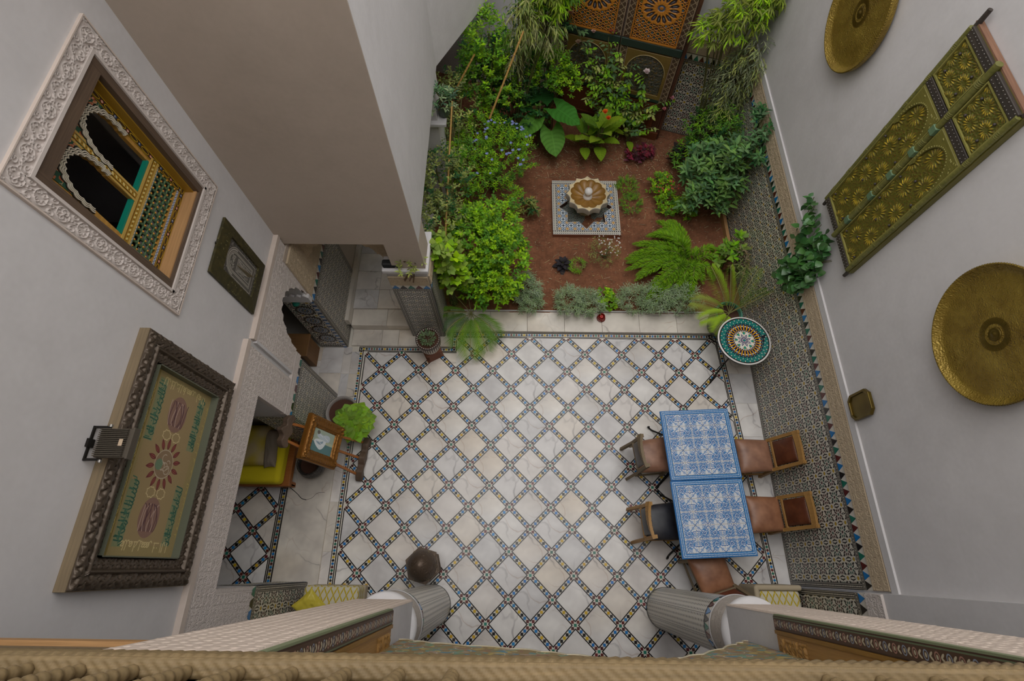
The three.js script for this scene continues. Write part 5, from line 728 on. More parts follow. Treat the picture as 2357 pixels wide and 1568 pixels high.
const leafCol = (p) => hsl(p.h + rnd(-1, 1) * (p.dh ?? 0.015), p.s + rnd(-0.06, 0.12), p.l * rnd(0.72, 1.4));
const stemMat = col('#5c5a32', 0.85), stemPale = col('#8d8a52', 0.8), stemBrown = col('#5a432e', 0.9), cane = W('#b9924e', 0.55, 31, {});
// bushy plant: twigs fill lobes (x, y, z, rx, ry, rz), each twig carries leaves
function bush(name, label, base, lobes, { twigs = 300, per = 9, size = 0.05, len = 0.16, pal, geo = LG.oval, spread = 0.8, droop = 0, up = 0.55, mat, group, stems = true, hollow = 0.5, stemM = stemMat }) {
  const t = thing(name, label, 'plant', base, 0, group), L = new Leaves(), st = []; const tot = lobes.reduce((s, l) => s + l[3] * l[4] + l[3] * l[5] + l[4] * l[5], 0);
  for (const [cx, cy, cz, rx, ry, rz] of lobes) {
    const N = Math.round(twigs * (rx * ry + rx * rz + ry * rz) / tot);
    for (let k = 0; k < N; k++) {
      const th = rnd(2 * PI), ph = Math.acos(rnd(-0.55, 1)), r = Math.cbrt(rnd(hollow ** 3, 1)), nx = Math.sin(ph) * Math.cos(th), ny = Math.cos(ph), nz = Math.sin(ph) * Math.sin(th);
      let x = cx - base[0] + nx * r * rx, y = Math.max(0.06, cy - base[1] + ny * r * ry), z = cz - base[2] + nz * r * rz;
      let dx = nx * spread + rnd(-0.4, 0.4), dy = ny * 0.6 + up - droop + rnd(-0.25, 0.25), dz = nz * spread + rnd(-0.4, 0.4); const dl = Math.hypot(dx, dy, dz); dx /= dl; dy /= dl; dz /= dl;
      const tone = rnd(-0.03, 0.03), c = pal[Math.floor(rnd(pal.length))], ll = len * rnd(0.6, 1.2);
      for (let i = 0; i < per; i++) { const f = i / per * ll, a = i * 2.4 + th, sx = Math.cos(a), sz = Math.sin(a); const ex = dx * 0.55 + sx * 0.7, ey = dy * 0.5 + rnd(-0.1, 0.3) - droop * 0.6, ez = dz * 0.55 + sz * 0.7; L.add(x + dx * f, y + dy * f - droop * f * i / per * 0.4, z + dz * f, ex, ey, ez, size * rnd(0.7, 1.25) * (i === per - 1 ? 0.7 : 1), leafCol({ ...c, l: c.l + tone }), 0.7); }
    }
    if (stems) for (let k = 0; k < 5; k++) { const a = rnd(7), e = [cx - base[0] + Math.cos(a) * rx * 0.5, cy - base[1] + ry * rnd(0, 0.6), cz - base[2] + Math.sin(a) * rz * 0.5]; st.push(tube([[rnd(-0.06, 0.06), 0.0, rnd(-0.06, 0.06)], [e[0] * 0.4, e[1] * 0.55, e[2] * 0.4], e], 0.008, 10, 5)); }
  }
  L.build('foliage', geo, t, mat); if (st.length) M('stem', st, stemM, t); return t;
}
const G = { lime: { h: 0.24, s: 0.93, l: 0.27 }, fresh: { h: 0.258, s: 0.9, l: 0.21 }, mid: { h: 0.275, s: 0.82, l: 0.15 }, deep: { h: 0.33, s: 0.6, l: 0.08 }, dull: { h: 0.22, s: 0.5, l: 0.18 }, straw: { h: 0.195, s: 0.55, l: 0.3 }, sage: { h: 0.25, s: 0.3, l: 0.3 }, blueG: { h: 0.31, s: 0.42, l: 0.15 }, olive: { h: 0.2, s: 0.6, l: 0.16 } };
seed = 101;
bush('leafy_shrub', 'big bright green rounded shrub at the front left of the bed', [-0.8, 0.04, -3.0], [[-0.75, 0.95, -3.2, 0.42, 0.42, 0.45], [-0.45, 0.8, -3.0, 0.36, 0.45, 0.5], [-0.6, 0.55, -2.72, 0.36, 0.32, 0.26], [-0.5, 0.9, -3.55, 0.3, 0.36, 0.3]], { twigs: 760, per: 10, size: 0.058, len: 0.15, pal: [G.lime, G.fresh, G.lime, G.mid], geo: LG.small });
bush('flowering_shrub', 'feathery light green shrub with pale blue flowers on the left of the bed', [-0.6, 0.04, -4.9], [[-0.75, 0.85, -5.1, 0.46, 0.45, 0.42], [-0.4, 0.7, -5.0, 0.4, 0.4, 0.42], [-0.6, 0.5, -4.4, 0.4, 0.4, 0.36], [-0.95, 0.9, -4.6, 0.35, 0.4, 0.4]], { twigs: 640, per: 11, size: 0.05, len: 0.17, pal: [G.fresh, G.lime, G.mid], geo: LG.lance });
bush('wild_climber', 'dark tangled climber with straw-coloured leaves by the white piers', [-1.2, 0.04, -3.7], [[-1.25, 1.2, -4.0, 0.34, 0.5, 0.45], [-1.25, 1.1, -3.3, 0.32, 0.55, 0.45], [-1.25, 0.9, -4.9, 0.34, 0.5, 0.5], [-1.2, 1.3, -5.4, 0.3, 0.5, 0.4]], { twigs: 620, per: 8, size: 0.05, len: 0.18, pal: [G.dull, G.straw, G.olive, G.deep], geo: LG.oval });
bush('climbing_vine', 'lime green lobed-leaf vine on the tiled pier', [-1.15, 0.1, -2.65], [[-1.12, 1.45, -2.6, 0.17, 0.34, 0.13], [-1.06, 1.0, -2.55, 0.16, 0.35, 0.14], [-1.2, 1.75, -2.55, 0.14, 0.13, 0.1]], { twigs: 90, per: 6, size: 0.085, len: 0.12, pal: [G.lime, { h: 0.23, s: 0.7, l: 0.2 }], geo: LG.heart });
bush('climbing_sprig', 'thin dry yellowish sprig beside the loudspeaker', [-1.4, 1.93, -2.24], [[-1.42, 2.02, -2.17, 0.15, 0.1, 0.06], [-1.48, 1.72, -2.1, 0.12, 0.1, 0.05]], { twigs: 26, per: 5, size: 0.05, len: 0.07, pal: [G.olive, G.straw], geo: LG.lance, stemM: stemBrown });
bush('tall_shrub', 'tall fresh green shrub in the far left corner behind the canes', [-0.75, 0.04, -5.9], [[-0.7, 2.0, -5.85, 0.3, 0.42, 0.3], [-0.75, 1.5, -5.75, 0.34, 0.45, 0.3], [-0.5, 1.2, -5.75, 0.3, 0.4, 0.25]], { twigs: 330, per: 9, size: 0.06, len: 0.16, pal: [G.fresh, G.mid, G.lime], geo: LG.small });
bush('dark_shrub', 'dark-leaved shrub thickened to fill the dark gap at the back left of the bed', [-0.3, 0.04, -6.2], [[-0.35, 1.3, -6.2, 0.5, 0.6, 0.25], [-0.2, 0.7, -5.95, 0.45, 0.5, 0.3], [0.15, 2.0, -6.45, 0.4, 0.4, 0.2], [-0.8, 1.2, -6.2, 0.35, 0.7, 0.25]], { twigs: 560, per: 8, size: 0.065, len: 0.16, pal: [G.deep, G.mid, G.deep], geo: LG.oval });  // dark leaves packed in to stand for deep shade behind the plants
bush('round_leaf_shrub', 'bright green airy shrub left of the carved doors', [0.2, 0.04, -6.15], [[0.25, 1.35, -6.15, 0.36, 0.3, 0.26], [0.5, 1.15, -6.1, 0.22, 0.24, 0.2]], { twigs: 230, per: 9, size: 0.055, len: 0.15, pal: [G.lime, G.fresh, G.mid], geo: LG.small });
bush('weeping_bamboo', 'weeping bamboo with straw-coloured leaves hanging at the back left', [-0.2, 0.04, -5.95], [[-0.15, 2.35, -5.75, 0.15, 0.55, 0.15], [0.1, 2.1, -5.95, 0.26, 0.26, 0.2], [-0.3, 1.75, -5.8, 0.16, 0.2, 0.12]], { twigs: 170, per: 8, size: 0.11, len: 0.2, pal: [G.straw, { h: 0.18, s: 0.42, l: 0.22 }, G.dull], geo: LG.narrow, droop: 0.9, hollow: 0.1 });
bush('bamboo', 'spiky green bamboo at the top left of the garden door', [0.35, 0.04, -6.3], [[0.25, 2.55, -6.2, 0.34, 0.35, 0.2], [0.1, 2.2, -6.2, 0.26, 0.3, 0.18]], { twigs: 170, per: 10, size: 0.13, len: 0.14, pal: [G.lime, { h: 0.21, s: 0.75, l: 0.17 }, G.mid], geo: LG.narrow, droop: 0.4 });
bush('bamboo', 'spiky yellow-green bamboo in the far right corner', [2.8, 0.04, -5.75], [[2.75, 2.5, -5.75, 0.34, 0.3, 0.2], [2.48, 2.25, -5.78, 0.2, 0.2, 0.16], [3.0, 2.75, -5.8, 0.2, 0.25, 0.2]], { twigs: 190, per: 10, size: 0.13, len: 0.13, pal: [G.lime, { h: 0.21, s: 0.78, l: 0.19 }, { h: 0.2, s: 0.7, l: 0.15 }], geo: LG.narrow, droop: 0.4 });
bush('weeping_bamboo', 'pale grey-green bamboo drooping over the mosaic in the far right corner', [2.95, 0.04, -5.65], [[2.92, 1.6, -5.6, 0.22, 0.5, 0.22], [3.0, 1.2, -5.5, 0.18, 0.3, 0.2], [3.05, 2.0, -5.55, 0.1, 0.5, 0.2]], { twigs: 300, per: 9, size: 0.1, len: 0.2, pal: [G.straw, { h: 0.2, s: 0.3, l: 0.2 }, { h: 0.24, s: 0.3, l: 0.15 }], geo: LG.needle, droop: 0.9, hollow: 0.1 });
bush('shade_fern', 'soft dark green fern at the foot of the far right bamboo', [2.9, 0.04, -5.35], [[2.85, 0.75, -5.5, 0.3, 0.35, 0.3], [2.75, 0.4, -5.25, 0.34, 0.25, 0.3], [3.0, 1.0, -5.2, 0.14, 0.3, 0.3]], { twigs: 330, per: 10, size: 0.06, len: 0.18, pal: [G.mid, G.fresh, G.deep, G.mid], geo: LG.lance, up: 0.4 });
bush('broadleaf_shrub', 'broad-leaved grey-green shrub against the right-hand mosaic wall', [2.95, 0.04, -4.55], [[2.72, 0.75, -4.6, 0.34, 0.4, 0.42], [2.9, 1.0, -4.5, 0.22, 0.36, 0.4], [3.0, 1.35, -4.45, 0.14, 0.2, 0.2], [2.7, 0.6, -4.2, 0.3, 0.3, 0.3]], { twigs: 190, per: 8, size: 0.13, len: 0.18, pal: [G.blueG, { h: 0.29, s: 0.48, l: 0.2 }, { h: 0.265, s: 0.6, l: 0.2 }], geo: LG.lance, up: 0.75, spread: 0.6 });
bush('leafy_branch', 'dark leafy branch reaching up the white right wall', [3.1, 0.6, -4.45], [[3.12, 1.75, -4.6, 0.07, 0.16, 0.22], [3.08, 1.55, -4.3, 0.06, 0.1, 0.16]], { twigs: 34, per: 7, size: 0.1, len: 0.12, pal: [G.blueG, G.deep], geo: LG.lance, up: 0.7 });
for (const [p, l, lab] of [[[0.74, 0.04, -2.68], [[0.6, 0.16, -2.68, 0.2, 0.16, 0.2], [0.88, 0.16, -2.64, 0.2, 0.16, 0.18]], 'grey-green lavender mound behind the red candle pot'], [[1.85, 0.04, -2.72], [[1.55, 0.16, -2.72, 0.22, 0.17, 0.2], [1.9, 0.18, -2.72, 0.26, 0.18, 0.22], [2.28, 0.17, -2.7, 0.24, 0.17, 0.2]], 'wide grey-green lavender mound at the front right of the bed'], [[-0.05, 0.04, -2.8], [[-0.08, 0.2, -2.85, 0.2, 0.2, 0.22], [0.0, 0.16, -2.66, 0.16, 0.15, 0.14]], 'grey-green lavender mound next to the bright rounded shrub']])
  bush('lavender', lab, p, l, { twigs: Math.round(150 * l.length), per: 10, size: 0.05, len: 0.13, pal: [G.sage, { h: 0.26, s: 0.32, l: 0.22 }, { h: 0.26, s: 0.22, l: 0.33 }], geo: LG.narrow, up: 0.9, mat: leafMatte, group: 'lavender along the front of the bed' });
bush('clover', 'small fresh green clover between two lavender mounds', [1.17, 0.04, -2.75], [[1.12, 0.14, -2.78, 0.12, 0.1, 0.12], [1.2, 0.13, -2.68, 0.1, 0.08, 0.1]], { twigs: 46, per: 5, size: 0.05, len: 0.06, pal: [G.lime, G.fresh], geo: LG.heart, stems: false });
bush('parsley', 'fine bright green herb right of the fountain', [1.66, 0.06, -4.7], [[1.62, 0.16, -4.88, 0.16, 0.14, 0.14], [1.68, 0.1, -4.55, 0.17, 0.1, 0.2]], { twigs: 210, per: 9, size: 0.026, len: 0.08, pal: [{ h: 0.27, s: 0.75, l: 0.15 }, G.fresh], geo: LG.lance, stems: false });
bush('flowering_bedding', 'low green plant with tiny red flowers right of the fountain', [2.25, 0.05, -4.6], [[2.15, 0.22, -4.85, 0.16, 0.2, 0.16], [2.25, 0.16, -4.5, 0.18, 0.16, 0.2], [2.5, 0.12, -4.45, 0.2, 0.1, 0.2]], { twigs: 170, per: 8, size: 0.05, len: 0.1, pal: [G.fresh, G.mid, G.lime], geo: LG.small, stems: false });
bush('croton', 'small yellow and dark green croton left of the fountain', [-0.02, 0.05, -4.35], [[-0.02, 0.2, -4.35, 0.12, 0.14, 0.12]], { twigs: 22, per: 6, size: 0.1, len: 0.08, pal: [{ h: 0.15, s: 0.7, l: 0.22 }, G.deep, G.olive], geo: LG.lance, up: 0.8 });
bush('coleus', 'crimson-leaved coleus behind the fountain', [1.87, 0.05, -5.6], [[1.82, 0.16, -5.58, 0.16, 0.1, 0.13], [2.02, 0.15, -5.66, 0.14, 0.08, 0.1]], { twigs: 46, per: 6, size: 0.075, len: 0.05, pal: [{ h: 0.98, s: 0.8, l: 0.15 }, { h: 0.97, s: 0.6, l: 0.07 }], geo: LG.oval });
bush('dark_cordyline', 'almost black broad-leaved plant near the far right corner', [2.6, 0.05, -5.4], [[2.6, 0.22, -5.4, 0.14, 0.12, 0.12]], { twigs: 9, per: 4, size: 0.2, len: 0.06, pal: [{ h: 0.02, s: 0.3, l: 0.03 }, { h: 0.03, s: 0.5, l: 0.05 }], geo: LG.oval, up: 0.9 });
bush('daisy_tuft', 'wispy tuft with tiny white flowers in front of the fountain', [1.18, 0.05, -3.55], [[1.15, 0.16, -3.55, 0.22, 0.14, 0.2]], { twigs: 80, per: 8, size: 0.035, len: 0.14, pal: [G.olive, G.dull, G.straw], geo: LG.narrow, up: 0.8 });
bush('young_shrub', 'young shrub with large round leaves behind the potted palm', [3.0, 0.05, -3.4], [[2.95, 0.45, -3.25, 0.14, 0.3, 0.16], [3.0, 0.55, -3.5, 0.13, 0.18, 0.1]], { twigs: 24, per: 6, size: 0.12, len: 0.1, pal: [{ h: 0.24, s: 0.7, l: 0.18 }, G.fresh], geo: LG.oval });
bush('dry_shrub', 'withered brownish plant beside the right wall', [3.08, 0.05, -3.3], [[3.08, 0.5, -3.2, 0.1, 0.25, 0.2]], { twigs: 40, per: 6, size: 0.09, len: 0.12, pal: [{ h: 0.1, s: 0.35, l: 0.2 }, G.dull], geo: LG.narrow });
bush('grass_tuft', 'small grass tuft beside the dark rosette plant', [0.75, 0.05, -3.35], [[0.75, 0.08, -3.35, 0.12, 0.06, 0.12]], { twigs: 60, per: 4, size: 0.06, len: 0.04, pal: [G.olive, G.fresh], geo: LG.narrow, stems: false });
// blue, red and white flecks of blossom on three of these plants
function blossoms(name, label, pts, size, c, geo = LG.petal) { const t = thing(name, label, 'flowers'), L = new Leaves(); for (const [x, y, z] of pts) for (let k = 0; k < 5; k++) { const a = k * 1.257 + x * 9; L.add(x, y, z, Math.cos(a), 0.35, Math.sin(a), size * rnd(0.8, 1.2), hsl(c[0], c[1], c[2] + rnd(-0.05, 0.05)), 1); } const m = L.build(name, geo, t); t.userData.kind = 'stuff'; return t; }
{ const P = (n, f) => [...Array(n)].map(f); seed = 55;
  blossoms('blue_blossom', 'pale blue plumbago blossom over the feathery shrub', P(46, () => { const a = rnd(0.0, 2 * PI), u = rnd(0.4, 1); return [-0.45 + Math.cos(a) * 0.5 * u, 0.85 + Math.sqrt(Math.max(0, 1 - u * u)) * 0.5 + rnd(0.08), -4.8 + Math.sin(a) * 0.55 * u]; }), 0.028, [0.64, 0.4, 0.5]);
  blossoms('red_blossom', 'tiny red blossom on the low plant right of the fountain', P(16, () => [2.2 + rnd(-0.16, 0.2), 0.36 + rnd(0.06), -4.7 + rnd(-0.2, 0.25)]), 0.02, [0.01, 0.8, 0.35]);
  blossoms('white_blossom', 'tiny white blossom on the wispy tuft before the fountain', P(46, () => [1.22 + rnd(-0.16, 0.2), 0.28 + rnd(0.08), -3.62 + rnd(-0.18, 0.2)]), 0.014, [0.1, 0.1, 0.8]); }
// ---------- palms ----------
function frond(len, rise, droop, n, lw, ll, c, wide = 1) { // returns [leaflets, rachis] along +x
  const P = [], pos = [], idx = []; for (let i = 0; i <= 16; i++) { const t = i / 16; P.push([len * t * (1 - 0.15 * droop * t * t), rise * t - droop * len * 0.55 * t * t * t, 0]); }
  const cv = new THREE.CatmullRomCurve3(P.map((p) => V(...p)));
  for (let k = 0; k < n; k++) { const t = 0.16 + 0.84 * k / n, p = cv.getPoint(t), q = cv.getTangent(t), L = ll * Math.sin(PI * clamp(0.18 + 0.75 * (k / n))) ** 0.7 * rnd(0.9, 1.1); for (const s of [-1, 1]) { const d = q.clone().multiplyScalar(0.62 + 0.4 * k / n).add(V(0, 0.12, s * wide)).normalize(), w = lw, b = pos.length / 3; const m = p.clone().addScaledVector(d, L * 0.5), e = p.clone().addScaledVector(d, L); m.y += 0.006; e.y -= L * 0.3; for (const v of [p, V(m.x - q.x * w, m.y + 0.003, m.z), V(m.x + q.x * w, m.y - 0.002, m.z), e]) pos.push(v.x, v.y, v.z); idx.push(b, b + 1, b + 2, b + 1, b + 3, b + 2); } }
  const g = new THREE.BufferGeometry(); g.setAttribute('position', new THREE.Float32BufferAttribute(pos, 3)); g.setIndex(idx); g.computeVertexNormals(); return [g, new THREE.TubeGeometry(cv, 14, 0.006, 5)];
}
function palm(name, label, pos, specs) { const t = thing(name, label, 'palm', pos); for (const [a, len, rise, droop, c] of specs) { const [g, r] = frond(len, rise, droop, 30, 0.0072, len * 0.34), f = new THREE.Group(); f.name = 'frond'; f.rotation.y = a; t.add(f); M('leaflets', g, new THREE.MeshPhysicalMaterial({ color: c, roughness: 0.7, specularIntensity: 0.4, side: THREE.DoubleSide, transmission: 0.25, thickness: 0 }), f); M('rachis', r, stemPale, f); } return t; }
seed = 71; { const c1 = hsl(0.235, 0.93, 0.24), c2 = hsl(0.225, 0.9, 0.28), c3 = hsl(0.26, 0.85, 0.15), c4 = hsl(0.2, 0.75, 0.2);
  palm('potted_palm', 'light green feathery palm in the carved grey pot by the round table', [2.82, 0.48, -2.35], [[2.25, 0.62, 0.62, 0.35, c1], [1.95, 0.45, 0.7, 0.3, c2], [1.0, 0.55, 0.6, 0.35, c1], [2.9, 0.62, 0.3, 0.6, c4], [3.45, 0.55, 0.3, 0.8, c2], [0.35, 0.42, 0.6, 0.7, c3], [0.0, 0.36, 0.75, 0.5, c3], [4.0, 0.5, 0.3, 1.0, c2], [1.5, 0.4, 0.75, 0.3, c3]]);
  palm('bed_palm', 'drooping dark green palm spilling over the marble edge beside the tiled pier', [-0.88, 0.1, -2.5], [[4.4, 0.75, 0.5, 0.8, c3], [4.75, 0.85, 0.45, 0.9, c1], [5.1, 0.8, 0.45, 0.85, c3], [5.5, 0.7, 0.4, 0.9, c3], [4.0, 0.6, 0.45, 0.9, hsl(0.28, 0.4, 0.12)], [3.5, 0.5, 0.5, 0.8, c3], [1.8, 0.7, 0.6, 0.6, c3], [2.5, 0.7, 0.6, 0.6, c3], [0.9, 0.6, 0.5, 0.7, c3]]); }
// ---------- foxtail fern ----------
{ const t = thing('foxtail_fern', 'large foxtail fern with plume-like arms sweeping left, at the front right of the bed', 'fern', [2.5, 0.05, -3.35]); seed = 19;
  for (let k = 0; k < 36; k++) { const a = k < 30 ? lerp(1.9, 4.6, k / 29) + rnd(-0.1, 0.1) : lerp(4.7, 7.6, (k - 30) / 5), len = (k < 30 ? rnd(0.75, 1.05) : rnd(0.35, 0.5)) * (a > 4 && a < 5.5 ? 0.65 : 1), dx = Math.cos(a), dz = -Math.sin(a), h = rnd(0.22, 0.42), cv = new THREE.CatmullRomCurve3([V(0, 0, 0), V(dx * len * 0.35, h, dz * len * 0.35), V(dx * len * 0.75, h * 0.85, dz * len * 0.75 + 0.06), V(dx * len, h * 0.35 + 0.02, dz * len + 0.12)]), L = new Leaves(); const n = Math.round(len * 640);
    for (let i = 0; i < n; i++) { const f = 0.12 + 0.88 * i / n, p = cv.getPoint(f), q = cv.getTangent(f), b = rnd(2 * PI), s = V(Math.cos(b), Math.sin(b), 0).applyQuaternion(new THREE.Quaternion().setFromUnitVectors(V(0, 0, 1), q)), r = 0.095 * Math.sin(PI * clamp(0.2 + f * 0.8)) ** 0.5; L.add(p.x, p.y, p.z, s.x + q.x * 0.8, s.y + q.y * 0.8, s.z + q.z * 0.8, Math.max(0.02, r), leafCol({ h: 0.25, s: 0.92, l: 0.21 })); }
    const arm = new THREE.Group(); arm.name = 'plume'; t.add(arm); L.build('needles', LG.needle, arm); M('stem', new THREE.TubeGeometry(cv, 16, 0.005, 5), stemPale, arm); } }
// ---------- plants with large single leaves ----------
function bigLeaf(L, w, heart, c, veins = 9) { // along +z, heart lobes behind the stalk
  const n = 16, m = 10, pos = [], idx = [], uv = []; for (let i = 0; i <= n; i++) for (let j = 0; j <= m; j++) { const t = i / n, u = j / m * 2 - 1, q = heart ? (t < 0.32 ? 0.62 + 0.38 * Math.sin(t / 0.32 * PI / 2) : Math.cos((t - 0.32) / 0.68 * PI / 2) ** 0.8) : Math.sin(PI * t ** 0.8) ** 0.75, x = u * w / 2 * Math.max(q, 0.002), back = heart ? -0.3 * L * Math.abs(u) ** 1.3 * Math.max(0, 1 - t * 2.4) : 0, wav = Math.sin((t * veins + Math.abs(u) * 1.6) * 2 * PI) * 0.006 * Math.abs(u) + (heart ? 0.015 * Math.sin(t * 14) * u * u : 0); pos.push(x, wav + Math.abs(x) * (heart ? 0.1 : 0.22) - (heart ? 0.14 : 0.28) * L * t * t, t * L + back + (heart ? Math.abs(u) * -0.02 : 0)); uv.push(u * 0.5 + 0.5, t); }
  for (let i = 0; i < n; i++) for (let j = 0; j < m; j++) { const a = i * (m + 1) + j; idx.push(a, a + m + 1, a + 1, a + 1, a + m + 1, a + m + 2); }
  const g = new THREE.BufferGeometry(); g.setAttribute('position', new THREE.Float32BufferAttribute(pos, 3)); g.setAttribute('uv', new THREE.Float32BufferAttribute(uv, 2)); g.setIndex(idx); g.computeVertexNormals(); return g;
}
const veinTex = ctex(canvas(128, 256, (x) => { x.fillStyle = '#e9e9e0'; x.fillRect(0, 0, 128, 256); x.strokeStyle = '#ffffff'; x.lineWidth = 5; for (let i = 0; i < 16; i++) for (const s of [-1, 1]) { x.lineWidth = 3; x.strokeStyle = i % 2 ? '#ffffff' : '#c2c9b0'; x.beginPath(); x.moveTo(64, 256 - i * 17); x.quadraticCurveTo(64 + s * 40, 240 - i * 17, 64 + s * 64, 196 - i * 17); x.stroke(); } x.strokeStyle = '#fff'; x.lineWidth = 6; x.beginPath(); x.moveTo(64, 0); x.lineTo(64, 256); x.stroke(); }), 1, 1, true, true);
function leafy(name, label, cat, pos, specs, dims) { const t = thing(name, label, cat, pos); const st = []; specs.forEach(([x, y, z, yaw, pitch, s, c], i) => { const l = M('leaf', bigLeaf(dims.L * s, dims.w * s, dims.heart), new THREE.MeshPhysicalMaterial({ color: c, map: veinTex, roughness: 0.65, specularIntensity: 0.4, side: THREE.DoubleSide, transmission: 0.22, thickness: 0 }), t); l.position.set(x, y, z); l.rotation.set(pitch, yaw, 0, 'YXZ'); M('stalk', tube([[0, 0, 0], [x * 0.25, y * 0.6, z * 0.25], [x, y, z]], dims.r ?? 0.01, 12, 6), stemMat, t); }); return t; }
{ const e1 = hsl(0.31, 0.8, 0.15), e2 = hsl(0.285, 0.78, 0.2), e3 = hsl(0.33, 0.7, 0.08);
  leafy('elephant_ear', 'elephant ear plant with huge heart-shaped leaves behind the blue-flowered shrub', 'plant', [0.15, 0.05, -5.82], [[0.0, 0.9, -0.12, 3.0, 0.15, 1.15, e3], [0.26, 0.85, 0.0, 1.0, 0.1, 1.2, e1], [0.2, 0.5, 0.12, 0.2, 0.3, 1.15, e2], [-0.08, 0.68, 0.06, -0.7, 0.2, 1.0, e2], [-0.14, 0.8, -0.1, -2.2, 0.1, 0.9, e3]], { L: 0.4, w: 0.36, heart: true, r: 0.014 });
  const k1 = hsl(0.235, 0.92, 0.2), k2 = hsl(0.255, 0.88, 0.14), k3 = hsl(0.22, 0.9, 0.24), ring = (n, cx, h0, h1, s0) => [...Array(n)].map((_, i) => { const a = i * 2.4, f = i / n, r = 0.04 + 0.06 * (1 - f); return [cx + Math.sin(a) * r, lerp(h0, h1, f), Math.cos(a) * r, a, lerp(-0.5, -1.15, f), s0 * rnd(0.85, 1.15), [k1, k2, k3][i % 3]]; });
  seed = 8; leafy('canna', 'canna with broad striped yellow-green leaves and orange flowers behind the fountain', 'plant', [1.18, 0.05, -5.72], [...ring(12, 0, 0.22, 0.6, 1), ...ring(8, -0.25, 0.2, 0.45, 0.9)], { L: 0.36, w: 0.19, heart: false });
  leafy('canna', 'smaller canna without flowers beside the crimson coleus', 'plant', [1.72, 0.05, -5.92], ring(7, 0, 0.15, 0.4, 0.8), { L: 0.38, w: 0.15, heart: false });
  const rs = hsl(0.78, 0.12, 0.045), rr = [...Array(15)].map((_, i) => { const a = i * 2.4, f = i / 15; return [Math.sin(a) * 0.02, 0.03 + f * 0.1, Math.cos(a) * 0.02, a, lerp(0.05, -0.9, f), lerp(1, 0.5, f), rs]; }); leafy('rosette_plant', 'dark purple rosette plant alone on the bare earth', 'plant', [0.51, 0.05, -3.37], rr, { L: 0.15, w: 0.09, heart: false, r: 0.004 });
  const gl = (name, label, pos, n, hgt, sz, g2) => { const t = thing(name, label, 'plant', pos); const L = new Leaves(), st = []; for (let i = 0; i < n; i++) { const a = i * 2.4, r = Math.sqrt(i / n) * 0.17, x = Math.cos(a) * r + 0.09, z = Math.sin(a) * r + 0.08, y = hgt * (1.05 - (r / 0.2) ** 2 * 0.6) - (x + z) * 0.18; for (let k = 0; k < 3; k++) L.add(x, y, z, Math.cos(a + k), rnd(-0.25, 0.1), Math.sin(a + k), sz * rnd(0.8, 1.2), leafCol({ h: 0.245, s: 0.82, l: 0.22, dl: 0.05 }), 0.9); if (i % 4 === 0) st.push(tube([[0, -0.1, 0], [x * 0.5, y * 0.7, z * 0.5], [x, y, z]], 0.004, 8, 4)); } L.build('foliage', LG.heart, t); M('stem', st, stemMat, t); };
  gl('sweet_potato_vine', 'lime green sweet potato vine spilling from the grey-rimmed pot', [-2.42, 0.36, -0.82], 48, 0.13, 0.125);
  { const t = thing('succulent', 'small muted green succulent in the black and white patterned pot', 'plant', [-1.43, 0.46, -1.9]); const L = new Leaves(); for (let i = 0; i < 60; i++) { const a = i * 2.4, r = Math.sqrt(i / 60) * 0.1; L.add(Math.cos(a) * r, 0.04 + rnd(0.04), Math.sin(a) * r, Math.cos(a), rnd(0.2, 0.8), Math.sin(a), rnd(0.03, 0.06), leafCol({ h: 0.27, s: 0.35, l: 0.14 })); } L.build('foliage', LG.oval, t); }
}
// ---------- ivy on the right wall ----------
{ const t = thing('wall_creeper', 'glossy heart-leaved creeper hanging on the right wall below the carved doors', 'creeper', [3.2, 2.0, -2.45]), L = new Leaves(), st = []; seed = 31;
  const lobes = [[-0.06, -0.22, 0.2, 0.08, 0.2, 0.22, 130], [-0.05, 0.02, 0.28, 0.08, 0.2, 0.16, 100], [-0.05, 0.22, 0.12, 0.05, 0.2, 0.14, 60], [-0.05, 0.05, -0.1, 0.05, 0.18, 0.2, 40], [-0.05, 0.3, -0.3, 0.04, 0.08, 0.22, 24], [-0.08, -0.45, 0.1, 0.08, 0.12, 0.16, 60]];
  for (const [x, y, z, a, b, c, n] of lobes) for (let i = 0; i < n; i++) L.add(Math.min(-0.02, x + rnd(-a, a)), y + rnd(-b, b), z + rnd(-c, c), rnd(-0.7, -0.1), rnd(-1, 0.1), rnd(-0.7, 0.7), rnd(0.06, 0.11), leafCol({ h: 0.31, s: 0.6, l: 0.085, dl: 0.04 }), 0.4);
  for (let k = 0; k < 7; k++) { const z = rnd(-0.5, 0.4); st.push(tube([[-0.01, -0.5, 0.1], [-0.03, -0.1, z * 0.5], [-0.02, 0.3, z]], 0.004, 14, 4)); } L.build('foliage', LG.heart, t, new THREE.MeshPhysicalMaterial({ roughness: 0.35, side: THREE.DoubleSide, transmission: 0.1, thickness: 0 })); M('stem', st, stemMat, t); }
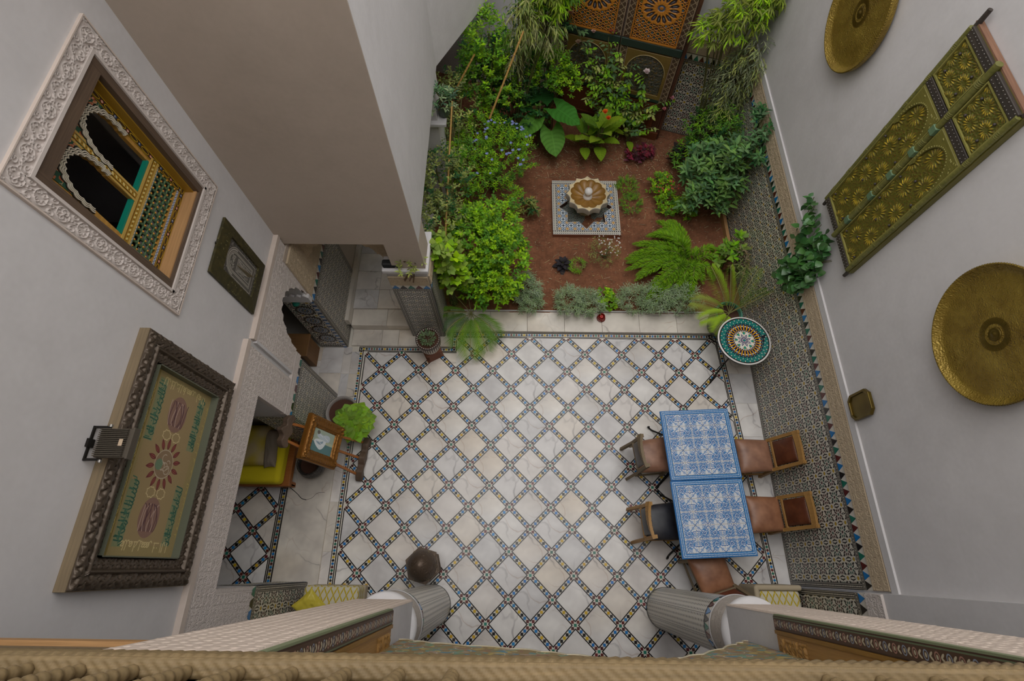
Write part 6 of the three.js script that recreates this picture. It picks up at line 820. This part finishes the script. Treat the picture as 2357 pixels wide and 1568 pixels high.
// ---------- rose bush, flowers, canes ----------
{ const t = thing('rose_bush', 'leggy rose bush with thin arching stems in front of the carved garden doors', 'rose bush', [1.45, 0.05, -6.15]), L = new Leaves(), st = []; seed = 63;
  const tips = [[0.55, 2.0, -6.5], [1.33, 1.9, -6.5], [1.15, 1.75, -6.4], [0.85, 1.6, -6.4], [1.79, 1.3, -6.15], [2.2, 0.75, -5.98], [2.29, 0.9, -6.05], [1.0, 1.2, -6.2], [1.4, 1.1, -6.1], [1.7, 0.9, -6.0], [0.9, 0.9, -6.2], [1.55, 1.45, -6.2], [2.1, 0.5, -5.85], [1.25, 1.4, -6.3], [0.75, 1.35, -6.3]];
  for (const [x, y, z] of tips) { const a = [rnd(-0.2, 0.2), 0, rnd(-0.1, 0.1)], e = [x - 1.45, y - 0.05, z + 6.15], m = [lerp(a[0], e[0], 0.35) + rnd(-0.1, 0.1), e[1] * 0.6, lerp(a[2], e[2], 0.4) + 0.1], cv = new THREE.CatmullRomCurve3([V(...a), V(...m), V(...e)]); st.push(new THREE.TubeGeometry(cv, 18, 0.005, 5)); for (let i = 0; i < 15; i++) { const p = cv.getPoint(0.25 + 0.72 * i / 15), b = rnd(7), cc = rnd() < 0.25 ? G.straw : rnd() < 0.5 ? G.fresh : { h: 0.29, s: 0.45, l: 0.13 }; for (let k = 0; k < 5; k++) { const f = k * 0.03, q = b + (k % 2 ? 0.9 : -0.9); L.add(p.x + Math.cos(b) * f, p.y + f * 0.3, p.z + Math.sin(b) * f, Math.cos(q), rnd(-0.3, 0.3), Math.sin(q), rnd(0.06, 0.1), leafCol(cc)); } } }
  L.build('foliage', LG.oval, t); M('stem', st, stemMat, t);
  const rose = (name, label, p, c, r, group) => { const f = thing(name, label, 'flower', p, 0, group); const m = new THREE.MeshPhysicalMaterial({ color: c, roughness: 0.7, side: THREE.DoubleSide, transmission: 0.2, thickness: 0 }); for (let k = 0; k < 16; k++) { const a = k * 2.4, g = leafGeo(r * (0.5 + 0.5 * (1 - k / 16)), r * 0.9, { n: 3, wide: 0.6, bend: -0.25, fold: 0.3 }), q = M('petal', g, m, f); q.rotation.set(lerp(-0.2, -1.25, k / 16), a, 0, 'YXZ'); } M('calyx', sph(r * 0.2, 0, -0.005, 0, 8), stemMat, f); };
  rose('rose_flower', 'peach-pink rose at the top left of the garden doors', [0.55, 2.02, -6.48], '#b98a6c', 0.06); rose('rose_flower', 'coral red rose bud highest in front of the door seam', [1.33, 1.94, -6.48], '#d2503c', 0.05); rose('rose_flower', 'full pink rose over the dark green band of the doors', [1.2, 1.8, -6.4], '#cf6a78', 0.075); rose('rose_flower', 'whitish pink rose just left of the full pink one', [0.92, 1.76, -6.45], '#c9a69c', 0.05); rose('rose_flower', 'faded beige rose at the left edge of the lower door arch', [0.7, 1.62, -6.4], '#b79a80', 0.055);
  rose('rose_flower', 'white rose in front of the arched door panel', [1.79, 1.33, -6.12], '#dccbca', 0.07); rose('rose_flower', 'pink rose at the lower right of the doors, nearest the earth', [2.2, 0.76, -5.97], '#cf7f86', 0.045); rose('rose_flower', 'pale pink rose at the left edge of the mosaic panel', [2.29, 0.92, -6.04], '#cf8f98', 0.05);
  rose('canna_flower', 'upper orange canna flower', [1.19, 0.9, -5.74], '#e86f0c', 0.06); rose('canna_flower', 'lower orange canna flower', [1.25, 0.83, -5.68], '#e0600a', 0.055);
  for (const [a, b, lab] of [[[-0.15, 2.5, -5.42], [-0.62, 1.5, -4.95], 'bamboo cane nearest the garden doors, leaning in the left shrubs'], [[-0.82, 2.1, -5.5], [-1.2, 1.5, -5.35], 'short bamboo cane by the dark opening at the back left'], [[-1.14, 1.75, -5.0], [-1.18, 1.15, -2.75], 'longest bamboo cane, running along the left edge of the bed']]) { const g = [bar(a, b, 0.013, 0.015, 8)]; for (let k = 1; k < 8; k++) g.push(T(new THREE.SphereGeometry(0.017, 8, 6), lerp(a[0], b[0], k / 8), lerp(a[1], b[1], k / 8), lerp(a[2], b[2], k / 8))); const o = M('bamboo_cane', g, cane); tag(o, lab, 'cane'); } }
// plant in a green jar on the second pier
{ const p = pot('plant_jar', 'dark green glazed jar on the ledge of the white pier', [-1.19, 1.955, -4.52], [[0, 0], [0.06, 0], [0.08, 0.05], [0.075, 0.15], [0.09, 0.2], [0.08, 0.2], [0.065, 0.15]], col('#3d4d3c', 0.3), 0.17, 0.07); bush('ledge_plant', 'grey-green leafy plant in the jar on the white pier', [-1.19, 2.1, -4.5], [[-1.22, 2.3, -4.42, 0.2, 0.12, 0.16]], { twigs: 60, per: 7, size: 0.06, len: 0.1, pal: [G.blueG, G.sage, { h: 0.36, s: 0.3, l: 0.11 }], geo: LG.lance }); }
// ---------- fountain ----------
{ const t = thing('fountain', 'scalloped marble fountain basin on a square mosaic base sunk with an eight-pointed star', 'fountain', [0.918, 0.03, -4.465]);
  const S = 0.545, star = [...Array(16)].map((_, i) => { const a = i * PI / 8, r = i % 2 ? 0.318 : 0.44; return [Math.cos(a) * r, Math.sin(a) * r]; });
  const art = canvas(512, 512, (x) => { x.fillStyle = '#dcdcd8'; x.fillRect(0, 0, 512, 512); for (let i = 0; i < 4; i++) for (let j = 0; j < 4; j++) { x.save(); x.translate(i * 128 + 64, j * 128 + 64); x.strokeStyle = '#3f6f98'; x.lineWidth = 7; x.strokeRect(-58, -58, 116, 116); x.beginPath(); x.moveTo(-64, 0); x.lineTo(0, -64); x.lineTo(64, 0); x.lineTo(0, 64); x.closePath(); x.stroke(); x.fillStyle = '#2a1c19'; for (let k = 0; k < 8; k++) { x.save(); x.rotate(k * PI / 4 + 0.39); x.beginPath(); x.moveTo(0, -22); x.lineTo(11, -36); x.lineTo(0, -52); x.lineTo(-11, -36); x.fill(); x.restore(); } x.fillStyle = '#e6e4de'; for (let k = 0; k < 8; k++) { x.beginPath(); x.arc(Math.cos(k * PI / 4) * 40, Math.sin(k * PI / 4) * 40, 7, 0, 7); x.fill(); } x.fillStyle = '#cf9a45'; x.beginPath(); x.arc(0, 0, 21, 0, 7); x.fill(); x.fillStyle = '#1d1a1a'; for (const [a, b] of [[-60, -60], [60, -60], [60, 60], [-60, 60]]) { x.beginPath(); x.arc(a, b, 9, 0, 7); x.fill(); } x.restore(); } });
  const mos = std({ map: ctex(art, 0.5), roughness: 0.3 }), inner = std({ map: ctex(mosaicCanvas('#8d938c', '#28413c', '#2a2422', '#4c5a50', '#171414'), 0.2), roughness: 0.3 }), sq = (h, holes) => shp([[-h, -h], [h, -h], [h, h], [-h, h]], holes);
  const flat = (s, y, d) => { const g = ext(s, d); g.rotateX(-PI / 2); g.translate(0, y - d, 0); const uv = g.attributes.uv, p = g.attributes.position; for (let i = 0; i < uv.count; i++) uv.setXY(i, p.getX(i), p.getZ(i)); return g; };
  M('base_slab', flat(sq(S, [star]), 0.098, 0.098), col('#8a5238', 0.8), t); M('mosaic_top', flat(sq(S - 0.075, [star]), 0.1025, 0.004), mos, t);
  M('star_edge', flat(shp(star.map(([a, b]) => [a * 1.02, b * 1.02]), [star]), 0.105, 0.006), col('#d3cfc6', 0.4), t); M('star_wall', flat(shp(star, [star.map(([a, b]) => [a * 0.985, b * 0.985])]), 0.1, 0.09), col('#4a2a20', 0.5), t); M('star_floor', flat(sq(S - 0.05), 0.02, 0.015), inner, t);
  const bd = []; for (let k = 0; k < 4; k++) { const m = k % 2 ? 0.075 : 0, g = quad(-S + m, S - m, 0, 0.075); g.rotateX(-PI / 2); g.translate(0, 0.1005, S); g.rotateY(k * PI / 2); bd.push(g); } M('mosaic_border', bd, std({ roughness: 0.3, map: ctex(canvas(64, 128, (x) => { x.fillStyle = '#d6d3ca'; x.fillRect(0, 0, 64, 128); x.fillStyle = '#231d1b'; x.fillRect(0, 0, 64, 40); x.fillStyle = '#d8d5cc'; x.beginPath(); x.arc(32, 20, 17, 0, 7); x.fill(); x.fillStyle = '#b7b09c'; x.fillRect(0, 54, 64, 20); x.fillStyle = '#231d1b'; x.fillRect(0, 84, 64, 22); x.fillStyle = '#d8d5cc'; x.fillRect(16, 88, 32, 14); }), 0.034, 0.075) }), t);
  // basin: twelve cusps outside, twelve lobes inside
  const R = 0.355, n = 192, cusp = (th) => 1 - 0.13 * Math.abs(Math.sin(6 * th)) ** 0.85, lobe = (th) => 0.9 + 0.1 * Math.abs(Math.sin(6 * th)) ** 0.7;
  const surf = (rows) => { const pos = [], idx = []; rows.forEach(([f, y]) => { for (let i = 0; i <= n; i++) { const th = i / n * 2 * PI, r = f(th); pos.push(Math.cos(th) * r, y(th), Math.sin(th) * r); } }); for (let j = 0; j < rows.length - 1; j++) for (let i = 0; i < n; i++) { const a = j * (n + 1) + i, b = a + n + 1; idx.push(a, b, a + 1, a + 1, b, b + 1); } const g = new THREE.BufferGeometry(); g.setAttribute('position', new THREE.Float32BufferAttribute(pos, 3)); g.setIndex(idx); g.computeVertexNormals(); return uvm(g.toNonIndexed()); };
  const k = (v) => () => v, y0 = 0.29, y1 = 0.44, cream = std({ map: marbleTex, color: '#f0dfb4', roughness: 0.5 }), amber = std({ roughness: 0.4, map: ntex(256, (u, v) => { const q = tn(u, v, 5, 7) * 22 + tn(u, v, 20, 3) * 10; return [140 + q, 102 + q * 0.8, 44 + q * 0.4]; }, 0.5) });
  M('basin', [surf([[k(0.001), k(y0 - 0.04)], [k(0.14), k(y0 - 0.04)], [(a) => R * 0.82 * cusp(a), k(y0)], [(a) => R * 0.97 * cusp(a), k(y0 + 0.03)], [(a) => R * cusp(a), k(y1 - 0.012)], [(a) => R * cusp(a) - 0.004, k(y1)], [(a) => R * cusp(a) - 0.012, k(y1 + 0.002)]]), ], std({ map: marbleTex, color: '#d6d0c2', roughness: 0.5 }), t);
  M('rim', surf([[(a) => R * cusp(a) - 0.011, k(y1 + 0.002)], [(a) => R * 0.815 * lobe(a), k(y1)], [(a) => R * 0.8 * lobe(a), k(y1 - 0.006)]]), cream, t);
  M('bowl', surf([[(a) => R * 0.802 * lobe(a), k(y1 - 0.004)], [(a) => R * 0.76 * lobe(a), k(y1 - 0.035)], [(a) => R * 0.55, (a) => y1 - 0.06 - 0.016 * Math.abs(Math.sin(6 * a))], [k(R * 0.28), (a) => y1 - 0.08 - 0.01 * Math.abs(Math.sin(6 * a))], [k(0.001), k(y1 - 0.085)]]), amber, t);
  M('pedestal', lathe([[0.12, 0.02], [0.12, 0.06], [0.08, 0.1], [0.08, 0.18], [0.15, y0 - 0.03]], 32), cream, t);
  M('finial', lathe([[0.072, y1 - 0.085], [0.072, y1 - 0.06], [0.06, y1 - 0.045], [0.045, y1 - 0.03], [0.045, y1 - 0.005], [0.062, y1 + 0.015], [0.066, y1 + 0.05], [0.052, y1 + 0.085], [0.02, y1 + 0.1], [0.008, y1 + 0.1], [0.006, y1 + 0.09], [0, y1 + 0.09]], 36), col('#e2deda', 0.4), t); }
// ---------- carved garden doors ----------
{ const t = thing('garden_doors', 'tall carved double doors with orange star panels above brown wooden panels', 'door', [2.242, 0.08, -6.296], -angB);
  const wd = 0.94, orange = '#a3641c', star = canvas(512, 900, (x, w, h) => { x.fillStyle = '#2c2622'; x.fillRect(0, 0, w, h); seed = 44; x.lineCap = 'round'; const cols = ['#4a6472', '#5c2d24', '#8b8f96', '#36503c', '#7d7430']; for (let j = 0; j < 16; j++) for (let i = 0; i < 9; i++) { const X = i * 64 + (j % 2) * 32, Y = j * 60; x.fillStyle = cols[(i * 3 + j * 7) % 5]; x.beginPath(); for (let k = 0; k < 8; k++) { const r = (i + j) % 3 ? 13 : (k % 2 ? 8 : 17); x.lineTo(X + Math.cos(k * PI / 4) * r, Y + Math.sin(k * PI / 4) * r); } x.fill(); x.strokeStyle = '#b8741f'; x.lineWidth = 13; x.beginPath(); for (let k = 0; k <= 8; k++) x.lineTo(X + Math.cos(k * PI / 4) * 26, Y + Math.sin(k * PI / 4) * 26); x.stroke(); }
    for (const cy of [450]) { x.fillStyle = '#b8741f'; x.beginPath(); x.arc(256, cy, 215, 0, 7); x.fill(); for (let k = 0; k < 16; k++) { x.save(); x.translate(256, cy); x.rotate(k * PI / 8); x.fillStyle = '#3a2a24'; x.beginPath(); x.moveTo(84, 0); x.lineTo(110, -17); x.lineTo(170, -21); x.lineTo(196, 0); x.lineTo(170, 21); x.lineTo(110, 17); x.fill(); x.fillStyle = '#7e8aa0'; x.fillRect(120, -4, 46, 8); x.strokeStyle = '#d39238'; x.lineWidth = 5; x.beginPath(); x.moveTo(60, 14); x.lineTo(205, 36); x.stroke(); x.restore(); } x.fillStyle = '#4a5c74'; x.beginPath(); for (let k = 0; k < 32; k++) { const r = k % 2 ? 36 : 48; x.lineTo(256 + Math.cos(k * PI / 16) * r, cy + Math.sin(k * PI / 16) * r); } x.fill(); x.fillStyle = '#a3641c'; x.beginPath(); x.arc(256, cy, 22, 0, 7); x.fill(); } });
  const hgt = heights(canvas(512, 900, (x, w, h) => { x.drawImage(star, 0, 0); const d = x.getImageData(0, 0, w, h), p = d.data; for (let i = 0; i < w * h; i++) { const v = p[i * 4] > 150 ? 255 : p[i * 4] > 100 ? 120 : 40; p[i * 4] = v; } x.putImageData(d, 0, 0); }));
  const starM = std({ map: ctex(star, 1, 1, true, true), roughness: 0.55 }), br = W('#6d3a1c', 0.5, 21), brD = W('#4b2818', 0.55, 22), ochr = W('#6d5620', 0.55, 23), gb = col('#1f3028', 0.5);
  const loz = std({ roughness: 0.6, map: ctex(canvas(64, 128, (x) => { x.fillStyle = '#4a3626'; x.fillRect(0, 0, 64, 128); x.strokeStyle = '#97846a'; x.lineWidth = 7; for (const s of [-1, 1]) { x.beginPath(); x.moveTo(32 - s * 32, 0); x.lineTo(32 + s * 32, 64); x.lineTo(32 - s * 32, 128); x.stroke(); } x.fillStyle = '#6b5a4a'; x.fillRect(24, 56, 16, 16); }), 0.09, 0.18) });
  for (let s = 0; s < 2; s++) { const L = new THREE.Group(); L.name = 'door_leaf'; L.position.set(0.07 - (wd + 0.006) * s, 0, 0.2); t.add(L); const a = -wd + 0.006, b = -0.006, w = b - a;
    M('leaf_board', span(a, b, 0.1, 3.4, 0, 0.04, 'y'), brD, L); M('green_rail', rbox(w, 0.12, 0.05, 0.008, (a + b) / 2, 1.63, 0.045), gb, L);
    const x0 = a + 0.13, x1 = b - 0.13, y0 = 1.72, y1 = 2.72; const g = relief(x0, x1, y0, y1, 0.006, (u, v) => 0.006 + 0.014 * hgt((u - x0) / (x1 - x0), (v - y0) / (y1 - y0)), null, 0.04), uv = g.attributes.uv; for (let i = 0; i < uv.count; i++) uv.setXY(i, (uv.getX(i) - x0) / (x1 - x0), (uv.getY(i) - y0) / (y1 - y0)); M('star_panel', g, starM, L);
    M('star_panel_frame', [span(x0 - 0.02, x0, y0 - 0.015, y1, 0.04, 0.07, 'y'), span(x1, x1 + 0.02, y0 - 0.015, y1, 0.04, 0.07, 'y'), span(x0, x1, y0 - 0.02, y0, 0.04, 0.07)], W('#b0701f', 0.5, 24), L);
    M('lozenge_strip', [T(quad(a + 0.015, x0 - 0.025, 1.72, 2.75), 0, 0, 0.044), T(quad(x1 + 0.025, b - 0.015, 1.72, 2.75), 0, 0, 0.044), T(quad(a + 0.015, a + 0.1, 0.72, 1.54), 0, 0, 0.044), T(quad(b - 0.1, b - 0.015, 0.72, 1.54), 0, 0, 0.044)], loz, L);
    M('strip_moulding', [0.008, 0.108].flatMap((o) => [span(a + o, a + o + 0.01, 0.72, 1.56, 0.04, 0.056, 'y'), span(b - o - 0.01, b - o, 0.72, 1.56, 0.04, 0.056, 'y'), span(a + o, a + o + 0.01, 1.7, 2.75, 0.04, 0.056, 'y'), span(b - o - 0.01, b - o, 1.7, 2.75, 0.04, 0.056, 'y')]), W('#9a8670', 0.6, 25), L);
    const cx = (a + b) / 2, hw = w / 2 - 0.17, ys = 1.2, hole = [[cx + hw, 0.84]]; for (let i = 0; i <= 24; i++) { const th = PI * i / 24; hole.push([cx + Math.cos(th) * hw, ys + Math.sin(th) * 0.29]); } hole.push([cx - hw, 0.84]);
    M('arch_board', uvm(T(ext(shp([[a + 0.12, 0.76], [b - 0.12, 0.76], [b - 0.12, 1.55], [a + 0.12, 1.55]], [hole]), 0.03, 0.004), 0, 0, 0.035)), ochr, L);
    const rg = []; for (let i = 0; i < 24; i++) { const q = (k) => [cx + Math.cos(PI * k / 24) * (hw + 0.012), ys + Math.sin(PI * k / 24) * 0.3, 0.068]; rg.push(bar(q(i), q(i + 1), 0.006, 0.006, 5)); } M('arch_rope', rg, W('#a8966c', 0.6, 26), L);
    M('arch_panel', T(relief(cx - hw, cx + hw, 0.84, 1.5, 0.008, (u, v) => 0.012 * scrollH(u / 0.2, v / 0.2), null), 0, 0, 0.042), std({ roughness: 0.5, map: ctex(canvas(128, 128, (x) => { x.fillStyle = '#4c4a3e'; x.fillRect(0, 0, 128, 128); seed = 6; for (let i = 0; i < 90; i++) { x.fillStyle = ['#8a6c2c', '#2c2c30', '#6d5f58', '#5c4420'][i % 4]; x.fillRect(rnd(128), rnd(128), rnd(4, 12), rnd(4, 10)); } }), 0.25) }), L);
    M('arch_sill', span(a + 0.12, b - 0.12, 0.72, 0.77, 0.04, 0.075), gb, L);
    M('lower_panel', span(a + 0.14, b - 0.14, 0.2, 0.66, 0.036, 0.05, 'y'), br, L); M('panel_moulding', [span(a + 0.12, b - 0.12, 0.66, 0.69, 0.04, 0.062), span(a + 0.12, b - 0.12, 0.17, 0.2, 0.04, 0.062), span(a + 0.12, a + 0.145, 0.2, 0.66, 0.04, 0.062, 'y'), span(b - 0.145, b - 0.12, 0.2, 0.66, 0.04, 0.062, 'y')], br, L); }
  M('threshold', span(-1.95, 0.09, -0.08, 0.1, 0.17, 0.27), br, t); M('side_post', [span(0.07, 0.12, -0.05, 3.4, 0.02, 0.23, 'y')], brD, t); }
// ---------- near side: columns, pillars, painted wood, balustrade ----------
const scrollBump = ctex(scrollCanvas, 0.3, 0.3, false);
const ringStucco = std({ map: plasterTex, color: '#efe6da', roughness: 0.9, bumpMap: scrollBump, bumpScale: 0.012 });
const ropeWood = std({ roughness: 0.5, map: ctex(canvas(256, 64, (x) => { x.fillStyle = '#4a3324'; x.fillRect(0, 0, 256, 64); x.fillStyle = '#5d6a50'; x.fillRect(0, 0, 256, 6); x.fillStyle = '#b5ab93'; for (let i = 0; i < 4; i++) { x.lineWidth = 5; x.strokeStyle = i % 2 ? '#7e8ba0' : '#a0766a'; x.beginPath(); x.ellipse(i * 64 + 20, 34, 13, 17, 0, 0, 7); x.stroke(); x.beginPath(); x.ellipse(i * 64 + 20, 34, 6, 9, 0, 0, 7); x.fill(); for (const s of [-1, 1]) { x.beginPath(); x.ellipse(i * 64 + 50, 34 + s * 7, 13, 5, s * 0.7, 0, 7); x.fill(); } } }), 0.24, 0.065) });
const paintedArch = std({ roughness: 0.6, map: ctex(canvas(512, 256, (x) => { x.fillStyle = '#8a7448'; x.fillRect(0, 0, 512, 256); seed = 14; for (let i = 0; i < 130; i++) { x.fillStyle = ['#5f8a86', '#8a6650', '#b09a58', '#6f8a6a', '#a08a78', '#4f7f92'][i % 6]; x.beginPath(); x.ellipse(rnd(512), rnd(256), rnd(10, 34), rnd(5, 14), rnd(3), 0, 7); x.fill(); } x.strokeStyle = '#c3bba4'; x.lineWidth = 3; for (let i = 0; i < 26; i++) { x.beginPath(); x.arc(rnd(512), rnd(256), rnd(12, 40), rnd(6), rnd(6)); x.stroke(); } }), 0.8, 0.4) });
for (const [nm, cx, s] of [['column_1', -1.205, 1], ['column_2', 1.645, -1]]) {
  const c = struct(nm, s > 0 ? 'round mosaic column with white pillar above, left of the opening' : 'round mosaic column with white pillar above, right of the opening'), cz = 1.43, r = 0.236;
  const cy = (r0, y0, y1) => { const g = new THREE.CylinderGeometry(r0, r0, y1 - y0, 64, 1, true), uv = g.attributes.uv; for (let i = 0; i < uv.count; i++) uv.setXY(i, uv.getX(i) * 1.5, uv.getY(i) * (y1 - y0)); return T(g, cx, (y0 + y1) / 2, cz); };
  M('mosaic_shaft', cy(r, 0, 2.08), mosaicCol, c); M('base_ring', cy(r + 0.004, 0, 0.04), tileBlack, c); M('mosaic_line', [cy(r + 0.004, 2.08, 2.095), cy(r + 0.004, 2.225, 2.24)], tileBlack, c); M('mosaic_band', cy(r, 2.095, 2.225), tileWhite, c);
  const tg = triShape(0.058, 0.1); for (let k = 0; k < 24; k++) { const a = k / 24 * 2 * PI, m = M('triangle_tile', tg, tileCol[['blue', 'black', 'green', 'red'][k % 4]], c); m.position.set(cx + Math.sin(a) * (r + 0.001), 2.11, cz + Math.cos(a) * (r + 0.001)); m.rotation.y = a; }
  M('carved_ring', cy(r + 0.012, 2.25, 2.52), ringStucco, c); M('capital', T(lathe([[r + 0.01, 2.24], [r + 0.022, 2.25], [r + 0.014, 2.262]], 64), cx, 0, cz), plasterWhite, c); M('capital', T(lathe([[r + 0.012, 2.5], [r + 0.02, 2.53], [r + 0.005, 2.6], [0, 2.62]], 64), cx, 0, cz), plasterWhite, c);
  M('pillar', span(cx - 0.22, cx + 0.22, 2.6, 5.6, 1.24, 1.76), plaster, c);
  const dots = heights(canvas(128, 128, (x) => { x.fillStyle = '#ddd'; x.fillRect(0, 0, 128, 128); x.fillStyle = '#000'; for (let i = 0; i < 4; i++) for (let j = 0; j < 4; j++) { x.beginPath(); x.ellipse(i * 32 + 16, j * 32 + 16 * (1 + (i % 2) * 0.3), 8, 5, (i + j) % 2 ? 0.7 : -0.7, 0, 7); x.fill(); } x.fillStyle = '#fff'; x.fillRect(0, 0, 128, 6); }));
  M('carved_face', T(relief(cx - 0.222, cx + 0.222, 2.62, 5.6, 0.007, (u, v) => 0.002 + 0.012 * dots(u / 0.22, v / 0.22)).rotateY(PI).translate(cx * 2, 0, 0), 0, 0, 1.242), std({ map: plasterTex, color: '#ffeedd', roughness: 0.9 }), c);
  // painted wooden lining of the inner side
  const xi = cx + s * 0.22, q = (z0, z1, d, y0, y1) => span(Math.min(xi, xi + s * d), Math.max(xi, xi + s * d), y0, y1, z0, z1, 'y');
  const rope = quad(0, 2.1, 0, 0.065); T(rope, 0, 0, 0, 0, 0, PI / 2); T(rope, 0, 3.46, 0, 0, s * PI / 2, 0);
  M('lining_board', q(1.245, 1.76, 0.03, 3.46, 5.6), woodOak, c); M('rope_moulding', T(rope, xi + s * 0.036, 0, s > 0 ? 1.25 : 1.315), ropeWood, c); M('rope_moulding_base', q(1.245, 1.32, 0.035, 3.46, 5.6), woodBrownDk, c); M('gilt_edge', q(1.322, 1.342, 0.04, 3.46, 5.6), W('#8a6420', 0.5, 43), c); M('green_edge', q(1.236, 1.247, 0.03, 3.46, 5.6), col('#7b8464', 0.7), c);
  M('carved_panel', T(relief(0, 0.2, 0, 0.3, 0.008, (u, v) => 0.012 * scrollH(u / 0.16, v / 0.16)), xi + s * 0.031, 3.5, s > 0 ? 1.56 : 1.36, 0, s * PI / 2), woodOak, c);
}
{ // scalloped painted arch boards between the pillars
  const a = struct('trim_1', 'painted wooden arch with scalloped edge between the two pillars'); const x0 = -0.955, x1 = 1.395, cx = (x0 + x1) / 2, hw = (x1 - x0) / 2; const cv = new THREE.CatmullRomCurve3([[-0.955, 3.16], [-0.7, 3.33], [-0.16, 3.55], [0.15, 3.75], [0.5, 3.9], [0.82, 3.68], [1.22, 3.2], [1.395, 2.98]].map(([a, b]) => V(a, b, 0))), p = [[x0, 5.5], [x0, 3.2]]; for (let i = 0; i <= 90; i++) { const q = cv.getPoint(i / 90); p.push([q.x, q.y + 0.02 - 0.04 * Math.abs(Math.sin(i / 90 * PI * 15))]); } p.push([x1, 5.5]);
  M('arch_board', T(uvm(ext(shp(p), 0.05, 0.006)), 0, 0, 1.44), paintedArch, a); const e = []; for (let i = 0; i < 90; i++) { const f = (k) => [p[2 + k][0], p[2 + k][1] + 0.004, 1.435]; e.push(bar(f(i), f(i + 1), 0.007, 0.007, 5)); } M('arch_edge', e, col('#b8ae96', 0.6), a);
}
{ const l = struct('trim_2', 'weathered wooden lintel in the left bay'); M('lintel', span(-2.75, -1.43, 4.62, 5.4, 1.31, 1.6), woodGrey, l); M('lintel_edge', span(-2.75, -1.43, 4.58, 4.64, 1.29, 1.33), woodPale, l); M('lintel_right', span(1.87, 3.12, 4.75, 5.4, 1.34, 1.6), woodGrey, l); }
M('gallery_floor', span(-3.1, 3.6, 5.4, 5.52, 1.27, 4.1), woodGrey, ceil);
{ // balustrade just below the camera
  const b = thing('balustrade', 'carved wooden balustrade rail with turned spindles along the bottom of the picture', 'balustrade', [0, 0, 0]);
  const rail = relief(-2.74, 3.2, 0, 0.045, 0.006, (u, v) => 0.003 + 0.007 * Math.abs(Math.sin((u + v * 1.2) * 105)) * (v > 0.005 && v < 0.04 ? 1 : 0), null, 0); rail.rotateX(-PI / 2); T(rail, 0, 5.6, 1.25);
  M('bottom_rail', [span(-2.74, 3.2, 5.53, 5.6, 1.205, 1.272)], woodRail, b); M('rail_carving', uvm(rail), woodRail, b); const f = relief(-2.74, 3.2, 5.535, 5.595, 0.006, (u, v) => 0.003 + 0.005 * Math.abs(Math.sin((u - v) * 105)), null, 0); f.rotateY(PI); T(f, 0.46, 0, 1.205); M('rail_carving', uvm(f), woodRail, b);
  const prof = []; for (let i = 0; i <= 150; i++) { const y = i / 150 * 1.1; prof.push([0.011 + 0.007 * Math.abs(Math.sin(y * 90)), y]); } const g = lathe(prof, 10);
  for (let i = 0; i < 46; i++) { const x = -2.66 + i * 0.128; if (Math.abs(x - 0.1) < 0.42) continue; const m = M('spindle', g, woodRail, b); m.position.set(x, 5.6, 1.235); }
  M('carved_panel', span(-0.36, 0.56, 5.6, 6.7, 1.256, 1.272), woodGrey, b); for (const x of [-0.4, 0.56]) M('panel_stile', span(x, x + 0.04, 5.6, 6.7, 1.24, 1.28, 'y'), woodRail, b); M('backing_board', span(-2.74, 3.2, 5.55, 5.75, 1.276, 1.288), woodGrey, b); M('handrail', rbox(5.94, 0.06, 0.1, 0.02, 0.23, 6.73, 1.25), woodRail, b);
}
renderer.render(scene, camera);
